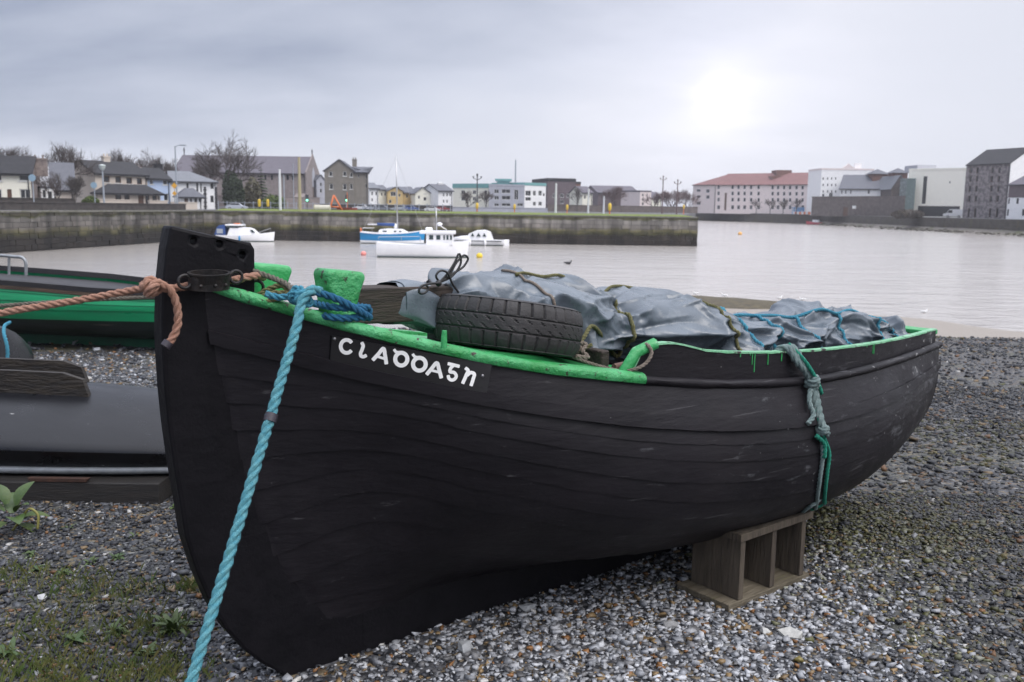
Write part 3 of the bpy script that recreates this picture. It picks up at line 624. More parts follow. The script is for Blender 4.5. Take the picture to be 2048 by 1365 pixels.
TS = [.40, .50, .60, .66, .78, .95, 1.02, 1.15, 1.28, 1.36, 1.50, 1.70, 1.84, 1.95, 2.15, 2.45, 2.75, 2.95, 3.15, 3.32, 3.42]
TTOP = [1.330, 1.340, 1.334, 1.328, 1.335, 1.355, 1.368, 1.335, 1.282, 1.262, 1.282, 1.272, 1.235, 1.180, 1.140, 1.112, 1.085, 1.098, 1.052, 1.015, .975]
TBOT = [1.190, 1.180, 1.14, 1.11, 1.08, 1.06, 1.05, 1.03, 1.01, .99, .95, .93, .91, .90, .88, .86, .86, .86, .87, .88, .90]
THW = [.073, .084, .105, .105, .15, .19, .205, .215, .21, .215, .27, .30, .31, .30, .275, .255, .235, .225, .205, .165, .08]
TNC = [.02, .02, .02, .02, .03, .05, .05, .06, .08, .09, .09, .10, .11, .12, .13, .14, .15, .16, .18, .19, .20]
LASH = [(.635, .24, .060), (1.02, .03, .05), (1.355, .16, .07), (1.80, .05, .07), (2.02, .09, .06), (2.20, .09, .06), (2.47, .08, .06), (2.78, .07, .06), (3.06, .08, .06), (3.26, .10, .05)]
def tnoise(x, y, z=0.0): return mnoise.noise(Vector((x, y, z)))
def tarp_base(s, ph):
    top, bot, hw, nc = (float(np.interp(s, TS, q)) for q in (TTOP, TBOT, THW, TNC))
    zc_ = bot + (top - bot) * (.42 if s > .75 else .5); c, sn = math.cos(ph), math.sin(ph); ex = .62 if s < .6 else .62 + .28 * min(1, (s - .6) / .4)
    a = math.copysign(abs(c) ** ex, c); b = math.copysign(abs(sn) ** ex, sn)
    return nc, zc_, hw * a, (top - zc_) * b if b > 0 else (zc_ - bot) * b
# folds: a field of sharp creases laid over the wrapped bundle, many of them running out of the lashings
tss = np.linspace(.42, 3.42, 460); phs = np.linspace(-math.pi, math.pi, 200, endpoint=False) - math.pi / 2
TGS, TGF = np.meshgrid(tss, phs, indexing='ij')
def crease_field():
    g = np.random.default_rng(21); Rl = np.interp(TGS, TS, THW) * 1.05; F = np.zeros_like(TGS)
    def add(s0, f0, ang, ln, amp, wd, one=False, skew=0.0, bow=0.0):
        ds = TGS - s0; df = TGF - f0; df = (df + math.pi) % (2 * math.pi) - math.pi; df = df * Rl
        c, sn = math.cos(ang), math.sin(ang); u = ds * c + df * sn; v = -ds * sn + df * c - bow * (u / ln) ** 2 * ln
        if one: win = np.where(u > 0, np.exp(-(u / ln) ** 2), np.exp(-(u / .015) ** 2))
        else: win = np.exp(-(u / ln) ** 4)
        w_ = wd * (1 + (.8 * np.clip(u / ln, 0, 1.5) if one else 0)); sk = np.where(v > 0, 1 + skew, 1 - skew)
        F[:] += amp * win * np.exp(-np.sqrt((v / (w_ * sk)) ** 2 + .006))
    for ls, p_, w_ in LASH:
        for f in np.arange(-1.2, 3.6, .34 if p_ > .055 else .8):
            for sd in (0, math.pi):
                if g.random() < .8: add(ls + (.012 if sd == 0 else -.012), f + g.normal(0, .1), sd + g.normal(0, .38), g.uniform(.07, .22), g.choice([1, 1, -.6]) * (.010 + p_ * .13) * g.uniform(.6, 1.6), g.uniform(.010, .024), True, g.uniform(-.5, .5), g.normal(0, .25))
    for _ in range(240):
        s0 = g.uniform(.7, 3.4); big = g.random() < .35
        add(s0, g.uniform(-1.4, 3.9), g.choice([g.normal(.35, .35), g.normal(-.5, .35), g.normal(1.4, .4)]), g.uniform(.10, .26) if big else g.uniform(.04, .13), g.choice([1, 1, -.75]) * (g.uniform(.028, .056) if big else g.uniform(.010, .024)) * min(1, (s0 - .55) * 2), g.uniform(.024, .050) if big else g.uniform(.008, .018), False, g.uniform(-.6, .6), g.normal(0, .35))
    for _ in range(260): add(g.uniform(.6, 3.4), g.uniform(-1.4, 3.9), g.uniform(-1.6, 1.6), g.uniform(.02, .07), g.choice([1, -.8]) * g.uniform(.0025, .007), g.uniform(.005, .010), False, g.uniform(-.5, .5), g.normal(0, .4))
    F *= np.clip((TGS - .44) / .25, .12, 1)
    lum = np.array([[.030 * tnoise(a * 2.4, math.cos(b) * 1.1, 31 + math.sin(b) * 1.1) + .010 * tnoise(a * 6, math.cos(b) * 2.2, 7 + math.sin(b) * 2.2) for b in phs[::4]] for a in tss]); lum = np.repeat(lum, 4, 1); kq = np.ones(9) / 9; lum = np.apply_along_axis(lambda q: np.convolve(np.r_[q[-4:], q, q[:4]], kq, 'valid'), 1, lum)
    return F + lum * np.clip((TGS - .6) / .4, 0, 1)
TFOLD = crease_field()
def tarp_pt(s, ph, off=0.0, folds=True):
    nc, zc_, a, b = tarp_base(s, ph); f = 1.0
    for ls, p_, w_ in LASH: f *= 1 - p_ * math.exp(-((s - ls) / w_) ** 2)
    h = math.hypot(a, b) + 1e-9; rad = h * f; ux, uz = a / h, b / h
    if folds:
        i = min(max((s - tss[0]) / (tss[1] - tss[0]), 0), len(tss) - 1.001); j = ((ph - phs[0]) / (phs[1] - phs[0])) % len(phs); i0, j0 = int(i), int(j); u, v = i - i0, j - j0; j1 = (j0 + 1) % len(phs)
        rad += (TFOLD[i0, j0] * (1 - u) + TFOLD[i0 + 1, j0] * u) * (1 - v) + (TFOLD[i0, j1] * (1 - u) + TFOLD[i0 + 1, j1] * u) * v
    rad = max(rad, .02) + off
    return np.array([s, nc + ux * rad, zc_ + uz * rad])
rg = np.array([[tarp_pt(s_, p_) + ([.022 * math.sin(p_ + .7) + .008 * math.sin(p_ * 5), 0, 0] if s_ < .45 else [0, 0, 0]) for p_ in phs] for s_ in tss])
rgw = BA + rg[..., 0:1] * BT + rg[..., 1:2] * BN + rg[..., 2:3] * ZZ
m_tarp = M('grey_blue_tarpaulin', (.12, .145, .172), (.08, .10, .122), scale=4, rough=.27, bump=.10, bscale=90, c3=(.17, .195, .22), scale3=9, lo3=.58, hi3=.75, spec=.6)
v_, f_ = loft(rgw, True, False); kk = len(phs); f_.append(tuple((len(tss) - 1) * kk + j for j in range(kk)))
solo('tarpaulin', 'crumpled grey blue tarpaulin wrapped round the spar and sails in the black boat', 'tarpaulin', (v_, f_), m_tarp, True, fix=False)

# ---- tyre
def tyre_vf(R=.272, W=.172):   # 13 inch road tyre
    prof = []                                                             # (r, y) round the section, inside lip -> tread -> other lip
    side = [(.170, .060), (.176, .070), (.190, .080), (.215, .087), (.240, .086), (.257, .080)]
    tread = [(y, 1.0 - .35 * (abs(y) / .086) ** 4 * .12) for y in np.linspace(.078, -.078, 53)]
    nA = 288; rings = []
    for i in range(nA):
        a = 2 * math.pi * i / nA; rr = []
        for r_, y in [(.165, .052)] + side: rr.append((r_, y))
        for y, _ in tread:
            r_ = R - .016 * (abs(y) / .078) ** 3.2
            g = 0.0
            for gy in (-.026, .026, 0.0): g = max(g, .006 * math.exp(-((y - gy) / .0028) ** 2)) if gy else g
            k = i % 8; sl = abs(y)
            if sl > .032: g = max(g, .0062 if (i + (2 if y > 0 else 5)) % 8 < 1 else 0)
            elif sl < .022 and sl > .007: g = max(g, .0045 if (i + int(y * 260)) % 8 < 1 else 0)
            rr.append((r_ - g, y))
        for r_, y in reversed(side): rr.append((r_, -y))
        rr.append((.165, -.052)); rr += [(.172, -.046), (.20, -.070), (.235, -.072), (.252, -.05), (.256, 0), (.252, .05), (.235, .072), (.20, .070), (.172, .046)]
        rings.append([(r_ * math.cos(a), r_ * math.sin(a), y) for r_, y in rr])
    rings = np.array(rings); v, f = loft(rings, True, False); k = rings.shape[1]; f += [((nA - 1) * k + j, (nA - 1) * k + (j + 1) % k, (j + 1) % k, j) for j in range(k)]
    return v, f
m_rub = M('worn_tyre_rubber', (.016, .015, .016), (.030, .028, .029), scale=9, rough=.62, bump=.25, bscale=70, c3=(.06, .058, .056), scale3=30, lo3=.66, hi3=.78)
ty = solo('car_tyre', 'worn black car tyre lying on the green foredeck against the tarpaulin', 'tyre', tyre_vf(), m_rub, True, 30, fix=False)
me = ty.data; me.transform(Matrix.Translation((0, 0, -me.vertices[0].co.z + me.vertices[0].co.z - .086)))
tyc = bw(.80, .215, 1.086)
ty.matrix_world = Matrix.Translation(Vector(tyc)) @ Matrix.Rotation(BANG, 4, 'Z') @ Matrix.Rotation(math.radians(10.5), 4, 'Y') @ Matrix.Rotation(math.radians(-3), 4, 'X') @ Matrix.Translation((0, 0, .086))

# ---- ropes
def rmat(name, c1, c2, c3=None): return M(name, c1, c2, scale=60, rough=.85, bump=.9, bscale=420, c3=c3, scale3=25, lo3=.62, hi3=.75)
m_blue = rmat('blue_polyrope', (.05, .30, .47), (.10, .42, .55)); m_blued = rmat('dark_blue_rope', (.015, .14, .30), (.03, .22, .40), (.04, .30, .42))
m_teal = rmat('pale_turquoise_rope', (.11, .44, .56), (.22, .58, .65), (.10, .36, .30)); m_orange = rmat('faded_orange_rope', (.56, .29, .20), (.66, .38, .28))
m_grey = rmat('grey_hemp_rope', (.17, .15, .12), (.28, .26, .21)); m_olive = rmat('olive_polyrope', (.17, .16, .06), (.27, .26, .12))
m_grn = rmat('emerald_rope', (.01, .30, .19), (.03, .40, .28)); m_sage = rmat('grey_green_rope', (.22, .32, .32), (.33, .43, .42), (.12, .28, .25))
m_cord = M('black_cord', (.012, .012, .013), rough=.5); m_tan = rmat('tan_cord', (.27, .22, .18), (.37, .31, .26))
def rope(name, label, pts, R, mat, **kw): return solo(name, label, 'rope', rope_vf(pts, R, **kw), mat, True, fix=False)
def lump(c, ax, R, r, turns, seed, flat=.75):
    """a knot: a tight ball of rope turns about a point"""
    g = np.random.default_rng(seed); pts = []; c = np.asarray(c, float); ax = np.asarray(ax, float) / np.linalg.norm(ax)
    e1 = np.cross(ax, [0.3, .2, .9]); e1 /= np.linalg.norm(e1); e2 = np.cross(ax, e1)
    for i in range(turns * 7 + 1):
        a = i / 7 * 2 * math.pi; tilt = .55 * math.sin(a * .5 + i * .31); h = (i / (turns * 7) - .5) * R * 1.5
        pts.append(c + (e1 * math.cos(a) + e2 * math.sin(a) * flat) * R * (1 + .12 * g.normal()) + ax * (h + tilt * R * .5))
    return rope_vf(pts, r)
# taut turquoise mooring line from the timberhead to the gravel before the camera
top = bpw(611, 592, .285); low = at_depth(378, 1362, 2.32); dr_ = (low - top); endp = top + dr_ * ((top[2] + 0.03) / -dr_[2])
rope('mooring_rope', 'taut turquoise rope running from the near timberhead down past the bow', [bpw(640, 584, .27), bpw(622, 581, .285), top] + [top + (endp - top) * f - ZZ * .02 * math.sin(math.pi * f) for f in np.linspace(.06, 1, 14)], .0152, m_teal, fray=.07, fuzz=2600)
_tape = top + (low - top) * .335 - ZZ * .018
solo('tape_whipping', 'dark tape wound round the turquoise rope halfway down', 'tape', tube([_tape - dr_ / np.linalg.norm(dr_) * .012, _tape + dr_ / np.linalg.norm(dr_) * .012], .0185, 12), M('dark_tape', (.035, .03, .04), rough=.5), True, 50)
# blue turns round the timberhead
def turn(z, d, a0=0, a1=2 * math.pi, slope=.0, k=26):
    P = []
    for a in np.linspace(a0, a1, k):
        c, s = math.cos(a), math.sin(a); ex = .45
        P.append(bw(.145 + (.062 + d) * math.copysign(abs(c) ** ex, c), .205 + (.064 + d) * math.copysign(abs(s) ** ex, s), z - slope * (c * .07)))
    return P
kn = bpw(598, 592, .25)
rope('bitt_lashing', 'two dark blue rope turns round the near green timberhead', turn(1.283, .010, .6, .6 + 2 * math.pi, .1) + turn(1.252, .012, .6, .6 + 2 * math.pi, .1) + [bpw(650, 590, .28), bpw(625, 585, .275), kn], .0118, m_blued)
rope('blue_knot', 'tangled blue knot lying on the rail between stem and timberhead', [bpw(530, 588, .19), bpw(560, 595, .21), bpw(582, 590, .23), bpw(590, 578, .235), bpw(604, 581, .26), bpw(607, 598, .265), bpw(590, 604, .255), bpw(580, 594, .25), bpw(592, 586, .265), bpw(612, 592, .27), bpw(622, 606, .27), bpw(605, 611, .27), bpw(592, 600, .27), bpw(600, 588, .275), bpw(618, 584, .28)], .0112, m_blue)
# grey ropes between stem and timberheads
rope('hemp_rope', 'pale grey rope slanting from the stem to the blue knot', [bpw(500, 540, .03), bpw(525, 549, .06), bpw(555, 560, .12), bpw(578, 572, .18), bpw(588, 585, .22)], .0095, m_grey)
rope('hemp_rope', 'two olive grey rope parts low behind the stem on the deck', [bpw(505, 600, .07), bpw(535, 580, .10), bpw(570, 573, .15), bpw(575, 584, .17), bpw(540, 588, .14), bpw(512, 604, .12), bpw(545, 600, .16), bpw(580, 588, .20)], .0095, m_olive)
# orange painter round the stem
ok = bpw(302, 573, .075); side_n = .075
rope('painter_rope', 'faded orange rope passed round the stem and led away to the left', [ok + np.array([-6.2, .6, -1.30]), ok + np.array([-4.5, .42, -.98]), ok + np.array([-3, .26, -.66]), at_depth(-60, 640, 2.78), at_depth(0, 627, 2.79), at_depth(150, 602, 2.80), at_depth(285, 577, 2.80), ok, bpw(330, 578, .075), bpw(372, 573, .07), bpw(420, 566, .07), bpw(470, 560, .068), bpw(505, 553, .07), bpw(519, 552, .05), bpw(522, 552, .0), bpw(526, 556, -.06), bpw(440, 560, -.075), bpw(330, 577, -.075), bpw(306, 578, -.03), bpw(300, 575, .04), bpw(298, 566, .078)], 0.0120, m_orange, fray=.06, fuzz=2200)
solo('orange_knot', 'bulky knot in the orange rope at the front of the stem', 'knot', join(rope_vf([bpw(296, 590, .10), bpw(291, 574, .12), bpw(297, 560, .12), bpw(310, 563, .12), bpw(308, 580, .13), bpw(298, 590, .12), bpw(305, 572, .14), bpw(320, 566, .12), bpw(318, 580, .10), bpw(308, 588, .10), bpw(300, 570, .10)], 0.0120), rope_vf([bpw(302, 562, .12), bpw(320, 568, .125), bpw(338, 578, .12), bpw(350, 600, .115), bpw(356, 632, .11), bpw(354, 655, .11), bpw(344, 678, .11), bpw(337, 687, .11)], 0.0120, fray=.06, fuzz=2200)), m_orange, True, fix=False)
solo('rope_end', 'frayed end of the orange rope bound with dark tape', 'tape', join(tube([bpw(338, 684, .11), bpw(330, 694, .11)], .0152, 12)), M('dark_tape', (.035, .03, .04), rough=.5), True, 50)
rope('stern_line', 'thin grey rope running left beneath the orange rope', [at_depth(-900, 700, 3.4), at_depth(-80, 618, 2.98), at_depth(0, 612, 2.97), at_depth(160, 601, 2.96), at_depth(315, 594, 2.95), bpw(360, 588, -.06)], .0072, m_grey)
# lashings round the tarpaulin
def lash(s, ph0, ph1, R, slant=0.0, k=26, end=None):
    P = [bw(*tarp_pt(s + slant * f, ph0 + (ph1 - ph0) * f, R * .75)) for f in np.linspace(0, 1, k)]
    return P + (end or [])
D = math.pi / 180
solo('black_cord', 'black cord tied in a looped bow round the forward end of the tarpaulin', 'cord', join(
    tube(lash(.635, 150 * D, -75 * D, .006, 0, 30), .0055, 7),
    tube([bpw(x, y, .10) for x, y in ((878, 566), (893, 550), (912, 520), (918, 507), (922, 520), (905, 552), (878, 566))], .0042, 7, .008),
    tube([bpw(x, y, .10) for x, y in ((878, 566), (905, 548), (930, 530), (936, 516), (930, 511), (916, 522), (895, 555), (876, 568))], .0042, 7, .008),
    tube([bpw(x, y, .11) for x, y in ((880, 566), (872, 552), (880, 542), (892, 544), (905, 568), (922, 592))], .0042, 7, .008),
    tube([bpw(x, y, .125) for x, y in ((878, 567), (858, 568), (840, 576), (838, 586), (850, 586), (857, 576), (852, 570))], .0042, 7, .008),
    sphere(bpw(877, 567, .115), .012, 10, 7)), m_cord, True, fix=False)
solo('tan_cord', 'tan cord crossing the tarpaulin behind the tyre', 'cord', tube(lash(.93, 95 * D, -20 * D, .006, .10), .0058, 8), m_tan, True, fix=False)
rope('olive_rope', 'olive rope running along the ridge of the tarpaulin', [bw(*tarp_pt(s_, p_ * D, .008)) for s_, p_ in ((.92, 70), (1.0, 84), (1.1, 88), (1.2, 92), (1.3, 95), (1.36, 90), (1.5, 97), (1.7, 100), (1.9, 98), (2.0, 88))], .0068, m_olive)
rope('olive_rope', 'olive lashing pinching the tarpaulin beside the tyre', lash(1.345, 88 * D, -40 * D, .007, .02) + [bpw(1180, 655, .33), bpw(1168, 675, .36), bpw(1158, 688, .38)], .0085, m_olive)
rope('olive_rope', 'olive lashing curving down the tarpaulin before the washboard', lash(1.80, 62 * D, -45 * D, .007, .06), .0075, m_olive)
for i, (s_, lb) in enumerate(((2.02, 'blue lashing on the tarpaulin nearest the tyre'), (2.20, 'second blue lashing on the tarpaulin from the tyre'), (2.47, 'third blue lashing on the tarpaulin from the tyre'), (2.78, 'fourth blue lashing on the tarpaulin, above the knotted rope'), (3.06, 'fifth blue lashing on the tarpaulin, near the stern'), (3.26, 'last blue lashing at the stern end of the tarpaulin'))):
    tag(rope('blue_lashing', lb, lash(s_, float(np.interp(s_, [2.02, 2.2, 2.47, 2.78, 3.06, 3.26], [66, 64, 62, 60, 62, 55])) * D, -50 * D, .007, -.03), .0082, m_blue), group='blue lashings')
rope('blue_ridge_rope', 'blue rope linking the lashings along the top of the tarpaulin', [bw(*tarp_pt(s_, p_ * D, .009)) for s_, p_ in ((1.99, 72), (2.02, 67), (2.1, 66), (2.2, 64), (2.33, 64), (2.47, 62), (2.62, 62), (2.78, 60), (2.9, 62), (3.06, 62), (3.16, 60), (3.26, 55))], .0082, m_blue)
solo('blue_hitch', 'blue and cream hitch on the ridge of the tarpaulin', 'knot', lump(bw(*tarp_pt(2.0, 72 * D, .02)), BT, .02, .0085, 3, 5), m_blue, True, fix=False)
rope('cream_rope_tail', 'pale green rope tail curling over beside the blue hitch', [bw(*tarp_pt(2.0, 76 * D, .02)), bpw(1412, 610, .17), bpw(1425, 618, .19), bpw(1438, 636, .22), bpw(1448, 648, .24)], .0066, m_olive)
# cord over the deck by the tyre and through the bracket
rope('deck_rope', 'thin brown rope trailing over the green deck and round the washboard bracket', [bpw(1145, 714, .40), bpw(1180, 727, .44), bpw(1220, 738, .50), bpw(1250, 742, .56), bpw(1275, 737, .592), bpw(1296, 722, .60), bpw(1303, 704, .60), bpw(1296, 691, .59), bpw(1287, 690, .55)], .0068, m_tan)
rope('frayed_rope', 'pale knotted rope ends lying on the deck beside the tyre', [bpw(1130, 708, .36), bpw(1160, 698, .38), bpw(1156, 688, .38), bpw(1172, 690, .38), bpw(1166, 704, .40), bpw(1176, 714, .42), bpw(1150, 713, .41)], .0088, m_tan)
rope('frayed_rope', 'short olive rope end on the deck pointing at the coaming', [bpw(1157, 702, .37), bpw(1170, 696, .38), bpw(1184, 690, .39)], .0075, m_olive)
# hull strap at the stern quarter
def hp(x, y, off=.014):
    """point on the near hull seen at a photo pixel"""
    best = None
    for u in np.linspace(1.5, NL - 1, 90):
        i = np.argmin(np.linalg.norm(PXH[int(u * 8)] - np.array([x, y]), axis=1)); d = np.linalg.norm(PXH[int(u * 8)][i] - np.array([x, y]))
        if best is None or d < best[0]: best = (d, int(u * 8), i)
    return HD[best[1], best[2]] + BN * off
_D = pchip(np.arange(NL), HL, np.arange(0, (NL - 1) * 8 + 1) / 8)
HD = BA + _D[..., 0:1] * BT + _D[..., 1:2] * BN + _D[..., 2:3] * ZZ
_v = HD - EYEP; _z = _v @ FW; PXH = np.stack([CX + FPX * (_v @ RT) / _z, CY - FPX * (_v @ UP) / _z], -1)
s0 = bpx(1575, 702, .66)[0]; q0 = sheer(s0); capp = bw(s0, q0[1] - .026, capz(s0) + .02)
stp = [bw(s0 - .02, q0[1] - .06, capz(s0) - .06), bw(s0 - .01, q0[1] - .045, capz(s0) + .008), capp]
knot1 = hp(1610, 762, .035)
straps = []
for i, dx in enumerate((-.014, .004, .022)):
    o = BT * dx; straps.append(rope_vf([p_ + o for p_ in stp] + [bw(s0 + .03, q0[1] + .012, capz(s0) - .03) + o, knot1 + o * .6, hp(1618, 800, .022) + o * .5, hp(1626, 835, .018) + o * .4, hp(1632, 862, .024)], .0145, fray=.12, fuzz=3500))
straps += [lump(knot1, (BT * .3 - ZZ), .024, .0135, 3, 11), lump(hp(1632, 860, .022), (BT * .2 - ZZ), .019, .0125, 3, 12),
           rope_vf([knot1, hp(1612, 800, .028), hp(1608, 825, .03), hp(1606, 845, .028)], .0105, fray=.08)]
solo('hull_strap', 'grey green knotted rope strap hanging over the washboard', 'rope', join(*straps), m_sage, True, fix=False)
rope('green_rope', 'emerald rope laid beside the grey strap under the hull', [capp + BT * .012 + ZZ * .012, bw(s0 + .045, q0[1] + .03, capz(s0) - .03), knot1 + BT * .01 + BN * .02, hp(1628, 790, .03), hp(1631, 770, .03), hp(1624, 800, .02), hp(1638, 870, .02)] + [hp(x, y, .012) for x, y in ((1648, 910), (1651, 940), (1646, 970), (1636, 1000), (1618, 1030), (1590, 1055), (1560, 1072))], .0082, m_grn)
rope('green_rope', 'short emerald rope tail below the lower knot of the strap', [hp(1630, 868, .02), hp(1634, 890, .02), hp(1636, 916, .02)], .0095, m_grn)
rope('blue_grey_rope', 'blue grey rope curving from the strap down under the bilge', [hp(x, y, .012) for x, y in ((1634, 872), (1638, 920), (1638, 950), (1630, 985), (1612, 1015), (1585, 1042), (1548, 1060), (1510, 1075))], .0088, m_sage)
# ------------------------------------------------------------------ green boat on the gravel behind
m_gh = M('green_hull_paint', (.006, .30, .12), (.010, .22, .09), scale=3, rough=.34, bump=.15, bscale=20, c3=(.03, .05, .06), scale3=3.5, lo3=.72, hi3=.78, stretch=(.3, 1, 2))
m_bl = M('dark_bilge_paint', (.008, .016, .015), (.016, .030, .025), scale=3, rough=.4, bump=.2, bscale=20, c3=(.12, .10, .085), scale3=2.2, lo3=.66, hi3=.72, stretch=(.16, 1, 2.5))
m_kg = M('green_keel_paint', (.012, .14, .07), (.02, .10, .055), scale=4, rough=.55, bump=.2, bscale=25)
m_gun = M('black_gunwale', (.02, .02, .024), (.035, .033, .034), scale=6, rough=.6, bump=.3, bscale=30, c3=(.12, .36, .33), scale3=3.0, lo3=.70, hi3=.72, stretch=(.5, 1, 1))
m_bro = M('bare_brown_strip', (.10, .065, .045), (.05, .035, .025), scale=8, rough=.8, bump=.3, bscale=30, stretch=(.3, 2, 2))
m_galv = M('galvanised_tube', (.30, .32, .34), (.22, .235, .25), scale=14, rough=.5, metal=.5, bump=.1)
g0, g1 = on_z(318, 697, -.345), on_z(80, 688, -.36); gd = (g0 - g1)[:2]; gd /= np.linalg.norm(gd); gang = math.atan2(gd[1], gd[0])
gb = thing('green_boat', 'green wooden boat with black gunwale resting on its keel behind the black bow', 'boat', (g0[0], g0[1], zg(g0[0], g0[1])), gang)
# stations along x (right end 0.75, bow far left), near side is -y
GS = np.array([-5.6, -5.0, -4.2, -3.2, -2.2, -1.2, -.4, .2, .6]); GH = np.array([1.12, 1.05, .98, .93, .89, .85, .80, .78, .77]); GW = np.array([.03, .36, .60, .76, .80, .78, .70, .60, .52])
def gsec(k, x):
    h, w_ = np.interp(x, GS, GH), np.interp(x, GS, GW)
    p = [(.05, .12), (.45 * w_ / .8, .20), (.86 * w_, .36), (1.02 * w_, .58), (1.03 * w_, .78 * h / .9), (1.0 * w_, h)]
    p = np.array([(max(a, .03), b) for a, b in p]); return pchip(np.arange(6), p, np.array([k * 5.0]))[0]
gx_ = np.linspace(-5.6, .6, 60); GK = [0, .17, .33, .46, .58, .70, .85, 1.0]
for side in (-1, 1):
    for j in range(7):
        rg = []
        for x in gx_:
            o = [gsec(GK[j] + (GK[j + 1] - GK[j]) * f, x) for f in (0, .33, .67, 1)]; of = (.012, .008, .004, -.002)
            rg.append([(x, side * (q[0] + d), q[1]) for q, d in zip(o, of)] + [(x, side * (q[0] - .03), q[1]) for q in o[::-1]])
        part(gb, 'plank', loft(np.array(rg)), m_bl if j < 3 else m_gh, True, 30)
    part(gb, 'gunwale', loft(np.array([[(x, side * (q[0] + a), q[1] + b) for a, b in ((.03, -.01), (.035, .055), (-.05, .065), (-.05, -.01))] for x in gx_ for q in [gsec(1, x)]])), m_gun)
    part(gb, 'rubbing_strip', loft(np.array([[(x, side * (q[0] + a), q[1] + b) for a, b in ((.0, -.06), (.035, -.055), (.035, -.012), (.0, -.012))] for x in gx_ for q in [gsec(1, x)]])), m_bro)
part(gb, 'keel', box(-5.4, .6, -.06, .06, -.03, .13), m_kg)
q = [gsec(f, .6) for f in np.linspace(0, 1, 10)]; sec = [(.6, -a, b) for a, b in q[::-1]] + [(.6, a, b) for a, b in q]
part(gb, 'transom', loft(np.array([sec, [(x + .04, y, z) for x, y, z in sec]])), m_gh)
part(gb, 'deck', loft(np.array([[(x, f * gsec(1, x)[0], gsec(1, x)[1] - .05) for f in (-.95, 0, .95)] for x in gx_]), False, False), m_gun, fix=False)
def gl(x, y):
    P = on_y(x, y, g0[1] - .4); return np.array([(P[0] - g0[0]) * math.cos(gang) + (P[1] - g0[1]) * math.sin(gang), -(P[0] - g0[0]) * math.sin(gang) + (P[1] - g0[1]) * math.cos(gang), P[2] - zg(g0[0], g0[1])])
part(gb, 'handrail', join(tube([gl(x, y) for x, y in ((-60, 508), (-20, 510), (30, 514), (45, 516), (51, 523), (52, 535), (52, 552))], .021, 8, .03), tube([gl(18, 514), gl(18, 550)], .016, 8)), m_galv, True, 50)

# ------------------------------------------------------------------ upturned currach at the left
m_cur = M('glossy_black_tar', (.0045, .005, .007), (.009, .0095, .012), scale=3, rough=.30, bump=.08, bscale=14, spec=.36, c3=(.4, .4, .4), scale3=17, lo3=.70, hi3=.74, stretch=(.7, 1, 1))
m_runner = M('tarred_runner_wood', (.008, .006, .005), (.026, .019, .012), scale=14, rough=.6, bump=.7, bscale=30, stretch=(.5, 2, 2), c3=(.08, .075, .07), scale3=20, lo3=.72, hi3=.78)
def currach(label, loc, rot, L, secs, runner):
    cu = thing('upturned_currach', label, 'currach', loc, rot)
    xs, W_, H_ = secs; gx2 = np.linspace(xs[0], xs[-1], 50); rg = []
    for x in gx2:
        w_, h = float(pchip(xs, W_, np.array([x]))[0]), float(pchip(xs, H_, np.array([x]))[0]); row = []
        for y, z in ((-.84, 0), (-.90, .12), (-.985, .33), (-.975, .38), (-.92, .45), (-.82, .55), (-.66, .69), (-.45, .84), (-.2, .96), (0, 1), (.2, .96), (.45, .84), (.66, .69), (.82, .55), (.92, .45), (.975, .38), (.985, .33), (.90, .12), (.84, 0)): row.append((x, y * w_, z * h))
        rg.append(row)
    hv, hf = loft(np.array(rg), False, False); nk = len(rg[0]); hf += [tuple(range(nk)), tuple(range(len(hv) - nk, len(hv)))]
    part(cu, 'hull', (hv, hf), m_cur, True, 40, fix=False)
    for y0 in runner:
        pr = []
        for x in np.linspace(xs[0] + .1, runner[y0], 24):
            w_, h = float(pchip(xs, W_, np.array([x]))[0]), float(pchip(xs, H_, np.array([x]))[0]); zz = np.interp(abs(y0), [0, .2, .45, .66, .82, .92], [1, .96, .84, .69, .55, .44]) * h
            pr.append([(x, y0 * w_ - .02, zz - .03), (x + .0, y0 * w_ - .016, zz + .125), (x, y0 * w_ + .016, zz + .125), (x, y0 * w_ + .02, zz - .03)])
        pr[-1] = [(a - .04 * (c > pr[-1][0][2] + .1), b, c - .03 * (c > pr[-1][0][2] + .1)) for a, b, c in pr[-1]]
        part(cu, 'runner', loft(np.array(pr)), m_runner)
    for s in (-1, 1): part(cu, 'gunwale', tube([(x, s * float(pchip(xs, W_, np.array([x]))[0]) * .86, .0) for x in np.linspace(xs[0], xs[-1], 16)], .022, 8), m_galv if s < 0 else m_runner, True, 50, label='galvanised tube along the near gunwale' if s < 0 else None)
    return cu
ce = on_y(420, 950, 4.72)
currach('glossy black upturned currach lying on a block left of the bow', (ce[0], 5.30, .135), math.radians(-2.5), 4, ([-4.5, -3.5, -2.5, -1.5, -.7, -.2, .1], [.40, .54, .60, .60, .57, .50, .42], [.26, .36, .40, .40, .37, .32, .27]), {-.28: -.82, .22: -.98})
sl_ = on_y(295, 1000, 4.62)
solo('timber_sleeper', 'black timber sleeper under the upturned currach', 'timber', bevel_box(sl_[0] - 3.2, sl_[0] + .02, 4.73, 4.93, -.02, .10, .006), m_dark)
rp_ = on_y(160, 968, 4.66)
solo('rusty_plate', 'rust brown strip of metal on the sleeper under the currach', 'metal plate', prism([(rp_[0] - .30, .104), (rp_[0], .104), (rp_[0] + .012, .122), (rp_[0] - .315, .122)], 4.725, 4.76), M('rust_plate', (.055, .022, .012), (.03, .014, .01), scale=30, rough=.8, bump=.3))
c2 = on_y(60, 735, 8.3)
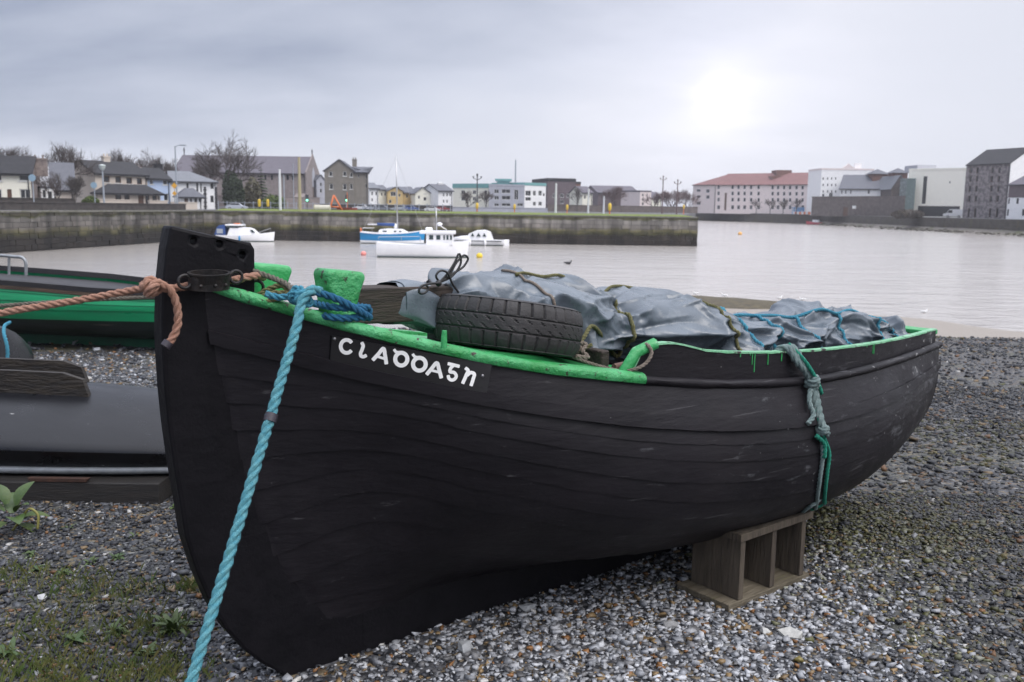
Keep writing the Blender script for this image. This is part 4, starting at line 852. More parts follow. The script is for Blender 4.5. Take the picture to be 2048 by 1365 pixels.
cb = currach('second black upturned currach whose rounded end shows above the nearer one', (c2[0] - .42, 8.75, zg(c2[0], 8.7) + .08), math.radians(-4), 3, ([-4.5, -3, -1.5, -.6, -.2, -.06, .0], [.5, .6, .62, .60, .55, .48, .38], [.55, .62, .64, .60, .52, .44, .30]), {.0: -.9})
solo('blue_tie_rope', 'thin blue rope over the rounded end of the far currach', 'rope', rope_vf([on_y(-10, 652, 8.30) + np.array([0, .25, 0]), on_y(2, 658, 8.20) + np.array([0, .05, 0]), on_y(9, 672, 8.13), on_y(14, 692, 8.10), on_y(15, 712, 8.10), on_y(11, 735, 8.09), on_y(9, 748, 8.09)], .016), m_blue, True, fix=False)
solo('blue_rope_end', 'dark blue rope end hanging from the sleeper on the left', 'rope', rope_vf([on_y(58, 968, 4.60), on_y(46, 985, 4.58), on_y(28, 1000, 4.56), on_y(20, 1016, 4.54)], .008), m_blued, True, fix=False)

# ------------------------------------------------------------------ weeds in the gravel
m_leaf = [M('weed_leaf_a', (.035, .066, .012), (.06, .088, .016), scale=20, rough=.55, bump=.2), M('weed_leaf_b', (.028, .06, .012), (.05, .085, .016), scale=20, rough=.5, bump=.2), M('dry_leaf', (.16, .12, .045), (.10, .09, .03), scale=20, rough=.7)]
def leaf_vf(L, W, bend, cup=.25, lobes=0):
    rg = []
    for f in np.linspace(0, 1, 9):
        w_ = W * (math.sin(math.pi * min(1, f * .92 + .06)) ** .8) * (1 + (.35 * math.sin(f * lobes * math.pi * 2) if lobes else 0)); a = bend * f
        x = L * (math.sin(a) / bend if bend else f); z = L * ((1 - math.cos(a)) / bend if bend else 0)
        rg.append([(x, -w_, -z + cup * w_), (x, 0, -z), (x, w_, -z + cup * w_)])
    return loft(np.array(rg), False, False)
LEAFM = {}
def leaf_obj(parent, key, mat, rot, pitch, sc, loc=(0, 0, 0)):
    k = (key, mat.name)
    if k not in LEAFM: LEAFM[k] = mesh('leaf', *leaf_vf(*key), mat, True)
    o = link('leaf', LEAFM[k], parent, loc); o.rotation_euler = (0, -pitch, rot); o.scale = (sc,) * 3; return o
def weed(x, y, label, nl, L, W, mi, lobes=0, up=(.2, .9), group=None):
    P = on_z(x, y, 0.0); t_ = thing('weed', label, 'weed', (P[0], P[1], zg(P[0], P[1]) + .004), 0, group)
    for i in range(nl):
        leaf_obj(t_, (L, W, round(rng.choice([.5, 1.0, 1.5]), 1), .3, lobes), m_leaf[mi if rng.random() < .85 else 0], rng.uniform(0, 6.28), rng.uniform(*up), rng.uniform(.65, 1.1), (rng.normal(0, L * .12), rng.normal(0, L * .12), 0))
    return t_
dk_ = thing('dock_plant', 'broad leaved dock plant wilting beside the sleeper at the left edge', 'plant', (*on_z(25, 1062, 0)[:2], 0.0))
for i, (a, p_, s_, h) in enumerate(((.3, .5, 1.2, .05), (2.0, .9, 1.3, .08), (3.4, .8, 1.2, .10), (4.6, .35, 1.15, .05), (5.4, .55, 1.3, .07), (1.1, 1.2, 1.2, .12), (.0, -.1, 1.05, .03), (2.7, 1.25, 1.1, .13), (5.9, .95, .9, .10))): leaf_obj(dk_, (.12, .032, .9, .35, 0), m_leaf[1 if i % 3 else 0], a, p_, s_, (0.03 * math.cos(a), .03 * math.sin(a), h))
part(dk_, 'stem', tube([(0, 0, 0), (.05, -.01, .06), (.11, -.02, .12), (.135, -.02, .10), (.14, -.03, .02)], .006, 6, .01), M('yellow_stem', (.20, .19, .05), rough=.6), True)
for x, y, lb, nl, L, W, mi, lo, up in ((345, 1262, 'largest weed, a feathery green clump left of the blue rope', 34, .085, .010, 0, 4, (.2, 1.3)), (232, 1118, 'small leafy weed in the gravel midway between block and bow', 12, .045, .008, 1, 0, (.3, 1.1)), (180, 1128, 'low spreading weed left of the small leafy one', 14, .045, .007, 0, 0, (.2, .9)), (265, 1185, 'straw coloured dry tuft in the middle of the gravel', 22, .05, .003, 2, 0, (.4, 1.4)), (130, 1148, 'pair of weed rosettes among dark stones', 14, .05, .007, 0, 0, (.2, .9)), (70, 1142, 'dark green rosette at the left', 14, .045, .008, 1, 0, (.2, .8)), (60, 1112, 'green weed patch under the dock plant', 18, .04, .007, 0, 0, (.2, 1.0)), (385, 1170, 'wispy dry weed touching the bow', 18, .05, .004, 2, 0, (.4, 1.4)), (150, 1285, 'weed with upright leaves in the lower left corner', 16, .06, .011, 1, 0, (.4, 1.2)), (228, 1268, 'grassy weed left of the feathery clump', 18, .07, .006, 0, 0, (.2, 1.1)), (292, 1312, 'broad leaf weed near the foot of the blue rope', 12, .05, .012, 0, 0, (.3, 1.0)), (348, 1012, 'two leaf weed at the back of the stem', 5, .05, .017, 0, 0, (.3, .8)), (12, 1310, 'fern like weed at the bottom left edge', 22, .08, .010, 1, 4, (.1, .8)), (268, 1075, 'tiny seedling on the gravel before the sleeper', 6, .04, .006, 0, 0, (.5, 1.2)), (140, 1060, 'little grass blades before the sleeper', 8, .05, .004, 0, 0, (.6, 1.4))):
    weed(x, y, lb, nl, L, W, mi, lo, up)
# thin grass and moss at the lower left
V_, F_, k_ = [], [], 0
for cx_, cy_, n_, sp in ((60, 1355, 520, .15), (200, 1350, 380, .14), (330, 1345, 300, .10), (300, 1260, 260, .10), (20, 1160, 260, .12), (150, 1180, 160, .12), (90, 1260, 260, .14), (230, 1190, 160, .1), (380, 1180, 120, .05)):
    c = on_z(cx_, cy_, 0)
    for _ in range(n_):
        x, y = c[0] + rng.normal(0, sp), c[1] + rng.normal(0, sp * .7); a = rng.uniform(0, 6.28); h = rng.uniform(.012, .055); w_ = rng.uniform(.0012, .0032); lx, ly = math.cos(a) * h * .7, math.sin(a) * h * .7
        V_ += [(x - w_ * math.sin(a), y + w_ * math.cos(a), 0), (x + w_ * math.sin(a), y - w_ * math.cos(a), 0), (x + lx * .5, y + ly * .5, h * .75), (x + lx, y + ly, h)]; F_ += [(k_, k_ + 1, k_ + 2), (k_ + 1, k_ + 3, k_ + 2)]; k_ += 4
tag(link('grass', mesh('grass', V_, F_, M('thin_grass', (.055, .10, .018), (.14, .125, .04), scale=14, rough=.7))), 'thin mossy grass growing through the gravel at lower left', 'grass', kind='stuff')
for x, y, r_, lb, c in ((345, 1182, .022, 'tan rounded stone on the gravel beside the bow', (.26, .19, .13)), (930, 1305, .03, 'large pale grey angular stone before the keel', (.30, .31, .32)), (1340, 1255, .028, 'pale stone slab in the gravel right of the bow', (.34, .34, .34)), (1530, 1268, .022, 'white stone below the crate', (.5, .5, .48)), (1580, 1276, .030, 'flat white stone right of the white stone below the crate', (.42, .42, .40)), (1055, 1222, .028, 'big grey stone against the keel', (.26, .27, .28)), (85, 1200, .018, 'white quartz pebble among dark stones at left', (.5, .5, .5))):
    P = on_z(x, y, 0); v = ICO * (1 + .22 * rng.normal(size=(12, 1))) * np.array([1.3, .9, .7]) * r_; a = rng.uniform(0, 6); v = np.stack([v[:, 0] * math.cos(a) - v[:, 1] * math.sin(a), v[:, 0] * math.sin(a) + v[:, 1] * math.cos(a), v[:, 2]], 1)
    solo('stone', lb, 'stone', (v + np.array([P[0], P[1], zg(P[0], P[1]) + r_ * .45]), ICOF.tolist()), M('stone_' + str(x), c, tuple(q * .7 for q in c), scale=40, rough=.6, bump=.2))
# ------------------------------------------------------------------ quays, land, buildings across the water
LAND_Z = 0.7
def gp(x, Y, z=LAND_Z):
    dz = z - EYE; return np.array([(((x - CX) / FPX) * (Y * FW[1] + dz * FW[2]) - Y * RT[1] - dz * RT[2]) / RT[0], Y, z])
def zp(x, y, Y): return float(on_y(x, y, Y)[2])
w00 = on_z(-330, 530, WATER_Z); w0 = on_z(0, 511, WATER_Z); w1 = on_z(408, 479.5, WATER_Z); p2 = on_z(1392, 493, WATER_Z)
pe = np.array([p2[0] + 3, p2[1] + 26, WATER_Z]); pe2 = np.array([*gp(1392, 330)[:2], WATER_Z])
m_asph = M('pale_asphalt', (.10, .10, .105), (.075, .075, .08), scale=.6, rough=.85, bump=.2, bscale=8)
m_turf = M('mown_grass', (.14, .18, .022), (.10, .13, .02), scale=.8, rough=.9, bump=.5, bscale=9)
land = [w00, w1, p2, pe, pe2, np.array([pe2[0] + 5, 900, 0]), np.array([-900, 900, 0]), np.array([-900, w00[1], 0])]
tag(link('quay_ground', mesh('quay_ground', *prism([(q[0], q[1]) for q in land], -3.0, LAND_Z, 2), m_asph, fix=True)), kind='structure')
# grass verge on the pier
gv = []
_n = (p2 - w1) / np.linalg.norm(p2 - w1); _b = np.array([-_n[1], _n[0], 0])
for f in np.linspace(.02, .995, 60):
    c = w1 + (p2 - w1) * f; dpt = np.interp(f, [0, .06, .7, 1], [.5, 11, 11, 9]); gv.append([(*(c + _b * (.6 + dpt * u))[:2], LAND_Z + .10 + h + .03 * mnoise.noise(Vector((f * 60, u * 3, 0)))) for u, h in ((0, -.15), (0, .04), (.15, .07), (.4, .13), (.7, .19), (.9, .20), (1, -.15))])
tag(link('grass_verge', mesh('grass_verge', *loft(np.array(gv), False, False), m_turf, True)), kind='structure')

def tide_stone():
    m = bpy.data.materials.new('tide_stained_stone'); m.use_nodes = True; t = m.node_tree; b = t.nodes['Principled BSDF']; b.inputs['Roughness'].default_value = .8
    geo = t.nodes.new('ShaderNodeNewGeometry'); sp = t.nodes.new('ShaderNodeSeparateXYZ'); t.links.new(geo.outputs['Position'], sp.inputs[0])
    nz = t.nodes.new('ShaderNodeTexNoise'); nz.inputs['Scale'].default_value = .35; nz.inputs['Detail'].default_value = 8; nz.inputs['Roughness'].default_value = .65; t.links.new(geo.outputs['Position'], nz.inputs['Vector'])
    hgt = math_node(t, 'ADD', sp.outputs[2], math_node(t, 'MULTIPLY', math_node(t, 'SUBTRACT', nz.outputs[0], .5), 1.3))
    mr = t.nodes.new('ShaderNodeMapRange'); mr.inputs[1].default_value = WATER_Z; mr.inputs[2].default_value = LAND_Z; t.links.new(hgt, mr.inputs[0])
    r_ = t.nodes.new('ShaderNodeValToRGB'); t.links.new(mr.outputs[0], r_.inputs[0]); el = r_.color_ramp.elements
    el[0].position = 0; el[0].color = (.028, .022, .018, 1); el[1].position = 1; el[1].color = (.11, .095, .065, 1)
    for p_, c_ in ((.33, (.032, .026, .02)), (.40, (.05, .048, .016)), (.52, (.15, .135, .065)), (.62, (.21, .19, .17)), (.86, (.235, .22, .20)), (.93, (.085, .085, .03))): q = el.new(p_); q.color = (*c_, 1)
    n2 = t.nodes.new('ShaderNodeTexNoise'); n2.inputs['Scale'].default_value = .9; n2.inputs['Detail'].default_value = 6
    mpn = t.nodes.new('ShaderNodeMapping'); mpn.inputs['Scale'].default_value = (1, 1, .12); t.links.new(geo.outputs['Position'], mpn.inputs[0]); t.links.new(mpn.outputs[0], n2.inputs['Vector'])
    m2 = t.nodes.new('ShaderNodeMapRange'); m2.inputs[1].default_value = .35; m2.inputs[2].default_value = .62; m2.inputs[3].default_value = .35; m2.inputs[4].default_value = 1.25; t.links.new(n2.outputs[0], m2.inputs[0])
    a = t.nodes.new('ShaderNodeAttribute'); a.attribute_name = 'tint'
    v1 = t.nodes.new('ShaderNodeVectorMath'); v1.operation = 'SCALE'; t.links.new(r_.outputs[0], v1.inputs[0]); t.links.new(m2.outputs[0], v1.inputs['Scale'])
    v2 = t.nodes.new('ShaderNodeVectorMath'); v2.operation = 'MULTIPLY'; t.links.new(v1.outputs[0], v2.inputs[0]); t.links.new(a.outputs['Color'], v2.inputs[1]); t.links.new(v2.outputs[0], b.inputs['Base Color'])
    return m
m_tide = tide_stone(); m_cope = M('coping_stone', (.17, .165, .15), (.10, .10, .07), scale=1.5, rough=.85, bump=.3, bscale=10)
def stone_wall(name, label, a, b, ztop, zbot, course=.40, thick=.25, cope=True, mat=None, dark=1.0):
    d = (b - a)[:2]; L = float(np.linalg.norm(d)); ang = math.atan2(d[1], d[0]); t_ = thing(name, label, 'wall', (a[0], a[1], zbot), ang)
    H = ztop - zbot; V_, F_, T_ = [], [], []; z = 0; k = 0
    while z < H - .02:
        h = min(course * rng.uniform(.85, 1.15), H - z); x = 0
        while x < L - .02:
            w_ = min(rng.uniform(.55, 1.25), L - x); y0 = -rng.uniform(.0, .07); g = .015
            v, f = box(x + g, x + w_ - g, y0 - .06, thick, z + g, z + h - g); V_.append(v); F_ += [[i + k for i in q] for q in f]; k += 8; T_ += [rng.uniform(.65, 1.25) * dark] * 8; x += w_
        z += h
    me = mesh('stone_facing', np.concatenate(V_), F_, mat or m_tide); at = me.attributes.new('tint', 'FLOAT_COLOR', 'POINT'); at.data.foreach_set('color', np.c_[np.repeat(np.array(T_)[:, None], 3, 1), np.ones(len(T_))].astype(np.float32).ravel())
    o = link('stone_facing', me, t_); o['kind'] = 'stuff'
    part(t_, 'wall_core', box(0.01, L - .01, .02, thick + .5, 0, H - .02), M('wall_core_dark', (.03, .028, .025), rough=.9))
    if cope:
        x = 0
        while x < L - .1:
            w_ = min(rng.uniform(1.2, 1.9), L - x); part(t_, 'coping_stone', box(x + .012, x + w_ - .012, -.16, .55, H, H + .13 + rng.uniform(0, .02)), m_cope, fix=False); x += w_
    return t_
stone_wall('quay_wall', 'weed stained stone quay wall on the left behind the green boat', w00, w1, LAND_Z, WATER_Z - .3, dark=.55)
stone_wall('pier_wall', 'long grey stone pier wall with grass on top across the basin', w1, p2, LAND_Z, WATER_Z - .3)
stone_wall('pier_end_wall', 'short end wall of the stone pier facing the open water', p2, pe, LAND_Z, WATER_Z - .3)
# right bank
rq = [gp(1385, 335, WATER_Z), gp(1640, 272, WATER_Z), gp(1860, 198, WATER_Z), gp(2048, 163, WATER_Z), gp(2500, 118, WATER_Z)]
RZ = 0.6
tag(link('right_bank', mesh('right_bank', *prism([(q[0], q[1] + .6) for q in rq] + [(900, 118), (900, 900), (70, 900)], -3, RZ, 2), m_asph, fix=True)), kind='structure')
m_dkst = M('dark_quay_stone', (.085, .075, .062), (.05, .045, .038), scale=.8, rough=.85, bump=.5, bscale=4, c3=(.09, .078, .03), scale3=.5, lo3=.55, hi3=.7)
for i, lb in enumerate(('far stretch of dark quay wall below the long hotel', 'dark quay wall below the old stone arch wall', 'dark weedy quay wall below the stone warehouse', 'quay wall at the right edge below the white house')):
    stone_wall('river_wall', lb, rq[i], rq[i + 1], RZ, WATER_Z - .3, .55, cope=False, mat=m_dkst)
fs = []
for a, b, n_ in ((rq[1], rq[2], 14), (rq[2], rq[3], 14), (rq[3], rq[4], 10)):
    for f in np.linspace(0, 1, n_, endpoint=False):
        c = a + (b - a) * f; wv = 5.5 + 2.5 * mnoise.noise(Vector((c[1] * .08, 0, 0))); fs.append([(c[0] - u * wv * .55, c[1] - u * wv * .85, z_ + .12 * mnoise.noise(Vector((c[1] * .4, u * 4, 2)))) for u, z_ in ((-.05, -1.25), (.25, -1.6), (.6, -2.0), (1, -2.35))])
tag(link('foreshore', mesh('foreshore', *loft(np.array(fs), False, False), M('foreshore_mud', (.17, .15, .135), (.10, .09, .07), scale=.5, rough=.8, bump=.6, bscale=3, c3=(.08, .085, .03), scale3=.35, lo3=.55, hi3=.65), True)), kind='structure')
V_, F_, k_ = [], [], 0
for i in range(900):
    a, b = (rq[1], rq[2]) if rng.random() < .45 else (rq[2], rq[3] + (rq[4] - rq[3]) * .5); f = rng.random(); P = a + (b - a) * f + np.array([-rng.exponential(1.6), -rng.exponential(2.0), .15]); r_ = rng.uniform(.12, .4)
    V_.append(ICO * (1 + .2 * rng.normal(size=(12, 1))) * np.array([1.3, 1, .6]) * r_ + P + [0, 0, rng.uniform(-.15, .25)]); F_ += (ICOF + k_).tolist(); k_ += 12
tag(link('foreshore_rocks', mesh('foreshore_rocks', np.concatenate(V_), F_, M('shore_rock', (.10, .09, .075), (.05, .05, .03), scale=.6, rough=.9))), 'dark boulders and weed along the foot of the right hand quay', 'rocks', kind='stuff')
# shingle bar and gulls' strand in the shallows
b0, b1 = on_z(1250, 594, -2.1), on_z(1620, 612, -2.1); rg = []
for f in np.linspace(0, 1, 40):
    c = b0 + (b1 - b0) * f; wd = (3.6 * math.sin(math.pi * min(1, .08 + f * .95)) ** .6 + .1) * (1 + .15 * mnoise.noise(Vector((f * 9, 0, 0)))); rg.append([(c[0] + .3 * u * wd, c[1] + u * wd, WATER_Z - .12 + .30 * (1 - u * u) * min(1, 6 * (1 - f), 6 * f + .2)) for u in np.linspace(-1, 1, 11)])
tag(link('shingle_bar', mesh('shingle_bar', *loft(np.array(rg), False, False), M('weedy_shingle', (.095, .078, .042), (.05, .042, .028), scale=3, rough=.9, bump=.8, bscale=14, c3=(.14, .12, .09), scale3=9, lo3=.6, hi3=.7), True)), kind='structure')

# ---- a building with real openings: local x along the front, y inwards, z up
m_glass = M('dark_window_glass', (.016, .019, .023), rough=.12, spec=.6); m_brownf = M('brown_window_frame', (.10, .05, .03), rough=.6); m_whitef = M('white_window_frame', (.62, .62, .6), rough=.5)
m_gutter = M('dark_gutter', (.03, .03, .033), rough=.5)
def wall_front(W, H, ops, gable=None):
    xs = sorted({0, W, *[q for o in ops for q in (o[0], o[2])]}); zs = sorted({0, H, *[q for o in ops for q in (o[1], o[3])]}); V_, F_ = [], []
    def quad(a): i = len(V_); V_.extend(a); F_.append((i, i + 1, i + 2, i + 3))
    for i in range(len(xs) - 1):
        for j in range(len(zs) - 1):
            cx_, cz_ = (xs[i] + xs[i + 1]) / 2, (zs[j] + zs[j + 1]) / 2
            if any(o[0] < cx_ < o[2] and o[1] < cz_ < o[3] for o in ops): continue
            quad([(xs[i], 0, zs[j]), (xs[i + 1], 0, zs[j]), (xs[i + 1], 0, zs[j + 1]), (xs[i], 0, zs[j + 1])])
    d = .18
    for a, b, c, e in ops:
        quad([(a, 0, b), (a, d, b), (a, d, e), (a, 0, e)]); quad([(c, 0, b), (c, 0, e), (c, d, e), (c, d, b)]); quad([(a, 0, e), (a, d, e), (c, d, e), (c, 0, e)]); quad([(a, 0, b), (c, 0, b), (c, d, b), (a, d, b)])
    return V_, F_
def building(name, label, x0, x1, Y0, Y1, ye, D, wall, roofm, roof=('ridge', 2.5), wins=(), doors=(), frame=None, chim=(), zb=None, cat='house', sidewins=(), group=None, ov=.25, glass=None, sill=None):
    zb = LAND_Z - .1 if zb is None else zb
    P0, P1 = gp(x0, Y0, zb), gp(x1, Y1, zb); d = (P1 - P0)[:2]; W = float(np.linalg.norm(d)); ang = math.atan2(d[1], d[0]); H = zp(x0, ye, Y0) - zb
    t_ = thing(name, label, cat, P0, ang, group)
    def toloc(r):
        o = []
        for xx, yy in ((r[0], r[3]), (r[2], r[1])):
            # hit the front plane
            nn = np.array([-math.sin(ang), math.cos(ang), 0]); P = on_plane(xx, yy, P0, nn); o += [float((P - P0)[:2] @ (d / W)), float(P[2] - zb)]
        return [max(.05, o[0]), max(.05, o[1]), min(W - .05, o[2]), min(H - .05, o[3])]
    ops = [q for q in (toloc(r) for r in list(wins) + list(doors)) if q[2] - q[0] > .1 and q[3] - q[1] > .1]; nw = len(wins)
    V_, F_ = wall_front(W, H, ops); V_ = [tuple(q) for q in V_]
    def quad(a): i = len(V_); V_.extend(a); F_.append(tuple(range(i, i + len(a))))
    kind, rise = roof[0], roof[1]
    quad([(0, D, 0), (0, 0, 0), (0, 0, H), (0, D, H)]); quad([(W, 0, 0), (W, D, 0), (W, D, H), (W, 0, H)]); quad([(W, D, 0), (0, D, 0), (0, D, H), (W, D, H)])
    if kind in ('ridge', 'hipR', 'hipL'):
        if kind != 'hipL': quad([(0, 0, H), (0, D, H), (0, D / 2, H + rise)])
        if kind != 'hipR': quad([(W, 0, H), (W, D, H), (W, D / 2, H + rise)])
    if kind == 'gable': quad([(0, 0, H), (W, 0, H), (W / 2, 0, H + rise)]); quad([(0, D, H), (W, D, H), (W / 2, D, H + rise)])
    if kind == 'flat': quad([(0, 0, H), (W, 0, H), (W, D, H), (0, D, H)])
    part(t_, 'wall', (np.array(V_), F_), wall, fix=False)
    th = .14; ro = None
    def slab(quads):
        vfs = []
        for q in quads:
            q = np.array(q, float); n_ = np.cross(q[1] - q[0], q[2] - q[0]); n_ /= np.linalg.norm(n_); n_ *= np.sign(n_[2]); vfs.append(loft(np.array([q + n_ * .02, q + n_ * (.02 + th)])))
        return join(*vfs)
    m_ = W / 2 if kind == 'gable' else D / 2; sl = rise / m_ * ov
    if kind in ('ridge', 'hip', 'hipR', 'hipL'):
        hl = D / 2 if kind in ('hip', 'hipL') else -ov; hr = W - D / 2 if kind in ('hip', 'hipR') else W + ov
        el = -ov; er = W + ov; q = [[(el, -ov, H - sl), (er, -ov, H - sl), (hr, D / 2, H + rise), (hl, D / 2, H + rise)], [(el, D + ov, H - sl), (er, D + ov, H - sl), (hr, D / 2, H + rise), (hl, D / 2, H + rise)]]
        if kind in ('hip', 'hipL'): q.append([(el, -ov, H - sl), (el, D + ov, H - sl), (hl, D / 2, H + rise)])
        if kind in ('hip', 'hipR'): q.append([(er, -ov, H - sl), (er, D + ov, H - sl), (hr, D / 2, H + rise)])
        ro = part(t_, 'roof', slab(q), roofm)
    elif kind == 'gable':
        ro = part(t_, 'roof', slab([[(-ov, -ov, H - sl), (-ov, D + ov, H - sl), (W / 2, D + ov, H + rise), (W / 2, -ov, H + rise)], [(W + ov, -ov, H - sl), (W + ov, D + ov, H - sl), (W / 2, D + ov, H + rise), (W / 2, -ov, H + rise)]]), roofm)
    else:
        ro = part(t_, 'roof', join(box(-.08, W + .08, -.08, .22, H + .003, H + rise), box(-.08, W + .08, D - .22, D + .08, H + .003, H + rise), box(-.08, .22, .222, D - .222, H + .003, H + rise), box(W - .22, W + .08, .222, D - .222, H + .003, H + rise), box(.23, W - .23, .23, D - .23, H - .05, H + .06)), roofm)
    for i, (a, b, c, e) in enumerate(ops):
        fr_ = min(.09, (c - a) * .12)
        if i < nw:
            bars = [box(a, c, .10, .16, e - fr_, e), box(a, c, .10, .16, b, b + fr_), box(a, a + fr_, .10, .16, b + fr_, e - fr_), box(c - fr_, c, .10, .16, b + fr_, e - fr_)]
            wi = part(t_, 'window', join(*bars), frame or m_whitef, fix=False); part(wi, 'pane', box(a + fr_ * .6, c - fr_ * .6, .14, .17, b + fr_ * .6, e - fr_ * .6), glass or m_glass, fix=False)
            if (c - a) > .9 and name not in ('museum',): part(wi, 'glazing_bar', box((a + c) / 2 - .03, (a + c) / 2 + .03, .09, .138, b + fr_, e - fr_), frame or m_whitef, fix=False)
            if sill: part(wi, 'sill', box(a - .12, c + .12, -.08, .08, b - .10, b - .005), sill, fix=False)
        else:
            part(t_, 'door', box(a, c, .10, .15, b, e), m_brownf if name != 'church' else m_glass, fix=False)
    if kind != 'flat' and kind != 'gable':
        part(t_, 'gutter', box(-ov, W + ov, -ov - .13, -ov - .01, H - sl - .10, H - sl + .02), m_gutter, fix=False)
        part(t_, 'downpipe', box(W - .28, W - .18, -.11, -.02, .02, H - .12), m_gutter, fix=False)
    for (cx_, cyt, cw, ch, mt) in chim:                                   # chimney at pixel x, top pixel y
        nn = np.array([-math.sin(ang), math.cos(ang), 0]); P = on_plane(cx_, cyt, P0 + nn * D * .5, nn); lx = float((P - P0)[:2] @ (d / W)); zt = float(P[2] - zb)
        if kind == 'gable': ly = D * .5
        else: ly = D / 2
        c_ = part(ro, 'chimney', join(box(lx - cw / 2, lx + cw / 2, ly - .35, ly + .35, zt - ch, zt), box(lx - cw / 2 - .08, lx + cw / 2 + .08, ly - .43, ly + .43, zt - .18, zt - .03), *[tube([(lx + o, ly, zt), (lx + o, ly, zt + .35)], .1, 6) for o in (-cw * .25, cw * .25)]), mt)
    t_['_W'], t_['_H'] = W, H
    return t_
def wl(name, c, k=.85, sc=1.2, rough=.85): return M(name, c, tuple(q * k for q in c), scale=sc, rough=rough, bump=.15, bscale=8)
slate = wl('dark_slate', (.024, .024, .028), .75); slateg = wl('grey_slate', (.12, .125, .145), .85); slatep = wl('purple_grey_slate', (.115, .105, .125), .85); slatew = wl('pale_wet_slate', (.17, .18, .20), .85)
cream = wl('cream_render', (.80, .78, .67), .92); beige = wl('beige_render', (.58, .51, .44), .92); bluer = wl('pale_blue_render', (.42, .52, .70), .92); whiter = wl('white_render', (.82, .82, .82), .92); stoneg = wl('gable_stone', (.27, .22, .20), .6, 2.5)
chst = wl('church_stone', (.27, .23, .22), .7, 1.5); sch = wl('grey_brown_render', (.22, .20, .17), .8); yellow = wl('yellow_render', (.60, .44, .20)); tealm = wl('teal_cladding', (.16, .36, .36)); greyb = wl('grey_panel', (.42, .43, .48)); brick = wl('red_brown_brick', (.19, .10, .08), .7); mauve = wl('mauve_brick', (.13, .10, .11), .8); pinkst = wl('pinkish_render', (.72, .63, .61), .92); hotroof = wl('flare_red_tile', (.21, .105, .10), .8, .6); museum = wl('museum_cream_panel', (.88, .85, .75), .95); wst = M('rubble_stone', (.24, .215, .215), (.11, .098, .105), scale=1.4, rough=.9, bump=.6, bscale=4, lo=.45, hi=.55); archst = M('old_wall_stone', (.15, .125, .115), (.09, .075, .07), scale=1.1, rough=.9, bump=.6, bscale=4); greengl = wl('green_glass', (.09, .13, .13), .9, 1, .25); dkrec = wl('dark_recess', (.04, .04, .045))  # hotroof: the red of the flare is put into the brown tile colour
lead = wl('lead_flashing', (.28, .29, .31))

h1 = building('house', 'white two storey house with black roof at the left edge', -150, 65, 93, 96, 343, 5.2, cream, slate, ('ridge', 1.75), [(38, 349, 56, 362), (-18, 349, 3, 362), (40, 379, 61, 397), (-14, 379, 3, 397), (-80, 349, -60, 362), (-80, 379, -60, 397)], [(15, 379, 23, 399)], chim=[(78, 317, 1.5, 1.9, stoneg)], sill=m_whitef)
W_, H_ = h1['_W'], h1['_H']; part(h1, 'gable_cladding', prism([(0.0, 0.0), (5.2, 0.0), (5.2, H_), (2.6, H_ + 1.62), (0, H_)], W_ + .003, W_ + .06, 0), stoneg, label='bare mottled stone gable end')
building('cottage', 'low pale cottage behind the bare shrubs between the white and beige houses', 84, 112, 99, 100, 377, 4, whiter, slateg, ('flat', .2), [(86, 380, 92, 396), (96, 383, 105, 398)])
building('cottage', 'small grey gabled building half hidden by a dark tree', 108, 150, 106, 107, 378, 6, beige, slateg, ('ridge', 3.0), [(112, 384, 118, 392)])
h2 = building('house', 'beige two storey house with dark roof and brown windows', 193, 297, 120, 126, 347.5, 7.5, beige, slate, ('ridge', 1.7), [(208, 353, 219, 365), (231, 354, 242, 366), (253, 356, 264, 368), (274, 357, 284, 369)], frame=m_brownf, sill=m_whitef, chim=[(211, 313, .9, 1.2, beige), (274, 334, .9, .9, chst), (316, 328, 1.0, 1.4, slate)])
building('porch_wing', 'beige single storey front with hipped dark roof before the beige house', 196, 322, 118, 122, 384.5, 3.2, beige, slate, ('hip', .95), [(231, 386, 242, 405), (249, 387, 259, 403), (291, 389, 298, 409), (305, 389, 313, 405)], [(277, 388, 287, 414)], frame=m_brownf, ov=.4)
building('house', 'pale blue terraced house beside the beige house', 297.3, 342, 126.2, 128.5, 358, 7.2, bluer, slate, ('ridge', 1.5), [(300, 360, 306, 369), (326, 361, 335, 370), (328, 388, 337, 402)], sill=m_whitef)
h4 = building('house', 'white house with dark quoins and grey hipped slate roof', 342.3, 435, 128.7, 131, 363, 7.0, whiter, slatew, ('hipR', 1.4), [(347, 365, 353, 377), (373, 367, 377, 378), (393, 366, 396, 384), (401, 366, 403, 385), (421, 367, 427, 378), (421, 392, 427, 405)], frame=slate)
for xx in (411.5, 434):
    for k_ in range(11):
        P = gp(xx, 128.7 + (xx - 342) / 93 * 2.3, 0); ly = float(np.linalg.norm((P - np.array(h4.location))[:2])); part(h4, 'quoin', box(ly - (.22 if k_ % 2 else .14), min(ly + (.22 if k_ % 2 else .14), h4['_W'] + .03), -.05, .1, .06 + k_ * .29, .31 + k_ * .29), slate, fix=False)
building('porch', 'white porch with hipped slate roof on the quoined house', 361, 405, 126.5, 128.2, 391, 2.0, whiter, slateg, ('hip', .9), [(380, 393, 384, 404), (389, 393, 394, 405), (398, 393, 402, 404)], [(369, 393, 376, 406)], frame=slate, ov=.35)
ch = building('church', 'large grey stone church with purple slate roof and crosses', 350, 612, 190, 190, 344, 12.5, chst, slatep, ('ridge', 3.6), [(541, 350, 546, 361), (572, 350, 578, 361), (583, 351, 588, 361), (500, 350, 505, 361), (528, 350, 533, 361)], cat='church', frame=chst)
W_, H_ = ch['_W'], ch['_H']
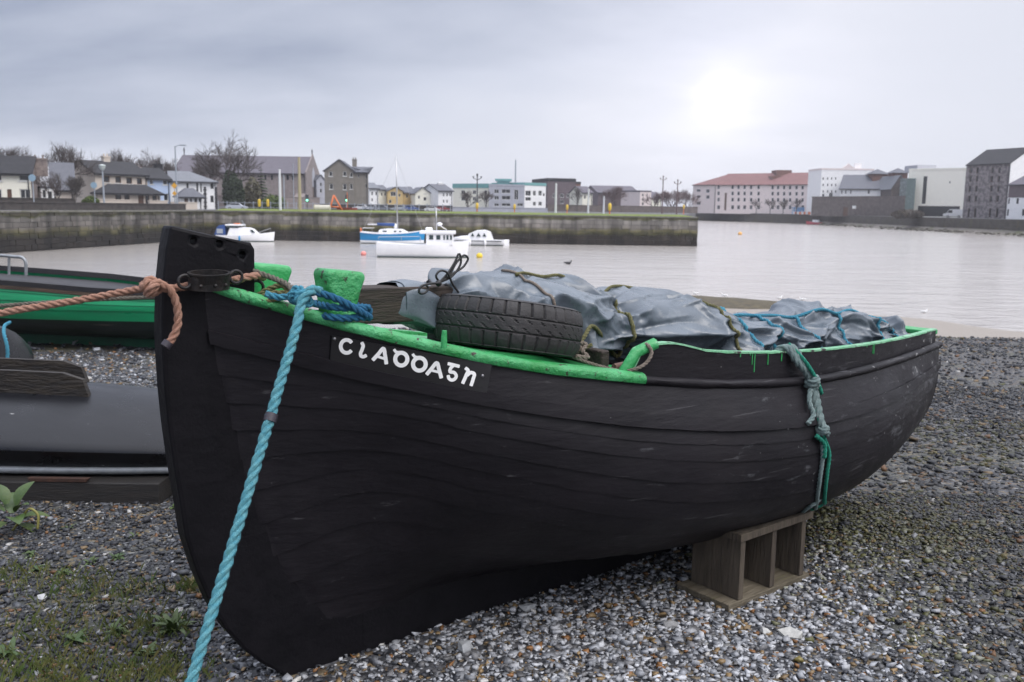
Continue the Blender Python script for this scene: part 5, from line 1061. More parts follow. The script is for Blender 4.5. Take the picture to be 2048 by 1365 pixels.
part(ch, 'lancet_window', prism([(5.0, H_ - 2.6), (7.4, H_ - 2.6), (7.4, H_ + .3), (6.2, H_ + 1.6), (5.0, H_ + .3)], W_ + .28, W_ + .34, 0), greyb); part(ch, 'church_door', prism([(5.2, 0), (7.2, 0), (7.2, 2.2), (6.2, 3.0), (5.2, 2.2)], W_ + .28, W_ + .34, 0), m_brownf)
part(ch, 'gable_wall', prism([(-.4, 0), (12.9, 0), (12.9, H_ + .3), (6.25, H_ + 4.3), (-.4, H_ + .3)], W_ + .02, W_ + .27, 0), chst)
for xx in (.1, W_ + .1): part(ch, 'cross', join(box(xx - .08, xx + .08, 6.17, 6.33, H_ + 3.5, H_ + 5.3), box(xx - .08, xx + .08, 5.85, 6.65, H_ + 4.65, H_ + 4.85)), slate)
part(ch, 'side_aisle', prism([(-3, 0), (0, 0), (0, 3.2), (-3, 2.2)], W_ * .93, W_ * 1.0, 0), chst)
building('church_annex', 'small grey gabled annex between the church and the grey hall', 634, 650, 196, 197, 360, 8, greyb, slateg, ('gable', 1.0), [(640, 366, 644, 373), (640, 378, 644, 386)])
gh_ = building('hall', 'grey rendered three storey hall with gabled front', 650, 709, 168, 168.4, 342, 9, sch, slateg, ('gable', 2.0), [(658, 343.5, 665, 353), (686, 343.5, 693, 353), (700, 346, 705, 355), (659, 368, 666, 379), (686, 368, 693, 380), (700, 368, 705, 379)], cat='hall', chim=[(709, 319, .8, 2.2, sch)], sill=m_whitef)
building('hall_wing', 'grey flat fronted wing on the right of the grey hall', 709.3, 737, 168.6, 169, 345, 7, sch, slateg, ('hip', 1.0), [(716, 348, 719, 356), (731, 350, 734, 358), (731, 368, 734, 376)], cat='hall')
m1 = 205
building('house', 'white slate roofed house right of the grey hall', 739, 757, m1, m1 + 1, 377, 7, whiter, slatew, ('ridge', 1.2), [(743, 384, 746, 391), (751, 384, 754, 391), (743, 397, 746, 403)])
building('house', 'pale house squeezed left of the yellow gabled house', 757.5, 775, m1 + 3, m1 + 4, 380, 7, cream, slateg, ('ridge', 1.0), [(762, 386, 765, 392), (769, 386, 772, 392)])
building('house', 'yellow gabled house with a dark balcony window', 775.5, 806, m1 + 2, m1 + 3, 383, 8, yellow, slateg, ('gable', .9), [(781, 384, 792, 393), (797, 388, 801, 394), (778, 400, 783, 407)])
building('house', 'yellow and grey roofed house behind the yacht mast', 806.5, 830, m1 + 5, m1 + 6, 386, 8, yellow, slateg, ('ridge', 1.3), [(812, 390, 816, 396), (821, 390, 825, 397)], chim=[(818, 376, .7, 1, chst)])
building('house', 'cream gabled house with stacked dark windows', 830.5, 861, m1, m1 + 1, 387, 8, cream, slateg, ('gable', 1.3), [(847, 383.5, 853, 389.5), (847, 395, 853, 402), (836, 392, 840, 398)])
building('house', 'small cream house with slate roof left of the white tower house', 861.5, 876, m1 + 4, m1 + 5, 386, 8, cream, slateg, ('ridge', 1.2), [(865, 390, 868, 396), (871, 390, 873, 396)], chim=[(863, 375, .8, .9, cream)])
building('house', 'white house with tall chimney gable left of the teal apartments', 876.5, 905, m1 - 2, m1, 382, 8, whiter, slateg, ('ridge', 1.4), [(886, 387, 889, 393), (893, 387, 896, 393), (899, 387, 902, 393), (886, 400, 889, 406), (893, 400, 896, 406)], chim=[(880, 366, 1.2, 2.6, whiter)])
ap = 228
building('apartment_block', 'cream apartments with teal end and teal balconies', 905.5, 977, ap + 6, ap, 376.5, 12, cream, tealm, ('flat', 1.1), [(922, 381, 930, 389), (945, 381, 952, 389), (968, 381, 974, 389), (922, 394, 930, 402), (945, 394, 952, 402), (968, 394, 974, 402)], cat='apartments')
building('apartment_tower', 'grey stair block with teal glass box on its roof', 977.5, 1048, ap - 3, ap - 3, 372, 12, greyb, greyb, ('flat', .4), [(988, 379, 998, 387), (1003, 379, 1021, 387), (988, 392, 998, 400), (1003, 392, 1021, 400), (988, 407, 998, 413), (1003, 407, 1021, 413), (1028, 380, 1037, 400), (1034, 407, 1046, 413)], cat='apartments')
P = gp(992, ap + 1, 0); Q = gp(1020, ap + 1, 0); zb_, zt_ = zp(1000, 372, ap), zp(1000, 362, ap)
solo('roof_pavilion', 'teal roofed glass box on top of the grey stair block', 'pavilion', join(box(P[0] + .2, Q[0] - .2, ap + .5, ap + 7, zb_ + .06, zt_), box(P[0] - .3, Q[0] + .3, ap, ap + 7.5, zt_, zt_ + .5)), tealm)
building('apartment_block', 'white apartments with glazed bays right of the grey stair block', 1048.5, 1091, ap - 2, ap + 3, 371, 12, whiter, tealm, ('flat', .7), [(1051, 382, 1062, 392), (1066, 382, 1072, 392), (1077, 382, 1084, 392), (1051, 395, 1062, 402), (1066, 404, 1072, 412), (1086, 387, 1090, 393), (1077, 404, 1084, 412)], cat='apartments')
building('office_block', 'dark mauve office block with stepped roof', 1094, 1150, 255, 257, 363, 16, mauve, slate, ('flat', .9), [(1120, 388, 1128, 396), (1133, 388, 1141, 396), (1120, 400, 1128, 408), (1105, 388, 1112, 396)], cat='office')
building('office_block', 'lower mauve brick block right of the stepped office', 1150.3, 1160, 258, 259, 368, 14, brick, slate, ('flat', .6), [(1153, 380, 1157, 388)], cat='office')
building('house', 'grey roofed house with cream front behind the white flagpole', 1164, 1184, 235, 236, 386, 8, cream, slatep, ('ridge', 1.6), [(1168, 391, 1172, 398), (1176, 391, 1180, 398)])
building('warehouse', 'long mauve grey shed with sloping roof behind the big bare tree', 1195, 1277, 275, 277, 386, 18, mauve, slatep, ('ridge', 2.2), [(1205, 392, 1212, 400), (1225, 392, 1232, 400)], cat='warehouse')
P = gp(1257, 268, 0); Q = gp(1264, 268, 0); solo('red_banner', 'tall red banner hanging on the long mauve shed', 'banner', join(box(P[0], Q[0], 268, 268.15, zp(1260, 411, 268), zp(1260, 387, 268)), box(P[0] - .1, P[0], 268, 268.2, LAND_Z, zp(1260, 386, 268))), wl('red_banner_cloth', (.42, .12, .12)))
building('house', 'pinkish three storey house right of the red banner', 1279, 1301, 262, 264, 384, 9, pinkst, slatep, ('flat', .4), [(1284, 388, 1288, 393), (1284, 397, 1288, 402), (1284, 405, 1288, 411), (1293, 388, 1296, 393), (1293, 397, 1296, 402)])
building('house', 'low cream house between bare trees left of the hotel', 1302, 1322, 280, 281, 396, 8, cream, slatep, ('ridge', 1.7), [(1307, 400, 1310, 406), (1314, 400, 1317, 406)])
# right bank
hw = []
for xx in (1437, 1465, 1477, 1489, 1502, 1517, 1545, 1556, 1568, 1580, 1593, 1605):
    for yy in (374.5, 387, 399.5): hw.append((xx - 2.6, yy - 3.6 + (xx - 1437) * .006, xx + 2.6, yy + 3.9 + (xx - 1437) * .006))
    hw.append((xx - 3, 411, xx + 3, 419))
building('hotel', 'long pink grey hotel with brown tiled roof tinted red by flare', 1430, 1617, 312, 290, 370.5, 16, pinkst, hotroof, ('ridge', 3.9), hw, [(1448, 386, 1454, 421)], zb=RZ - .2, cat='hotel', frame=greyb)
building('hotel_wing', 'hip roofed west wing of the pink grey hotel', 1384, 1429.5, 322, 314, 370.5, 17, pinkst, hotroof, ('hipL', 3.7), [(1393, 379, 1401, 384), (1393, 391, 1401, 396), (1412, 379, 1419, 386), (1412, 391, 1419, 398), (1393, 404, 1401, 410)], zb=RZ - .2, cat='hotel', frame=greyb)
P = gp(1545, 305, 0); Q = gp(1575, 305, 0); solo('plant_room', 'red brown box on the ridge of the hotel roof', 'plant room', join(box(P[0], Q[0], 303, 309, zp(1560, 353, 305), zp(1560, 341, 305)), box(P[0] - 2, Q[0] + 2.5, 302, 310, zp(1560, 356, 305) - .4, zp(1560, 353, 305))), brick)
building('tall_white_house', 'tall white building with small windows and a pediment', 1638, 1741, 268, 268, 340, 12, whiter, pinkst, ('flat', .5), [(x_, y_, x_ + 3, y_ + 5) for x_ in (1645, 1654, 1662, 1670) for y_ in (355, 368, 381)] + [(1644, 388, 1649, 394), (1658, 386, 1666, 394)], zb=RZ - .2, cat='building', chim=[(1716, 327, 2.0, 3.5, whiter)])
P = gp(1678, 267.9, 0); Q = gp(1704, 267.9, 0); solo('pediment', 'pink stepped pediment above the tall white building', 'pediment', prism([(P[0], zp(1690, 340, 268) + .5), (Q[0], zp(1690, 340, 268) + .5), (Q[0] - 1.2, zp(1690, 332, 268)), ((P[0] + Q[0]) / 2, zp(1690, 327, 268)), (P[0] + 1.2, zp(1690, 332, 268))], 268, 268.6), pinkst)
building('mill', 'grey slate roofed mill with twin dormer towers', 1676, 1780, 258, 252, 378, 16, whiter, slateg, ('ridge', 4.0), [(1682, 381, 1685, 388), (1690, 381, 1693, 388), (1700, 381, 1703, 388), (1735, 380, 1740, 388)], zb=RZ - .2, cat='mill')
building('mill_gable', 'brown stone gabled end of the grey mill', 1779, 1811, 246, 246, 377, 18, archst, slatew, ('gable', 3.4), [(1798, 366, 1802, 374)], zb=RZ - .2, cat='mill')
for (a, b, yb, yt, lb) in ((1738, 1772, 361, 348, 'left dormer tower with pyramid roof on the mill'), (1779, 1811, 358, 346, 'right dormer tower with pyramid roof on the mill')):
    TY = 258 if a < 1760 else 250; P, Q = gp(a, TY, 0), gp(b, TY, 0); z0_, z1_, z2_ = zp(a, yb + 6, TY), zp(a, yt, TY), zp(a, yt - 10.5, TY); w_ = Q[0] - P[0]
    dt_ = thing('dormer_tower', lb, 'tower', (P[0], TY, z0_)); part(dt_, 'tower_wall', box(.3, w_ - .3, 0, w_ - .6, 0, z1_ - z0_), brick)
    c = w_ / 2; r0 = [(-.2, -.5, z1_ - z0_), (w_ + .2, -.5, z1_ - z0_), (w_ + .2, w_, z1_ - z0_), (-.2, w_, z1_ - z0_)]; part(dt_, 'roof', (np.array(r0 + [(c, w_ / 2, z2_ - z0_)]), [(0, 1, 4), (1, 2, 4), (2, 3, 4), (3, 0, 4), (3, 2, 1, 0)]), slateg)
aw = building('old_town_wall', 'brown old town wall with an arched gateway by the water', 1622, 1806, 262, 232, 396, 3.0, archst, archst, ('flat', .35), [], [(1685, 415, 1696, 432)], zb=RZ - .3, cat='wall')
P = gp(1706, 247, 0); solo('wall_sign', 'small white notice on the old town wall', 'sign', box(P[0] - .5, P[0] + .5, 246.6, 246.75, zp(1706, 418, 247), zp(1706, 412, 247)), whiter)
building('museum', 'cream panelled museum with tall narrow windows', 1811, 1928, 236, 226, 341, 20, museum, museum, ('flat', .4), [(1843, 353, 1855, 408), (1858, 353, 1863, 408), (1898, 363, 1901, 367), (1834, 413, 1920, 433)], zb=RZ - .2, cat='museum', frame=dkrec)
P, Q = gp(1808, 232, 0), gp(1826, 232, 0); solo('glass_stair', 'dark green glass stair block at the left of the museum', 'glass block', box(P[0], Q[0], 232, 236, RZ, zp(1815, 357, 232)), greengl)
P, Q = gp(1821, 240, 0), gp(1857, 240, 0); solo('roof_plant', 'grey louvred box on the museum roof', 'plant room', box(P[0], Q[0], 238, 246, zp(1830, 344, 240), zp(1840, 331, 240)), greyb)
ww = []
for xx in (1942, 1955, 1985, 1999):
    for k_, yy in enumerate((341, 358, 378, 398, 423)): ww.append((xx - 3.2 - k_ * 1.2, yy - 6, xx + 3 - k_ * 1.2, yy + (6 if k_ < 4 else 12)))
wh = building('stone_warehouse', 'five storey rubble stone warehouse with slate roof', 1924, 2011, 196, 186, 331, 11, wst, slate, ('ridge', 3.3), ww, zb=RZ - .3, cat='warehouse', frame=m_brownf, ov=.1)
wh2 = building('white_house', 'white gabled house with dark upper storey at the right edge', 2012, 2110, 182, 172, 370, 9, whiter, slatep, ('ridge', 1.9), [(2014, 397, 2020, 408), (2032, 397, 2038, 408), (2012, 419, 2018, 432), (2043, 419, 2050, 432), (2020, 374, 2025, 382), (2037, 374, 2044, 382)], zb=RZ - .3, cat='house', frame=slate)
part(wh2, 'dark_cladding', box(0.02, wh2['_W'] - .02, -.04, -.003, wh2['_H'] - 2.5, wh2['_H'] - .1), mauve, fix=False)
part(wh, 'gable_render', prism([(0, 0), (11, 0), (11, wh['_H']), (5.5, wh['_H'] + 3.2), (0, wh['_H'])], wh['_W'] + .004, wh['_W'] + .06, 0), whiter, label='white rendered gable end')
# low walls along the road
m_low = M('dark_garden_wall', (.075, .065, .06), (.04, .036, .034), scale=2, rough=.9, bump=.5, bscale=6)
def low_wall(name, label, xa, xb, Ya, Yb, h, mat, th=.35):
    A_, B_ = gp(xa, Ya), gp(xb, Yb); d = (B_ - A_)[:2]; L = float(np.linalg.norm(d)); t_ = thing(name, label, 'wall', A_, math.atan2(d[1], d[0])); part(t_, 'wall_body', box(0, L, 0, th, 0, h - .1), mat); part(t_, 'wall_cap', box(-.05, L + .05, -.06, th + .06, h - .097, h), mat); return t_
low_wall('garden_wall', 'dark stone garden wall before the white house', -150, 150, 84, 92, 1.15, m_low); low_wall('kerb_wall', 'low dark stone wall along the quay road at left', -200, 372, 74, 104, .75, m_low)
low_wall('boundary_wall', 'cream garden wall left of the brown front door', 201, 263, 112, 114, 1.15, beige); low_wall('boundary_wall', 'cream garden wall right of the brown front door', 300, 336, 115, 117, 1.1, beige); low_wall('boundary_wall', 'cream garden wall before the quoined house', 343, 395, 117, 119, .95, beige)
low_wall('church_wall', 'grey brown churchyard wall before the church', 437, 640, 150, 160, 2.1, chst); low_wall('road_wall', 'pale low wall behind the grass in front of the apartments', 905, 1095, 150, 152, .8, greyb); low_wall('road_wall', 'dark hedge wall along the road right of the grey hall', 640, 905, 152, 154, 1.0, m_low); low_wall('park_wall', 'brownish wall along the far river bank left of the hotel', 1095, 1395, 215, 235, 1.6, archst)
# ------------------------------------------------------------------ trees
m_bark = M('grey_brown_bark', (.075, .062, .055), (.045, .038, .034), scale=4, rough=.9, bump=.4, bscale=20); m_twig = M('bare_twig', (.085, .066, .060), (.06, .05, .046), scale=3, rough=.95); m_twigr = M('reddish_twig', (.15, .095, .09), (.10, .07, .07), scale=3, rough=.95)
m_ever = M('evergreen_leaf', (.022, .036, .018), (.035, .05, .02), scale=3, rough=.8); m_hedge = M('hedge_leaf', (.06, .10, .02), (.09, .12, .025), scale=3, rough=.8)
def bare_tree(label, x, Y, ytop, wpx, zb=None, tw=None, seed=1, lev=6, name='bare_tree', ivy=0, group='bare winter trees', low=.25):
    g = random.Random(seed); zb = LAND_Z - .1 if zb is None else zb; P = gp(x, Y, zb); H = zp(x, ytop, Y) - zb; Wd = wpx * Y / FPX
    t_ = thing(name, label, 'tree', P, g.uniform(0, 6), group); TV, CV = [], []
    def grow(p, d, L, r_, l):
        q = [p]; dd = d.copy()
        for k in range(3):
            dd = dd + Vector((g.gauss(0, .16), g.gauss(0, .16), g.gauss(.03, .10))); dd.normalize(); q.append(q[-1] + dd * L / 3)
        rad = [max(r_ * (1 - .35 * k / 3), .012) for k in range(4)]
        (TV if l < 2 else CV).append(tube([tuple(v) for v in q], rad, 6 if l < 2 else 3, cap=False))
        if l >= lev: return
        n = 3
        for k in range(n + (g.random() < .5)):
            f = 1.0 if k == 0 else g.uniform(.45, 1.0); b = q[0].lerp(q[3], f) if f < 1 else q[3]
            ax = Vector((g.gauss(0, 1), g.gauss(0, 1), g.gauss(0, .5))); ax.normalize(); nd = (dd + ax * g.uniform(.45, .95)); nd.z += .12; nd.normalize()
            grow(b, nd, L * g.uniform(.62, .86), r_ * (.62 if k else .7), l + 1)
    base = H * low
    TV.append(tube([(0, 0, -.2), (0, 0, base * .5), (.05 * H * g.uniform(-1, 1) * .3, .0, base)], [H * .034, H * .027, H * .024], 8))
    for k in range(4):
        a = k * 1.57 + g.uniform(0, 1); grow(Vector((0, 0, base * .92)), Vector((math.cos(a) * .55 * Wd / H, math.sin(a) * .55 * Wd / H, .8)).normalized(), H * .30, H * .017, 1)
    T_, C_ = join(*TV), join(*CV)
    v = np.concatenate([T_[0], C_[0]]); sz_ = np.percentile(np.abs(v[:, 0]), 98) * 2; k = Wd / sz_; kz = (H) / np.percentile(v[:, 2], 99.5)
    for vf, nm, mt in ((T_, 'trunk', m_bark), (C_, 'crown', tw or m_twig)):
        a = vf[0] * np.array([k, k, kz]); part(t_, nm, (a, vf[1]), mt, fix=False)
    if ivy: part(t_, 'ivy', leaf_cloud([(0, 0, H * .34, Wd * .13, H * .22), (.3, 0, H * .2, Wd * .16, H * .2)], ivy, .28, seed), m_ever, fix=False)
    return t_
def leaf_cloud(blobs, n, sz, seed):
    g = np.random.default_rng(seed); V_, F_ = [], []; k = 0
    for (x, y, z, r, h) in blobs:
        u = g.normal(size=(n, 3)); u /= np.linalg.norm(u, axis=1)[:, None]; rad = g.uniform(.55, 1.12, (n, 1)) ** .6; c = u * rad * np.array([r, r, h]) + np.array([x, y, z])
        a = g.normal(size=(n, 3)); b = g.normal(size=(n, 3)); a *= sz / np.linalg.norm(a, axis=1)[:, None]; b *= sz / np.linalg.norm(b, axis=1)[:, None]
        V_.append(np.stack([c - a, c + b, c + a, c - b], 1).reshape(-1, 3)); F_ += [(k + 4 * i, k + 4 * i + 1, k + 4 * i + 2, k + 4 * i + 3) for i in range(n)]; k += 4 * n
    return np.concatenate(V_), F_
bare_tree('tall bare tree with spreading crown before the church', 462, 145, 279, 104, seed=3, ivy=500, low=.34)
bare_tree('round bare tree behind the white house gable', 128, 118, 289, 100, seed=4, low=.3)
bare_tree('bare flat topped tree at the far left edge', 5, 122, 290, 90, seed=5, low=.4)
bare_tree('bare tree between the far left tree and the chimney', 62, 124, 303, 70, seed=6, low=.4)
bare_tree('bare crown showing above the beige roof, left one', 236, 150, 302, 66, seed=8, low=.35)
bare_tree('bare crown showing above the beige roof, right one', 290, 150, 306, 88, seed=9, low=.35)
bare_tree('thin bare tree above the blue house roof', 338, 152, 320, 40, seed=10, low=.4)
bare_tree('dark bare tree growing before the beige side wall', 150, 104, 352, 50, seed=11, low=.2, tw=m_bark)
bare_tree('bare shrub in the white house garden', 112, 97, 345, 60, seed=12, low=.15, lev=5)
bare_tree('bare tree behind the tall church tree', 415, 160, 318, 70, seed=13, low=.3)
bare_tree('small bare tree before the teal apartments', 935, 185, 382, 44, seed=15, low=.2, lev=5); bare_tree('small bare tree before the grey stair block', 972, 188, 382, 30, seed=16, low=.2, lev=5)
bare_tree('round bare tree left of the flagpole house', 1154, 215, 374, 26, seed=17, low=.2, lev=5)
bare_tree('wide bare tree before the long mauve shed', 1230, 225, 374, 60, seed=18, low=.15, tw=m_twigr)
bare_tree('reddish bare tree left of the hotel', 1345, 250, 382, 60, seed=19, low=.12, tw=m_twigr); bare_tree('reddish bare tree against the corner of the hotel', 1376, 255, 380, 44, seed=20, low=.12, tw=m_twigr); bare_tree('small reddish tree right of the cream house', 1310, 250, 386, 36, seed=21, low=.15, tw=m_twigr, lev=5)
for i, x_ in enumerate((1512, 1540, 1566, 1592)): bare_tree(('first', 'second', 'third', 'fourth')[i] + ' young street tree from the left before the hotel', x_, 284 - i * 3, 399, 22, zb=RZ, seed=30 + i, low=.35, lev=5, group='street trees before the hotel')
def conifer(label, x, Y, ytop, wpx):
    zb = LAND_Z - .1; P = gp(x, Y, zb); H = zp(x, ytop, Y) - zb; R_ = wpx * Y / FPX / 2; t_ = thing('conifer', label, 'tree', P)
    part(t_, 'trunk', tube([(0, 0, -.1), (0, 0, H * .98)], [H * .02, .02], 6), m_bark)
    V_, F_, k = [], [], 0
    for lv in range(15):
        f = lv / 15; r_ = R_ * (1 - f) ** .85 * rng.uniform(.85, 1.15) + .08; z = H * (.08 + .92 * f)
        for a in np.linspace(0, 6.28, 22, endpoint=False) + rng.uniform(0, 1):
            L = r_ * rng.uniform(.7, 1.15); d = np.array([math.cos(a), math.sin(a), 0]); n_ = np.array([-d[1], d[0], 0]) * L * .22; b = np.array([0, 0, z]); tip = b + d * L - np.array([0, 0, L * .38])
            V_ += [b, b + d * L * .6 + n_ - np.array([0, 0, L * .12]), tip, b + d * L * .6 - n_ - np.array([0, 0, L * .26])]; F_.append((k, k + 1, k + 2, k + 3)); k += 4
    part(t_, 'crown', (np.array(V_), F_), m_ever, fix=False)
conifer('dark pointed conifer before the church wall', 524, 148, 329, 40)
def bush(label, x, Y, ytop, wpx, mat, n=700, sz=.22, name='bush', zb=None):
    zb = LAND_Z if zb is None else zb; P = gp(x, Y, zb); H = zp(x, ytop, Y) - zb; W_ = wpx * Y / FPX / 2; t_ = thing(name, label, 'bush', P)
    part(t_, 'foliage', leaf_cloud([(0, 0, H * .45, W_ * .8, H * .5), (-W_ * .5, 0, H * .35, W_ * .5, H * .4), (W_ * .5, .1, H * .4, W_ * .5, H * .42)], n, sz, int(x)), mat, fix=False); part(t_, 'stem', tube([(0, 0, -.1), (.1, 0, H * .4)], [.08, .03], 5), m_bark)
bush('dark evergreen shrub below the tall church tree', 470, 143, 348, 34, m_ever, 900, .3); bush('round yellow green hedge beside the beige house', 182, 113, 394, 32, m_hedge); bush('low hedge left of the beige garden wall', 176, 108, 414, 46, m_hedge, 300); bush('low hedge before the beige garden wall', 245, 109, 417, 40, m_hedge, 300); bush('low green hedge before the churchyard wall', 548, 146, 389, 44, m_hedge, 400); bush('pale scrubby bush right of the evergreen shrub', 505, 146, 352, 34, M('pale_scrub', (.17, .15, .10), (.10, .10, .06), scale=3, rough=.9), 500, .2); bush('brown bush on the bank below the museum', 1815, 205, 420, 60, M('brown_scrub', (.12, .10, .085), (.08, .07, .05), scale=3, rough=.9), 600, .4, zb=RZ)

# ------------------------------------------------------------------ posts, lamps, signs, fences, cars
m_pw = M('white_pole', (.62, .63, .65), rough=.5); m_pg = M('grey_pole', (.30, .33, .37), rough=.5); m_po = M('straw_pole', (.36, .31, .20), rough=.7); m_pd = M('dark_pole', (.05, .055, .06), rough=.5); m_yel = M('yellow_box', (.68, .46, .05), rough=.5); m_or = M('orange_plastic', (.62, .16, .05), rough=.5); m_lamp = M('lamp_glass', (.55, .60, .58), rough=.3)
def pole(label, x, yt, Y, r_, mat, name='pole', cat='pole', top=None, zb=LAND_Z, base=True):
    P = gp(x, Y, zb); H = zp(x, yt, Y) - zb; t_ = thing(name, label, cat, P); part(t_, 'shaft', tube([(0, 0, 0), (0, 0, H * .5), (0, 0, H)], [r_ * 1.15, r_, r_ * .8], 10), mat, True, 60); part(t_, 'foot', tube([(0, 0, -.02), (0, 0, .12)], r_ * 2.2, 10), mat, True, 60)
    if top == 'lantern': part(t_, 'lamp_head', join(tube([(0, 0, H), (0, 0, H + .25), (0, 0, H + .5)], [.14, .3, .34], 10), tube([(0, 0, H + .5), (0, 0, H + .62)], [.4, .1], 10)), m_lamp, True, 40)
    if top == 'arm': part(t_, 'lamp_head', join(tube([(0, 0, H - .05), (.35, 0, H + .1), (.9, 0, H + .12)], .05, 6), box(.6, 1.35, -.14, .14, H + .06, H + .2)), m_pg)
    if top == 'twin': part(t_, 'lamp_head', join(*[tube([(0, 0, H - .3), (s * .55, 0, H - .1), (s * .6, 0, H + .2)], [.05, .05, .16], 8) for s in (-1, 1)], tube([(0, 0, H), (0, 0, H + .6)], [.08, .15], 8)), mat)
    return t_, H
pole('white post left of the wooden post on the verge', 561, 339, 100, .14, m_pw); pole('tall straw coloured wooden post on the verge', 600, 315, 101, .17, m_po)
pole('thin grey post behind the white post', 569, 350, 112, .07, m_pg); pole('thin pale post between the white and wooden posts', 588, 328, 125, .05, m_pg)
pole('street lamp with side arm above the churchyard', 355, 293, 114, .09, m_pg, 'street_lamp', 'lamp', 'arm'); pole('street lamp with lantern before the beige house', 209, 341, 98, .09, m_pg, 'street_lamp', 'lamp', 'lantern')
pole('ornate twin lamp before the teal apartments', 954, 356, 140, .10, m_pd, 'street_lamp', 'lamp', 'twin'); pole('tall thin mast rising behind the grey stair block', 1030, 320, 245, .22, m_pg, 'mast', 'mast'); pole('white post on the pier right of the apartments', 1111, 367, 105, .13, m_pw); pole('white flagpole post on the pier with small signs', 1176, 378, 108, .11, m_pw); pole('short white post left of the yellow box', 1207, 393, 125, .12, m_pw)
pole('twin lamp left of the hotel, the left one', 1324, 358, 190, .12, m_twigr, 'street_lamp', 'lamp', 'twin'); pole('twin lamp nearest the hotel', 1353, 366, 175, .11, m_twigr, 'street_lamp', 'lamp', 'twin')
for x_, yt, Y_, lb in ((519, 397, 104, 'left'), (536, 397, 108, 'right')):
    t_, H = pole('yellow topped marker post on the verge, %s one of the pair by the white post' % lb, x_, yt + 8, Y_, .06, m_pd, 'lifebuoy_post', 'post'); part(t_, 'yellow_box', tube([(0, 0, H - .5), (0, 0, H - .3), (0, 0, H + .25), (0, 0, H + .35)], [.12, .17, .17, .08], 10), m_yel, True, 40)
for x_, yt, Y_, lb in ((954, 406, 122, 'yellow lifebuoy box below the twin lamp'), (1029, 408, 135, 'yellow lifebuoy box below the thin mast'), (1134, 409, 140, 'small yellow box before the mauve office'), (1219, 408, 103, 'large yellow lifebuoy box on a red post near the pier end'), (1367, 408, 180, 'orange yellow box by the far river wall')):
    t_, H = pole(lb, x_, yt + 6, Y_, .07, m_or, 'lifebuoy_post', 'post'); part(t_, 'yellow_box', tube([(0, 0, H - .4), (0, 0, H - .2), (0, 0, H + .25), (0, 0, H + .4)], [.15, .20, .20, .09], 10), m_yel, True, 40)
for x_, yt, Y_, lb in ((69, 352, 86, 'pale blue backed round road sign before the white house gable'), (191, 367, 96, 'pale blue backed round road sign before the beige house')):
    t_, H = pole(lb, x_, yt, Y_, .05, m_pg, 'road_sign', 'sign'); part(t_, 'sign_plate', xf(tube([(0, -.03, 0), (0, .03, 0)], .33, 20), Matrix.Translation((0, -.08, H - .2))), M('sign_back_blue', (.25, .36, .45), rough=.5), True, 40)
t_, H = pole('street sign post with two yellow diamond signs', 351, 366, 110, .06, m_pg, 'road_sign', 'sign')
for dz_, s_ in ((-.35, .36), (-1.25, .28)): part(t_, 'sign_plate', prism([(0, -s_), (s_, 0), (0, s_), (-s_, 0)], -.12, -.08), M('sign_yellow', (.70, .36, .03), rough=.5), loc=(0, 0, H + dz_))
P = gp(211, 96, LAND_Z); lbz = zp(211, 420, 96); t_ = thing('lifebuoy', 'orange lifebuoy hung on a post at the quay edge', 'lifebuoy', (P[0], 95.7, LAND_Z)); part(t_, 'ring', ring((0, 0, lbz - LAND_Z), (1, 0, 0), (0, 0, 1), .30, .10, 24, 8), m_or, True); part(t_, 'post', box(-.05, .05, .12, .2, 0, lbz - LAND_Z + .3), m_pg)
for x_, lb in ((615, 'traffic light showing green before the church gable'), (694, 'traffic light showing green before the grey hall')):
    t_, H = pole(lb, x_, 392, 140, .06, m_pd, 'traffic_light', 'traffic light'); part(t_, 'signal_head', box(-.22, .22, -.2, .0, H - .9, H + .15), m_pd)
    gm = MATS.get('green_signal') or M('green_signal', (.05, .8, .4), rough=.3); bs = gm.node_tree.nodes['Principled BSDF']; bs.inputs['Emission Color'].default_value = (.25, 1, .6, 1); bs.inputs['Emission Strength'].default_value = 2.2
    part(t_, 'green_lens', sphere((0, -.23, H - .68), (.16, .06, .16), 12, 7), gm, True)
# A-frame, tank and dinghies stored on the verge
af = thing('boat_trestle', 'orange A shaped steel trestle on the verge before the grey hall', 'trestle', gp(673, 104)); k_ = 104 / FPX
for a, b in (((-15 * k_, 0, 0), (-5 * k_, 0, 34 * k_)), ((14 * k_, 0, 0), (-5 * k_, 0, 34 * k_))): part(af, 'leg', tube([a, b], .10, 8), m_or, True)
part(af, 'crossbar', tube([(-11 * k_, 0, 11 * k_), (8 * k_, 0, 11 * k_)], .08, 8), m_or, True)
tk = thing('storage_tank', 'cream cylindrical tank lying on the verge left of the orange trestle', 'tank', gp(645, 103)); k_ = 103 / FPX
part(tk, 'barrel', tube([(-17 * k_, 0, 7.5 * k_), (-16 * k_, 0, 7.5 * k_), (15 * k_, 0, 7.5 * k_), (16 * k_, 0, 7.5 * k_)], [.3, .42, .42, .3], 18), M('cream_tank', (.52, .50, .42), (.40, .38, .30), scale=2, rough=.6), True, 40); part(tk, 'hoop', ring((-15 * k_, 0, 7.5 * k_), (0, 1, 0), (0, 0, 1), .43, .04, 24, 6), m_po, True); part(tk, 'cradle', box(-.7, .7, -.3, .3, -.02, .12), m_pd)
dr = thing('red_dinghy', 'small red dinghy on the verge right of the orange trestle', 'dinghy', gp(694, 106))
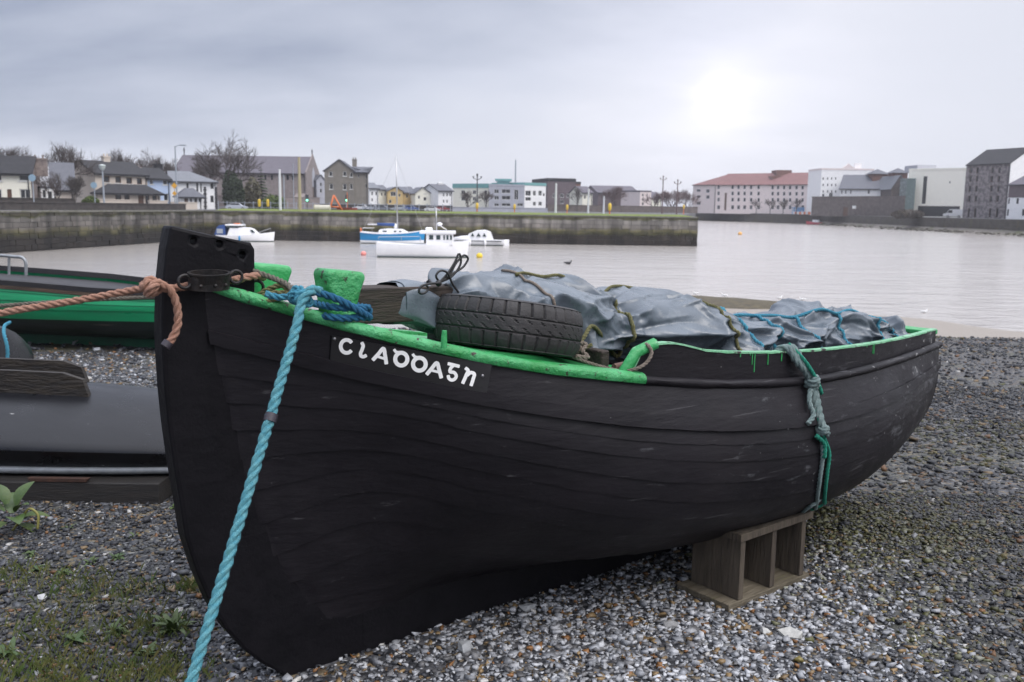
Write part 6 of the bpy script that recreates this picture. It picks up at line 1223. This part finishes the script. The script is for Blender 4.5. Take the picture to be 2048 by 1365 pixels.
part(dr, 'hull', loft(np.array([[(x_, y_ * w_, z_) for y_, z_ in ((-1, .55), (-.8, .2), (0, .02), (.8, .2), (1, .55), (.9, .55), (0, .3), (-.9, .55))] for x_, w_ in ((-1.1, .55), (-.3, .62), (.5, .5), (1.2, .06))])), M('dark_red_paint', (.22, .03, .03), rough=.5)); part(dr, 'mast', tube([(0.05, 0, .3), (.05, 0, 2.3)], .04, 6), m_or)
# railings before the churchyard
fe = thing('railing', 'grey upright railings along the road before the churchyard', 'fence', gp(437, 120)); Q = gp(905, 128) - gp(437, 120); L = float(np.linalg.norm(Q[:2])); fe.rotation_euler = (0, 0, math.atan2(Q[1], Q[0]))
for z_ in (.35, .95): part(fe, 'rail', box(0, L, -.03, .03, z_, z_ + .06), m_pg)
me_ = mesh('post', *box(-.05, .05, -.06, .06, -.1, 1.15), m_pg)
for x_ in np.arange(0, L, 1.1): link('post', me_, fe, (x_, 0.07, 0))
# cars
m_tyre = M('car_tyre_black', (.02, .02, .02), rough=.8); m_chrome = M('car_lamp', (.5, .5, .5), rough=.2)
def car(label, x, Y, col, rot=0.0, zb=LAND_Z, van=False, s=.62):
    t_ = thing('parked_car' if not van else 'van', label, 'car' if not van else 'van', gp(x, Y, zb), rot, 'vehicles along the quays'); t_.scale = (s,) * 3
    if van: pr = [(-2.4, .35), (2.35, .35), (2.5, .6), (2.45, 1.0), (1.75, 1.15), (1.15, 2.05), (.8, 2.2), (-2.35, 2.2), (-2.45, 1.0)]
    else: pr = [(-2.05, .35), (2.0, .35), (2.15, .55), (2.1, .78), (1.2, .95), (.45, 1.42), (-.9, 1.46), (-1.7, 1.0), (-2.1, .92), (-2.15, .6)]
    V_ = []
    for yy, k in ((-.86, 1), (-.80, 1.0), (.80, 1.0), (.86, 1)): V_.append([(a, yy * (1 - .14 * max(0, b - .95)), b) for a, b in pr])
    part(t_, 'body', loft(np.array(V_)), M('car_paint_' + str(col), col, rough=.3, coat=.4))
    gls = [(1.05, .98), (.42, 1.36), (-.85, 1.40), (-1.5, 1.02)] if not van else [(1.6, 1.22), (1.1, 1.95), (.3, 1.95), (.3, 1.22)]
    for sd in (-1, 1): part(t_, 'side_window', prism(gls, sd * .845, sd * .80), m_glass)
    for xx in (-1.3, 1.3):
        for sd in (-1, 1):
            wq = part(t_, 'wheel', xf(tube([(0, -.1, 0), (0, .1, 0)], .32, 14), Matrix.Translation((xx, sd * .78, .32))), m_tyre, True, 40); part(wq, 'hub', xf(tube([(0, -.02, 0), (0, .02, 0)], .18, 10), Matrix.Translation((xx, sd * .885, .32))), m_chrome, True, 40)
    for yy in (-.6, .6): part(t_, 'headlight', box(2.03 if not van else 2.42, 2.16 if not van else 2.5, yy - .15, yy + .15, .6, .74), m_chrome)
car('silver hatchback parked before the churchyard wall', 474, 118, (.42, .45, .50), .1); car('red car at the far left behind the garden wall', 5, 89, (.16, .03, .05), 3.1)
for x_, c_, lb in ((722, (.6, .6, .62), 'white car, leftmost right of the grey hall'), (742, (.30, .32, .36), 'grey car beside the white one by the grey hall'), (765, (.12, .13, .15), 'dark car below the pale house'), (800, (.35, .38, .42), 'grey car below the yellow gabled house'), (822, (.04, .09, .28), 'blue car behind the yacht mast'), (866, (.55, .55, .57), 'light car below the small cream house'), (884, (.25, .03, .03), 'red car below the white tower house')): car(lb, x_, 148, c_, rng.choice([0, math.pi]))
car('small white car on the road right of the yacht mast', 865, 135, (.65, .65, .65), 0, s=.55); car('white van parked beside the stone warehouse', 1907, 205, (.68, .68, .68), 2.6, zb=RZ, van=True, s=.85)
P, Q = gp(1585, 282, RZ), gp(1620, 274, RZ); bt = thing('barrier', 'red and white barrier on the quay before the hotel', 'barrier', P); L = float(np.linalg.norm((Q - P)[:2])); bt.rotation_euler = (0, 0, math.atan2(Q[1] - P[1], Q[0] - P[0]))
for i in range(8): part(bt, 'panel', box(i * L / 8 + .03, (i + 1) * L / 8 - .03, 0, .15, .05, .8), m_or if i % 2 else m_pw, fix=False)
P = gp(1595, 287, RZ); solo('blue_kiosk', 'blue and white poster kiosk before the right end of the hotel', 'kiosk', join(box(P[0] - 1.8, P[0] + 1.8, 286, 287, RZ, RZ + 2.0), box(P[0] - 2, P[0] + 2, 285.8, 287.2, RZ + 2.0, RZ + 2.2)), M('kiosk_blue', (.12, .28, .52), (.5, .5, .52), scale=.9, rough=.5, lo=.5, hi=.55))

# ------------------------------------------------------------------ moored boats
m_gel = M('white_gelcoat', (.86, .86, .87), (.80, .80, .82), scale=2, rough=.3); m_gelb = M('bright_blue_hull', (.015, .24, .52), rough=.3); m_canv = M('navy_canvas', (.03, .08, .27), (.02, .06, .2), scale=4, rough=.8); m_boot = M('boot_stripe', (.03, .05, .045), rough=.5); m_win = M('boat_window', (.03, .05, .055), rough=.1); m_rail = M('stainless_rail', (.45, .45, .46), rough=.3, metal=.7)
def small_hull(t_, L, B, hb, hm, hs, mat, low=None, bow=1, strip=None):
    """hull with its bow towards +x*bow; heights at bow, middle, stern; returns deck height function"""
    xs = np.linspace(0, 1, 22); rg, rl, dk2 = [], [], []
    dh = lambda f: (hs * (1 - f) * (1 - 2 * f) + 4 * hm * f * (1 - f) * 1.0 + hb * f * (2 * f - 1)) if True else 0
    for f in xs:
        w_ = B / 2 * (.78 + .22 * math.sin(math.pi * min(1, f * 1.25) * .8)) * (1 if f < .55 else max(.02, 1 - ((f - .55) / .45) ** 2.1)); h = dh(f); x = (f - .5) * L * bow; rk = .10 * L * max(0, f - .8) * bow
        sec = [(-1, 1, h), (-.99, .8, h * .72), (-.9, .3, h * .3), (-.72, 0, -.06), (-.3, -.1, -.28), (.3, -.1, -.28), (.72, 0, -.06), (.9, .3, h * .3), (.99, .8, h * .72), (1, 1, h)]
        rg.append([(x + rk * k, a * w_, z) for a, k, z in sec]); dk2.append([(x + rk, a * w_ * .97, h - .03) for a in (-1, 0, 1)])
        if low: rl.append([(x + rk * .15, a * (w_ * .915 + .015), z) for a, z in ((-1, h * .30), (-.93, .02), (-.8, -.1), (.8, -.1), (.93, .02), (1, h * .30))])
    v, fcs = loft(np.array(rg), False, False); k = len(rg[0]); fcs += [tuple(range(k)), tuple(range((len(rg) - 1) * k, len(rg) * k))]
    part(t_, 'hull', (v, fcs), mat, True, 40); part(t_, 'deck', loft(np.array(dk2), False, False), m_gel, fix=False)
    if low: part(t_, 'lower_hull', loft(np.array(rl), False, False), low, True, 40, fix=False)
    part(t_, 'boot_stripe', loft(np.array([[(q[0][0] * .985, a * max(abs(q[0][1]) * .90, .02), z) for a, z in ((-1, .09), (-1, -.12), (1, -.12), (1, .09))] for q in rg])), m_boot)
    return dh
def wpos(x, y): P = on_z(x, y, WATER_Z); return P
# white wheelhouse fishing boat
P = wpos(845, 515); k_ = P[1] / FPX; L = 178 * k_
fb = thing('fishing_boat', 'white fishing boat with wheelhouse moored in the middle of the basin', 'boat', P, .05)
small_hull(fb, L, 2.3, 35 * k_, 26 * k_, 30 * k_, m_gel)
def bxp(t_, nm, xa, xb, ya, yb, y0, y1, mat, cx_=845, wy=515, b=.04): return part(t_, nm, bevel_box((xa - cx_) * k_, (xb - cx_) * k_, y0, y1, (wy - yb) * k_, (wy - ya) * k_, b), mat)
wc = bxp(fb, 'wheelhouse', 853, 906, 468, 490, -.75, .75, m_gel); bxp(fb, 'wheelhouse_roof', 840, 911, 462, 468, -.85, .85, m_gel)
for a, b in ((859, 867), (873, 881), (887, 890), (893, 897), (900, 904)): part(wc, 'window', box((a - 845) * k_, (b - 845) * k_, -.775, -.752, (515 - 479) * k_, (515 - 470) * k_), m_win)
part(fb, 'mast', tube([(28 * k_, 0, 50 * k_), (27 * k_, 0, 96 * k_)], .045, 8), m_rail, True); part(fb, 'antenna', tube([(23 * k_, .2, 52 * k_), (23 * k_, .2, 78 * k_)], .02, 6), m_rail); part(fb, 'radar', sphere((34 * k_, 0, 66 * k_), (5.5 * k_, 5 * k_, 3.5 * k_)), m_gel, True); part(fb, 'liferaft', tube([(6 * k_, 0, 56 * k_), (8 * k_, 0, 56 * k_), (18 * k_, 0, 56 * k_), (20 * k_, 0, 56 * k_)], [.08, .13, .13, .08], 12), m_gel, True); part(fb, 'stay', tube([(36 * k_, 0, 62 * k_), (48 * k_, 0, 55 * k_)], .03, 6), m_rail)
part(fb, 'stern_rail', join(tube([(-85 * k_, -.8, 36 * k_), (-85 * k_, -.8, 40 * k_), (-5 * k_, -.95, 42 * k_)], .025, 6), tube([(-3 * k_, -.9, 32 * k_), (-3 * k_, -.9, 42 * k_)], .025, 6), tube([(-40 * k_, -.95, 34 * k_), (-40 * k_, -.95, 41 * k_)], .025, 6)), m_rail)
# blue yacht
P = wpos(785, 487.5); k_ = P[1] / FPX
sb = thing('sailing_yacht', 'blue hulled sailing yacht with furled navy sail and tall mast', 'boat', P, .03); small_hull(sb, 124 * k_, 2.1, 26 * k_, 19.5 * k_, 22 * k_, m_gelb, m_gel)
part(sb, 'gunwale', loft(np.array([[((f - .5) * 124 * k_ * .99, a * 1.07 * (1 if f < .55 else max(.03, 1 - ((f - .55) / .45) ** 2.1)), (22 * (1 - f) * (1 - 2 * f) + 78 * f * (1 - f) + 26 * f * (2 * f - 1)) * k_ + z) for a, z in ((-1, -.02), (-1, .07), (1, .07), (1, -.02))] for f in np.linspace(0, 1, 18)])), m_gel)
part(sb, 'cabin', loft(np.array([[(x_ * k_, a * w_, z_ * k_) for a, z_ in ((-1, 20), (-.92, z1), (0, z1 + 1), (.92, z1), (1, 20))] for x_, w_, z1 in ((-26, .6, 25), (-24, .62, 27), (-8, .62, 29), (20, .5, 28), (33, .3, 22))])), m_gel, True, 50)
for a, b in ((-18, -10), (4, 9), (14, 19)): part(sb, 'cabin_window', box(a * k_, b * k_, -.64, -.60, 23 * k_, 25.5 * k_), m_win)
part(sb, 'mast', tube([(10 * k_, 0, 24 * k_), (9 * k_, 0, 100 * k_), (8 * k_, 0, 171 * k_)], [.075, .07, .05], 10), m_rail, True); part(sb, 'boom', tube([(9 * k_, 0, 38 * k_), (-49 * k_, 0, 37 * k_)], .06, 8), m_gel, True); part(sb, 'furled_sail', tube([(7 * k_, 0, 36 * k_), (2 * k_, 0, 37 * k_), (-10 * k_, 0, 37.5 * k_), (-30 * k_, 0, 38 * k_)], [.10, .17, .15, .13], 10), m_canv, True); part(sb, 'sail_cover_end', sphere((6 * k_, 0, 34 * k_), (.16, .16, .28)), m_gel, True)
for a, b in (((8, 170), (60, 24)), ((8, 170), (-60, 22)), ((8, 130), (12, 22))): part(sb, 'stay', tube([(a[0] * k_, 0, a[1] * k_), (b[0] * k_, 0 if b[0] != 12 else -.9, b[1] * k_)], .012, 5), m_rail)
part(sb, 'pushpit', join(tube([(-60 * k_, -.6, 20 * k_), (-61 * k_, -.6, 30 * k_), (-38 * k_, -.85, 30 * k_), (-38 * k_, -.85, 20 * k_)], .02, 6), tube([(-60 * k_, .6, 20 * k_), (-61 * k_, .6, 30 * k_), (-38 * k_, .85, 30 * k_)], .02, 6)), m_rail); part(sb, 'lifebuoy', ring((-61 * k_, -.5, 26 * k_), (0, 1, 0), (0, 0, 1), .18, .07, 16, 6), m_or, True)
# cruiser with blue canopy
P = wpos(492, 483.5); k_ = P[1] / FPX
mc = thing('motor_cruiser', 'white cabin cruiser with blue cockpit canopy behind the stem', 'boat', P, .02); small_hull(mc, 110 * k_, 2.1, 20 * k_, 13.5 * k_, 13 * k_, m_gel)
part(mc, 'cabin', loft(np.array([[(x_ * k_, a * w_, z_ * k_) for a, z_ in ((-1, 12), (-.88, z1), (0, z1 + .8), (.88, z1), (1, 12))] for x_, w_, z1 in ((-32, .85, 14), (-27, .85, 27), (-5, .85, 27.5), (8, .8, 27), (14, .75, 25), (26, .6, 15))])), m_gel, True, 50); part(mc, 'hardtop', bevel_box(-36 * k_, -4 * k_, -.85, .85, 31 * k_, 34 * k_, .04), m_gel); part(mc, 'roof_hatch', bevel_box(-22 * k_, -11 * k_, -.3, .3, 34.1 * k_, 36 * k_, .03), m_or)
part(mc, 'windscreen', box(-33 * k_, -10 * k_, -.8, .8, 27 * k_, 31 * k_), m_win); part(mc, 'canopy', loft(np.array([[(x_ * k_, a * .86, z_ * k_) for a, z_ in ((-1, 13), (-.95, z1), (.95, z1), (1, 13))] for x_, z1 in ((-57, 15), (-52, 28), (-47, 32), (-36, 33))])), m_canv, True, 40); part(mc, 'canopy_window', box(-52 * k_, -40 * k_, -.90, -.87, 16 * k_, 25 * k_), M('clear_vinyl', (.35, .38, .42), rough=.2)); part(mc, 'cabin_window', prism([(16 * k_, 18 * k_), (23 * k_, 18 * k_), (17 * k_, 24 * k_), (13 * k_, 24 * k_)], -.78, -.70), m_win); part(mc, 'pulpit', tube([(24 * k_, -.5, 17 * k_), (50 * k_, -.1, 27 * k_), (50 * k_, -.1, 18 * k_)], .02, 6), m_rail); part(mc, 'antenna', tube([(0, 0, 27 * k_), (-7 * k_, 0, 42 * k_)], .025, 6), m_pg); part(mc, 'fender', tube([(-7 * k_, -1.08, 0), (-7 * k_, -1.08, .2), (-7 * k_, -1.08, .5), (-7 * k_, -1.08, .6)], [.04, .09, .09, .04], 8), m_gelb, True)
# cruiser with white hood
P = wpos(952, 491); k_ = P[1] / FPX
hc = thing('motor_cruiser', 'white cruiser with white folding hood moored under the pier wall', 'boat', P, math.pi - .05); small_hull(hc, 112 * k_, 2.2, 16 * k_, 12 * k_, 11 * k_, m_gel)
part(hc, 'hull_band', loft(np.array([[((f - .5) * 108 * k_, a * 1.11 * (1 if f < .55 else max(.03, 1 - ((f - .55) / .45) ** 2.1)), z_ * k_) for a, z_ in ((-1, 8.5), (-1, 10), (1, 10), (1, 8.5))] for f in np.linspace(.02, .98, 16)])), m_pd)
part(hc, 'hood', loft(np.array([[(x_ * k_, a * w_, z_ * k_) for a, z_ in ((-1, 11), (-.9, z1), (0, z1 + 1), (.9, z1), (1, 11))] for x_, w_, z1 in ((-34, .9, 12), (-28, .9, 27), (-18, .9, 30), (-2, .85, 29), (14, .75, 22), (18, .72, 14))])), m_gel, True, 50)
for a, b in ((-22, -14), (-11, -2), (2, 9)): part(hc, 'hood_window', prism([(a * k_, 18 * k_), (b * k_, 18 * k_), ((a + b) / 2 * k_, 25 * k_)], .84, .93), m_win); part(hc, 'hood_window', prism([(a * k_, 18 * k_), (b * k_, 18 * k_), ((a + b) / 2 * k_, 25 * k_)], -.93, -.84), m_win)
part(hc, 'foredeck', loft(np.array([[(x_ * k_, a * w_, z_ * k_) for a, z_ in ((-1, 11), (-.8, z1), (.8, z1), (1, 11))] for x_, w_, z1 in ((14, .9, 19), (30, .75, 18), (48, .3, 14))])), m_gel, True, 50); part(hc, 'outboard', bevel_box(-66 * k_, -56 * k_, -.25, .25, -2 * k_, 12 * k_, .05), m_gel)
for xx in (-20, 10): part(hc, 'fender', tube([(xx * k_, 1.15, 0), (xx * k_, 1.15, .15), (xx * k_, 1.15, .45), (xx * k_, 1.15, .55)], [.05, .12, .12, .05], 8), m_gel, True)
# red and white launch on the right bank
P = gp(1628, 262, WATER_Z); k_ = 262 / FPX; la = thing('launch', 'small white and red launch below the old town wall', 'boat', P, 2.6); small_hull(la, 30 * k_, 1.8, 7 * k_, 5 * k_, 5 * k_, M('launch_red', (.45, .06, .08), rough=.4)); part(la, 'cuddy', bevel_box(-1.4, .4, -.6, .6, 4 * k_, 9.5 * k_, .05), m_gel)
# buoys
for x_, y_, r_, c_, lb in ((727, 511, 5.5, (.75, .25, .22), 'pink round mooring buoy left of the fishing boat'), (959, 516, 6.5, (.72, .52, .03), 'yellow mooring buoy right of the fishing boat'), (1480, 470, 4, (.75, .40, .10), 'orange buoy in the open water right of the pier')):
    P = wpos(x_, y_); r = r_ * P[1] / FPX; t_ = thing('mooring_buoy', lb, 'buoy', P); part(t_, 'float', sphere((0, 0, r * .55), (r, r, r * .95), 18, 12), M('buoy_' + str(x_), c_, rough=.45), True); part(t_, 'eye', ring((0, 0, r * 1.55), (1, 0, 0), (0, 0, 1), r * .22, r * .06, 12, 6), m_rail, True)
# ------------------------------------------------------------------ water birds
m_gw = M('gull_white', (.72, .72, .72), rough=.7); m_gg = M('gull_grey', (.28, .30, .33), rough=.7); m_bk = M('gull_beak', (.55, .35, .05), rough=.5)
def bird(label, x, y, rot, body=m_gw, wing=m_gg, s=1.0, z=WATER_Z):
    P = on_z(x, y, z); t_ = thing('gull', label, 'gull', P, rot, 'gulls by the water'); t_.scale = (s,) * 3
    sp_ = [(-.28, .10, .012), (-.20, .10, .045), (-.08, .085, .085), (.05, .085, .09), (.13, .12, .062), (.17, .19, .042), (.20, .235, .046), (.235, .245, .035), (.255, .24, .012)]
    part(t_, 'body', tube([(a, 0, b) for a, b, _ in sp_], [c for *_, c in sp_], 10), body, True)
    for sd in (-1, 1): part(t_, 'wing', loft(np.array([[(a, sd * (w_ + .012), z_ + .02), (a, sd * (w_ + .02), z_ - .03), (a, sd * (w_ - .01), z_ - .05)] for a, w_, z_ in ((.08, .06, .14), (-.05, .082, .15), (-.2, .05, .135), (-.34, .012, .13))])), wing, True)
    part(t_, 'beak', tube([(.25, 0, .24), (.30, 0, .225)], [.013, .003], 6), m_bk)
for i, (x_, y_, r_) in enumerate(((1302, 588, 2.6), (1340, 590, .9), (1391, 589, 3.4), (1448, 593, 2.9), (1560, 598, .5), (1604, 601, 3.0), (1849, 626, .1))):
    bird('white gull, %s from the left of the row along the shallows' % ('first', 'second', 'third', 'fourth', 'fifth', 'sixth', 'seventh')[i], x_, y_, r_, m_gw, m_gw, .5)
bird('dark cormorant swimming alone in the open basin', 1137, 529, .3, M('dark_bird', (.03, .03, .035), rough=.6), M('dark_bird', (.03, .03, .035)), 1.0)
# ------------------------------------------------------------------ damp air over the harbour
hm = bpy.data.materials.new('damp_air'); hm.use_nodes = True; ht = hm.node_tree; ht.nodes.remove(ht.nodes['Principled BSDF']); pv = ht.nodes.new('ShaderNodeVolumePrincipled')
pv.inputs['Color'].default_value = (.92, .92, .97, 1); pv.inputs['Density'].default_value = .0004; pv.inputs['Anisotropy'].default_value = .2
ht.links.new(pv.outputs[0], ht.nodes['Material Output'].inputs['Volume'])
tag(link('haze', mesh('haze', *box(-3200, 3200, -500, 4200, -6, 24), hm)), 'thin damp haze lying over the harbour and the town', 'haze', kind='stuff')
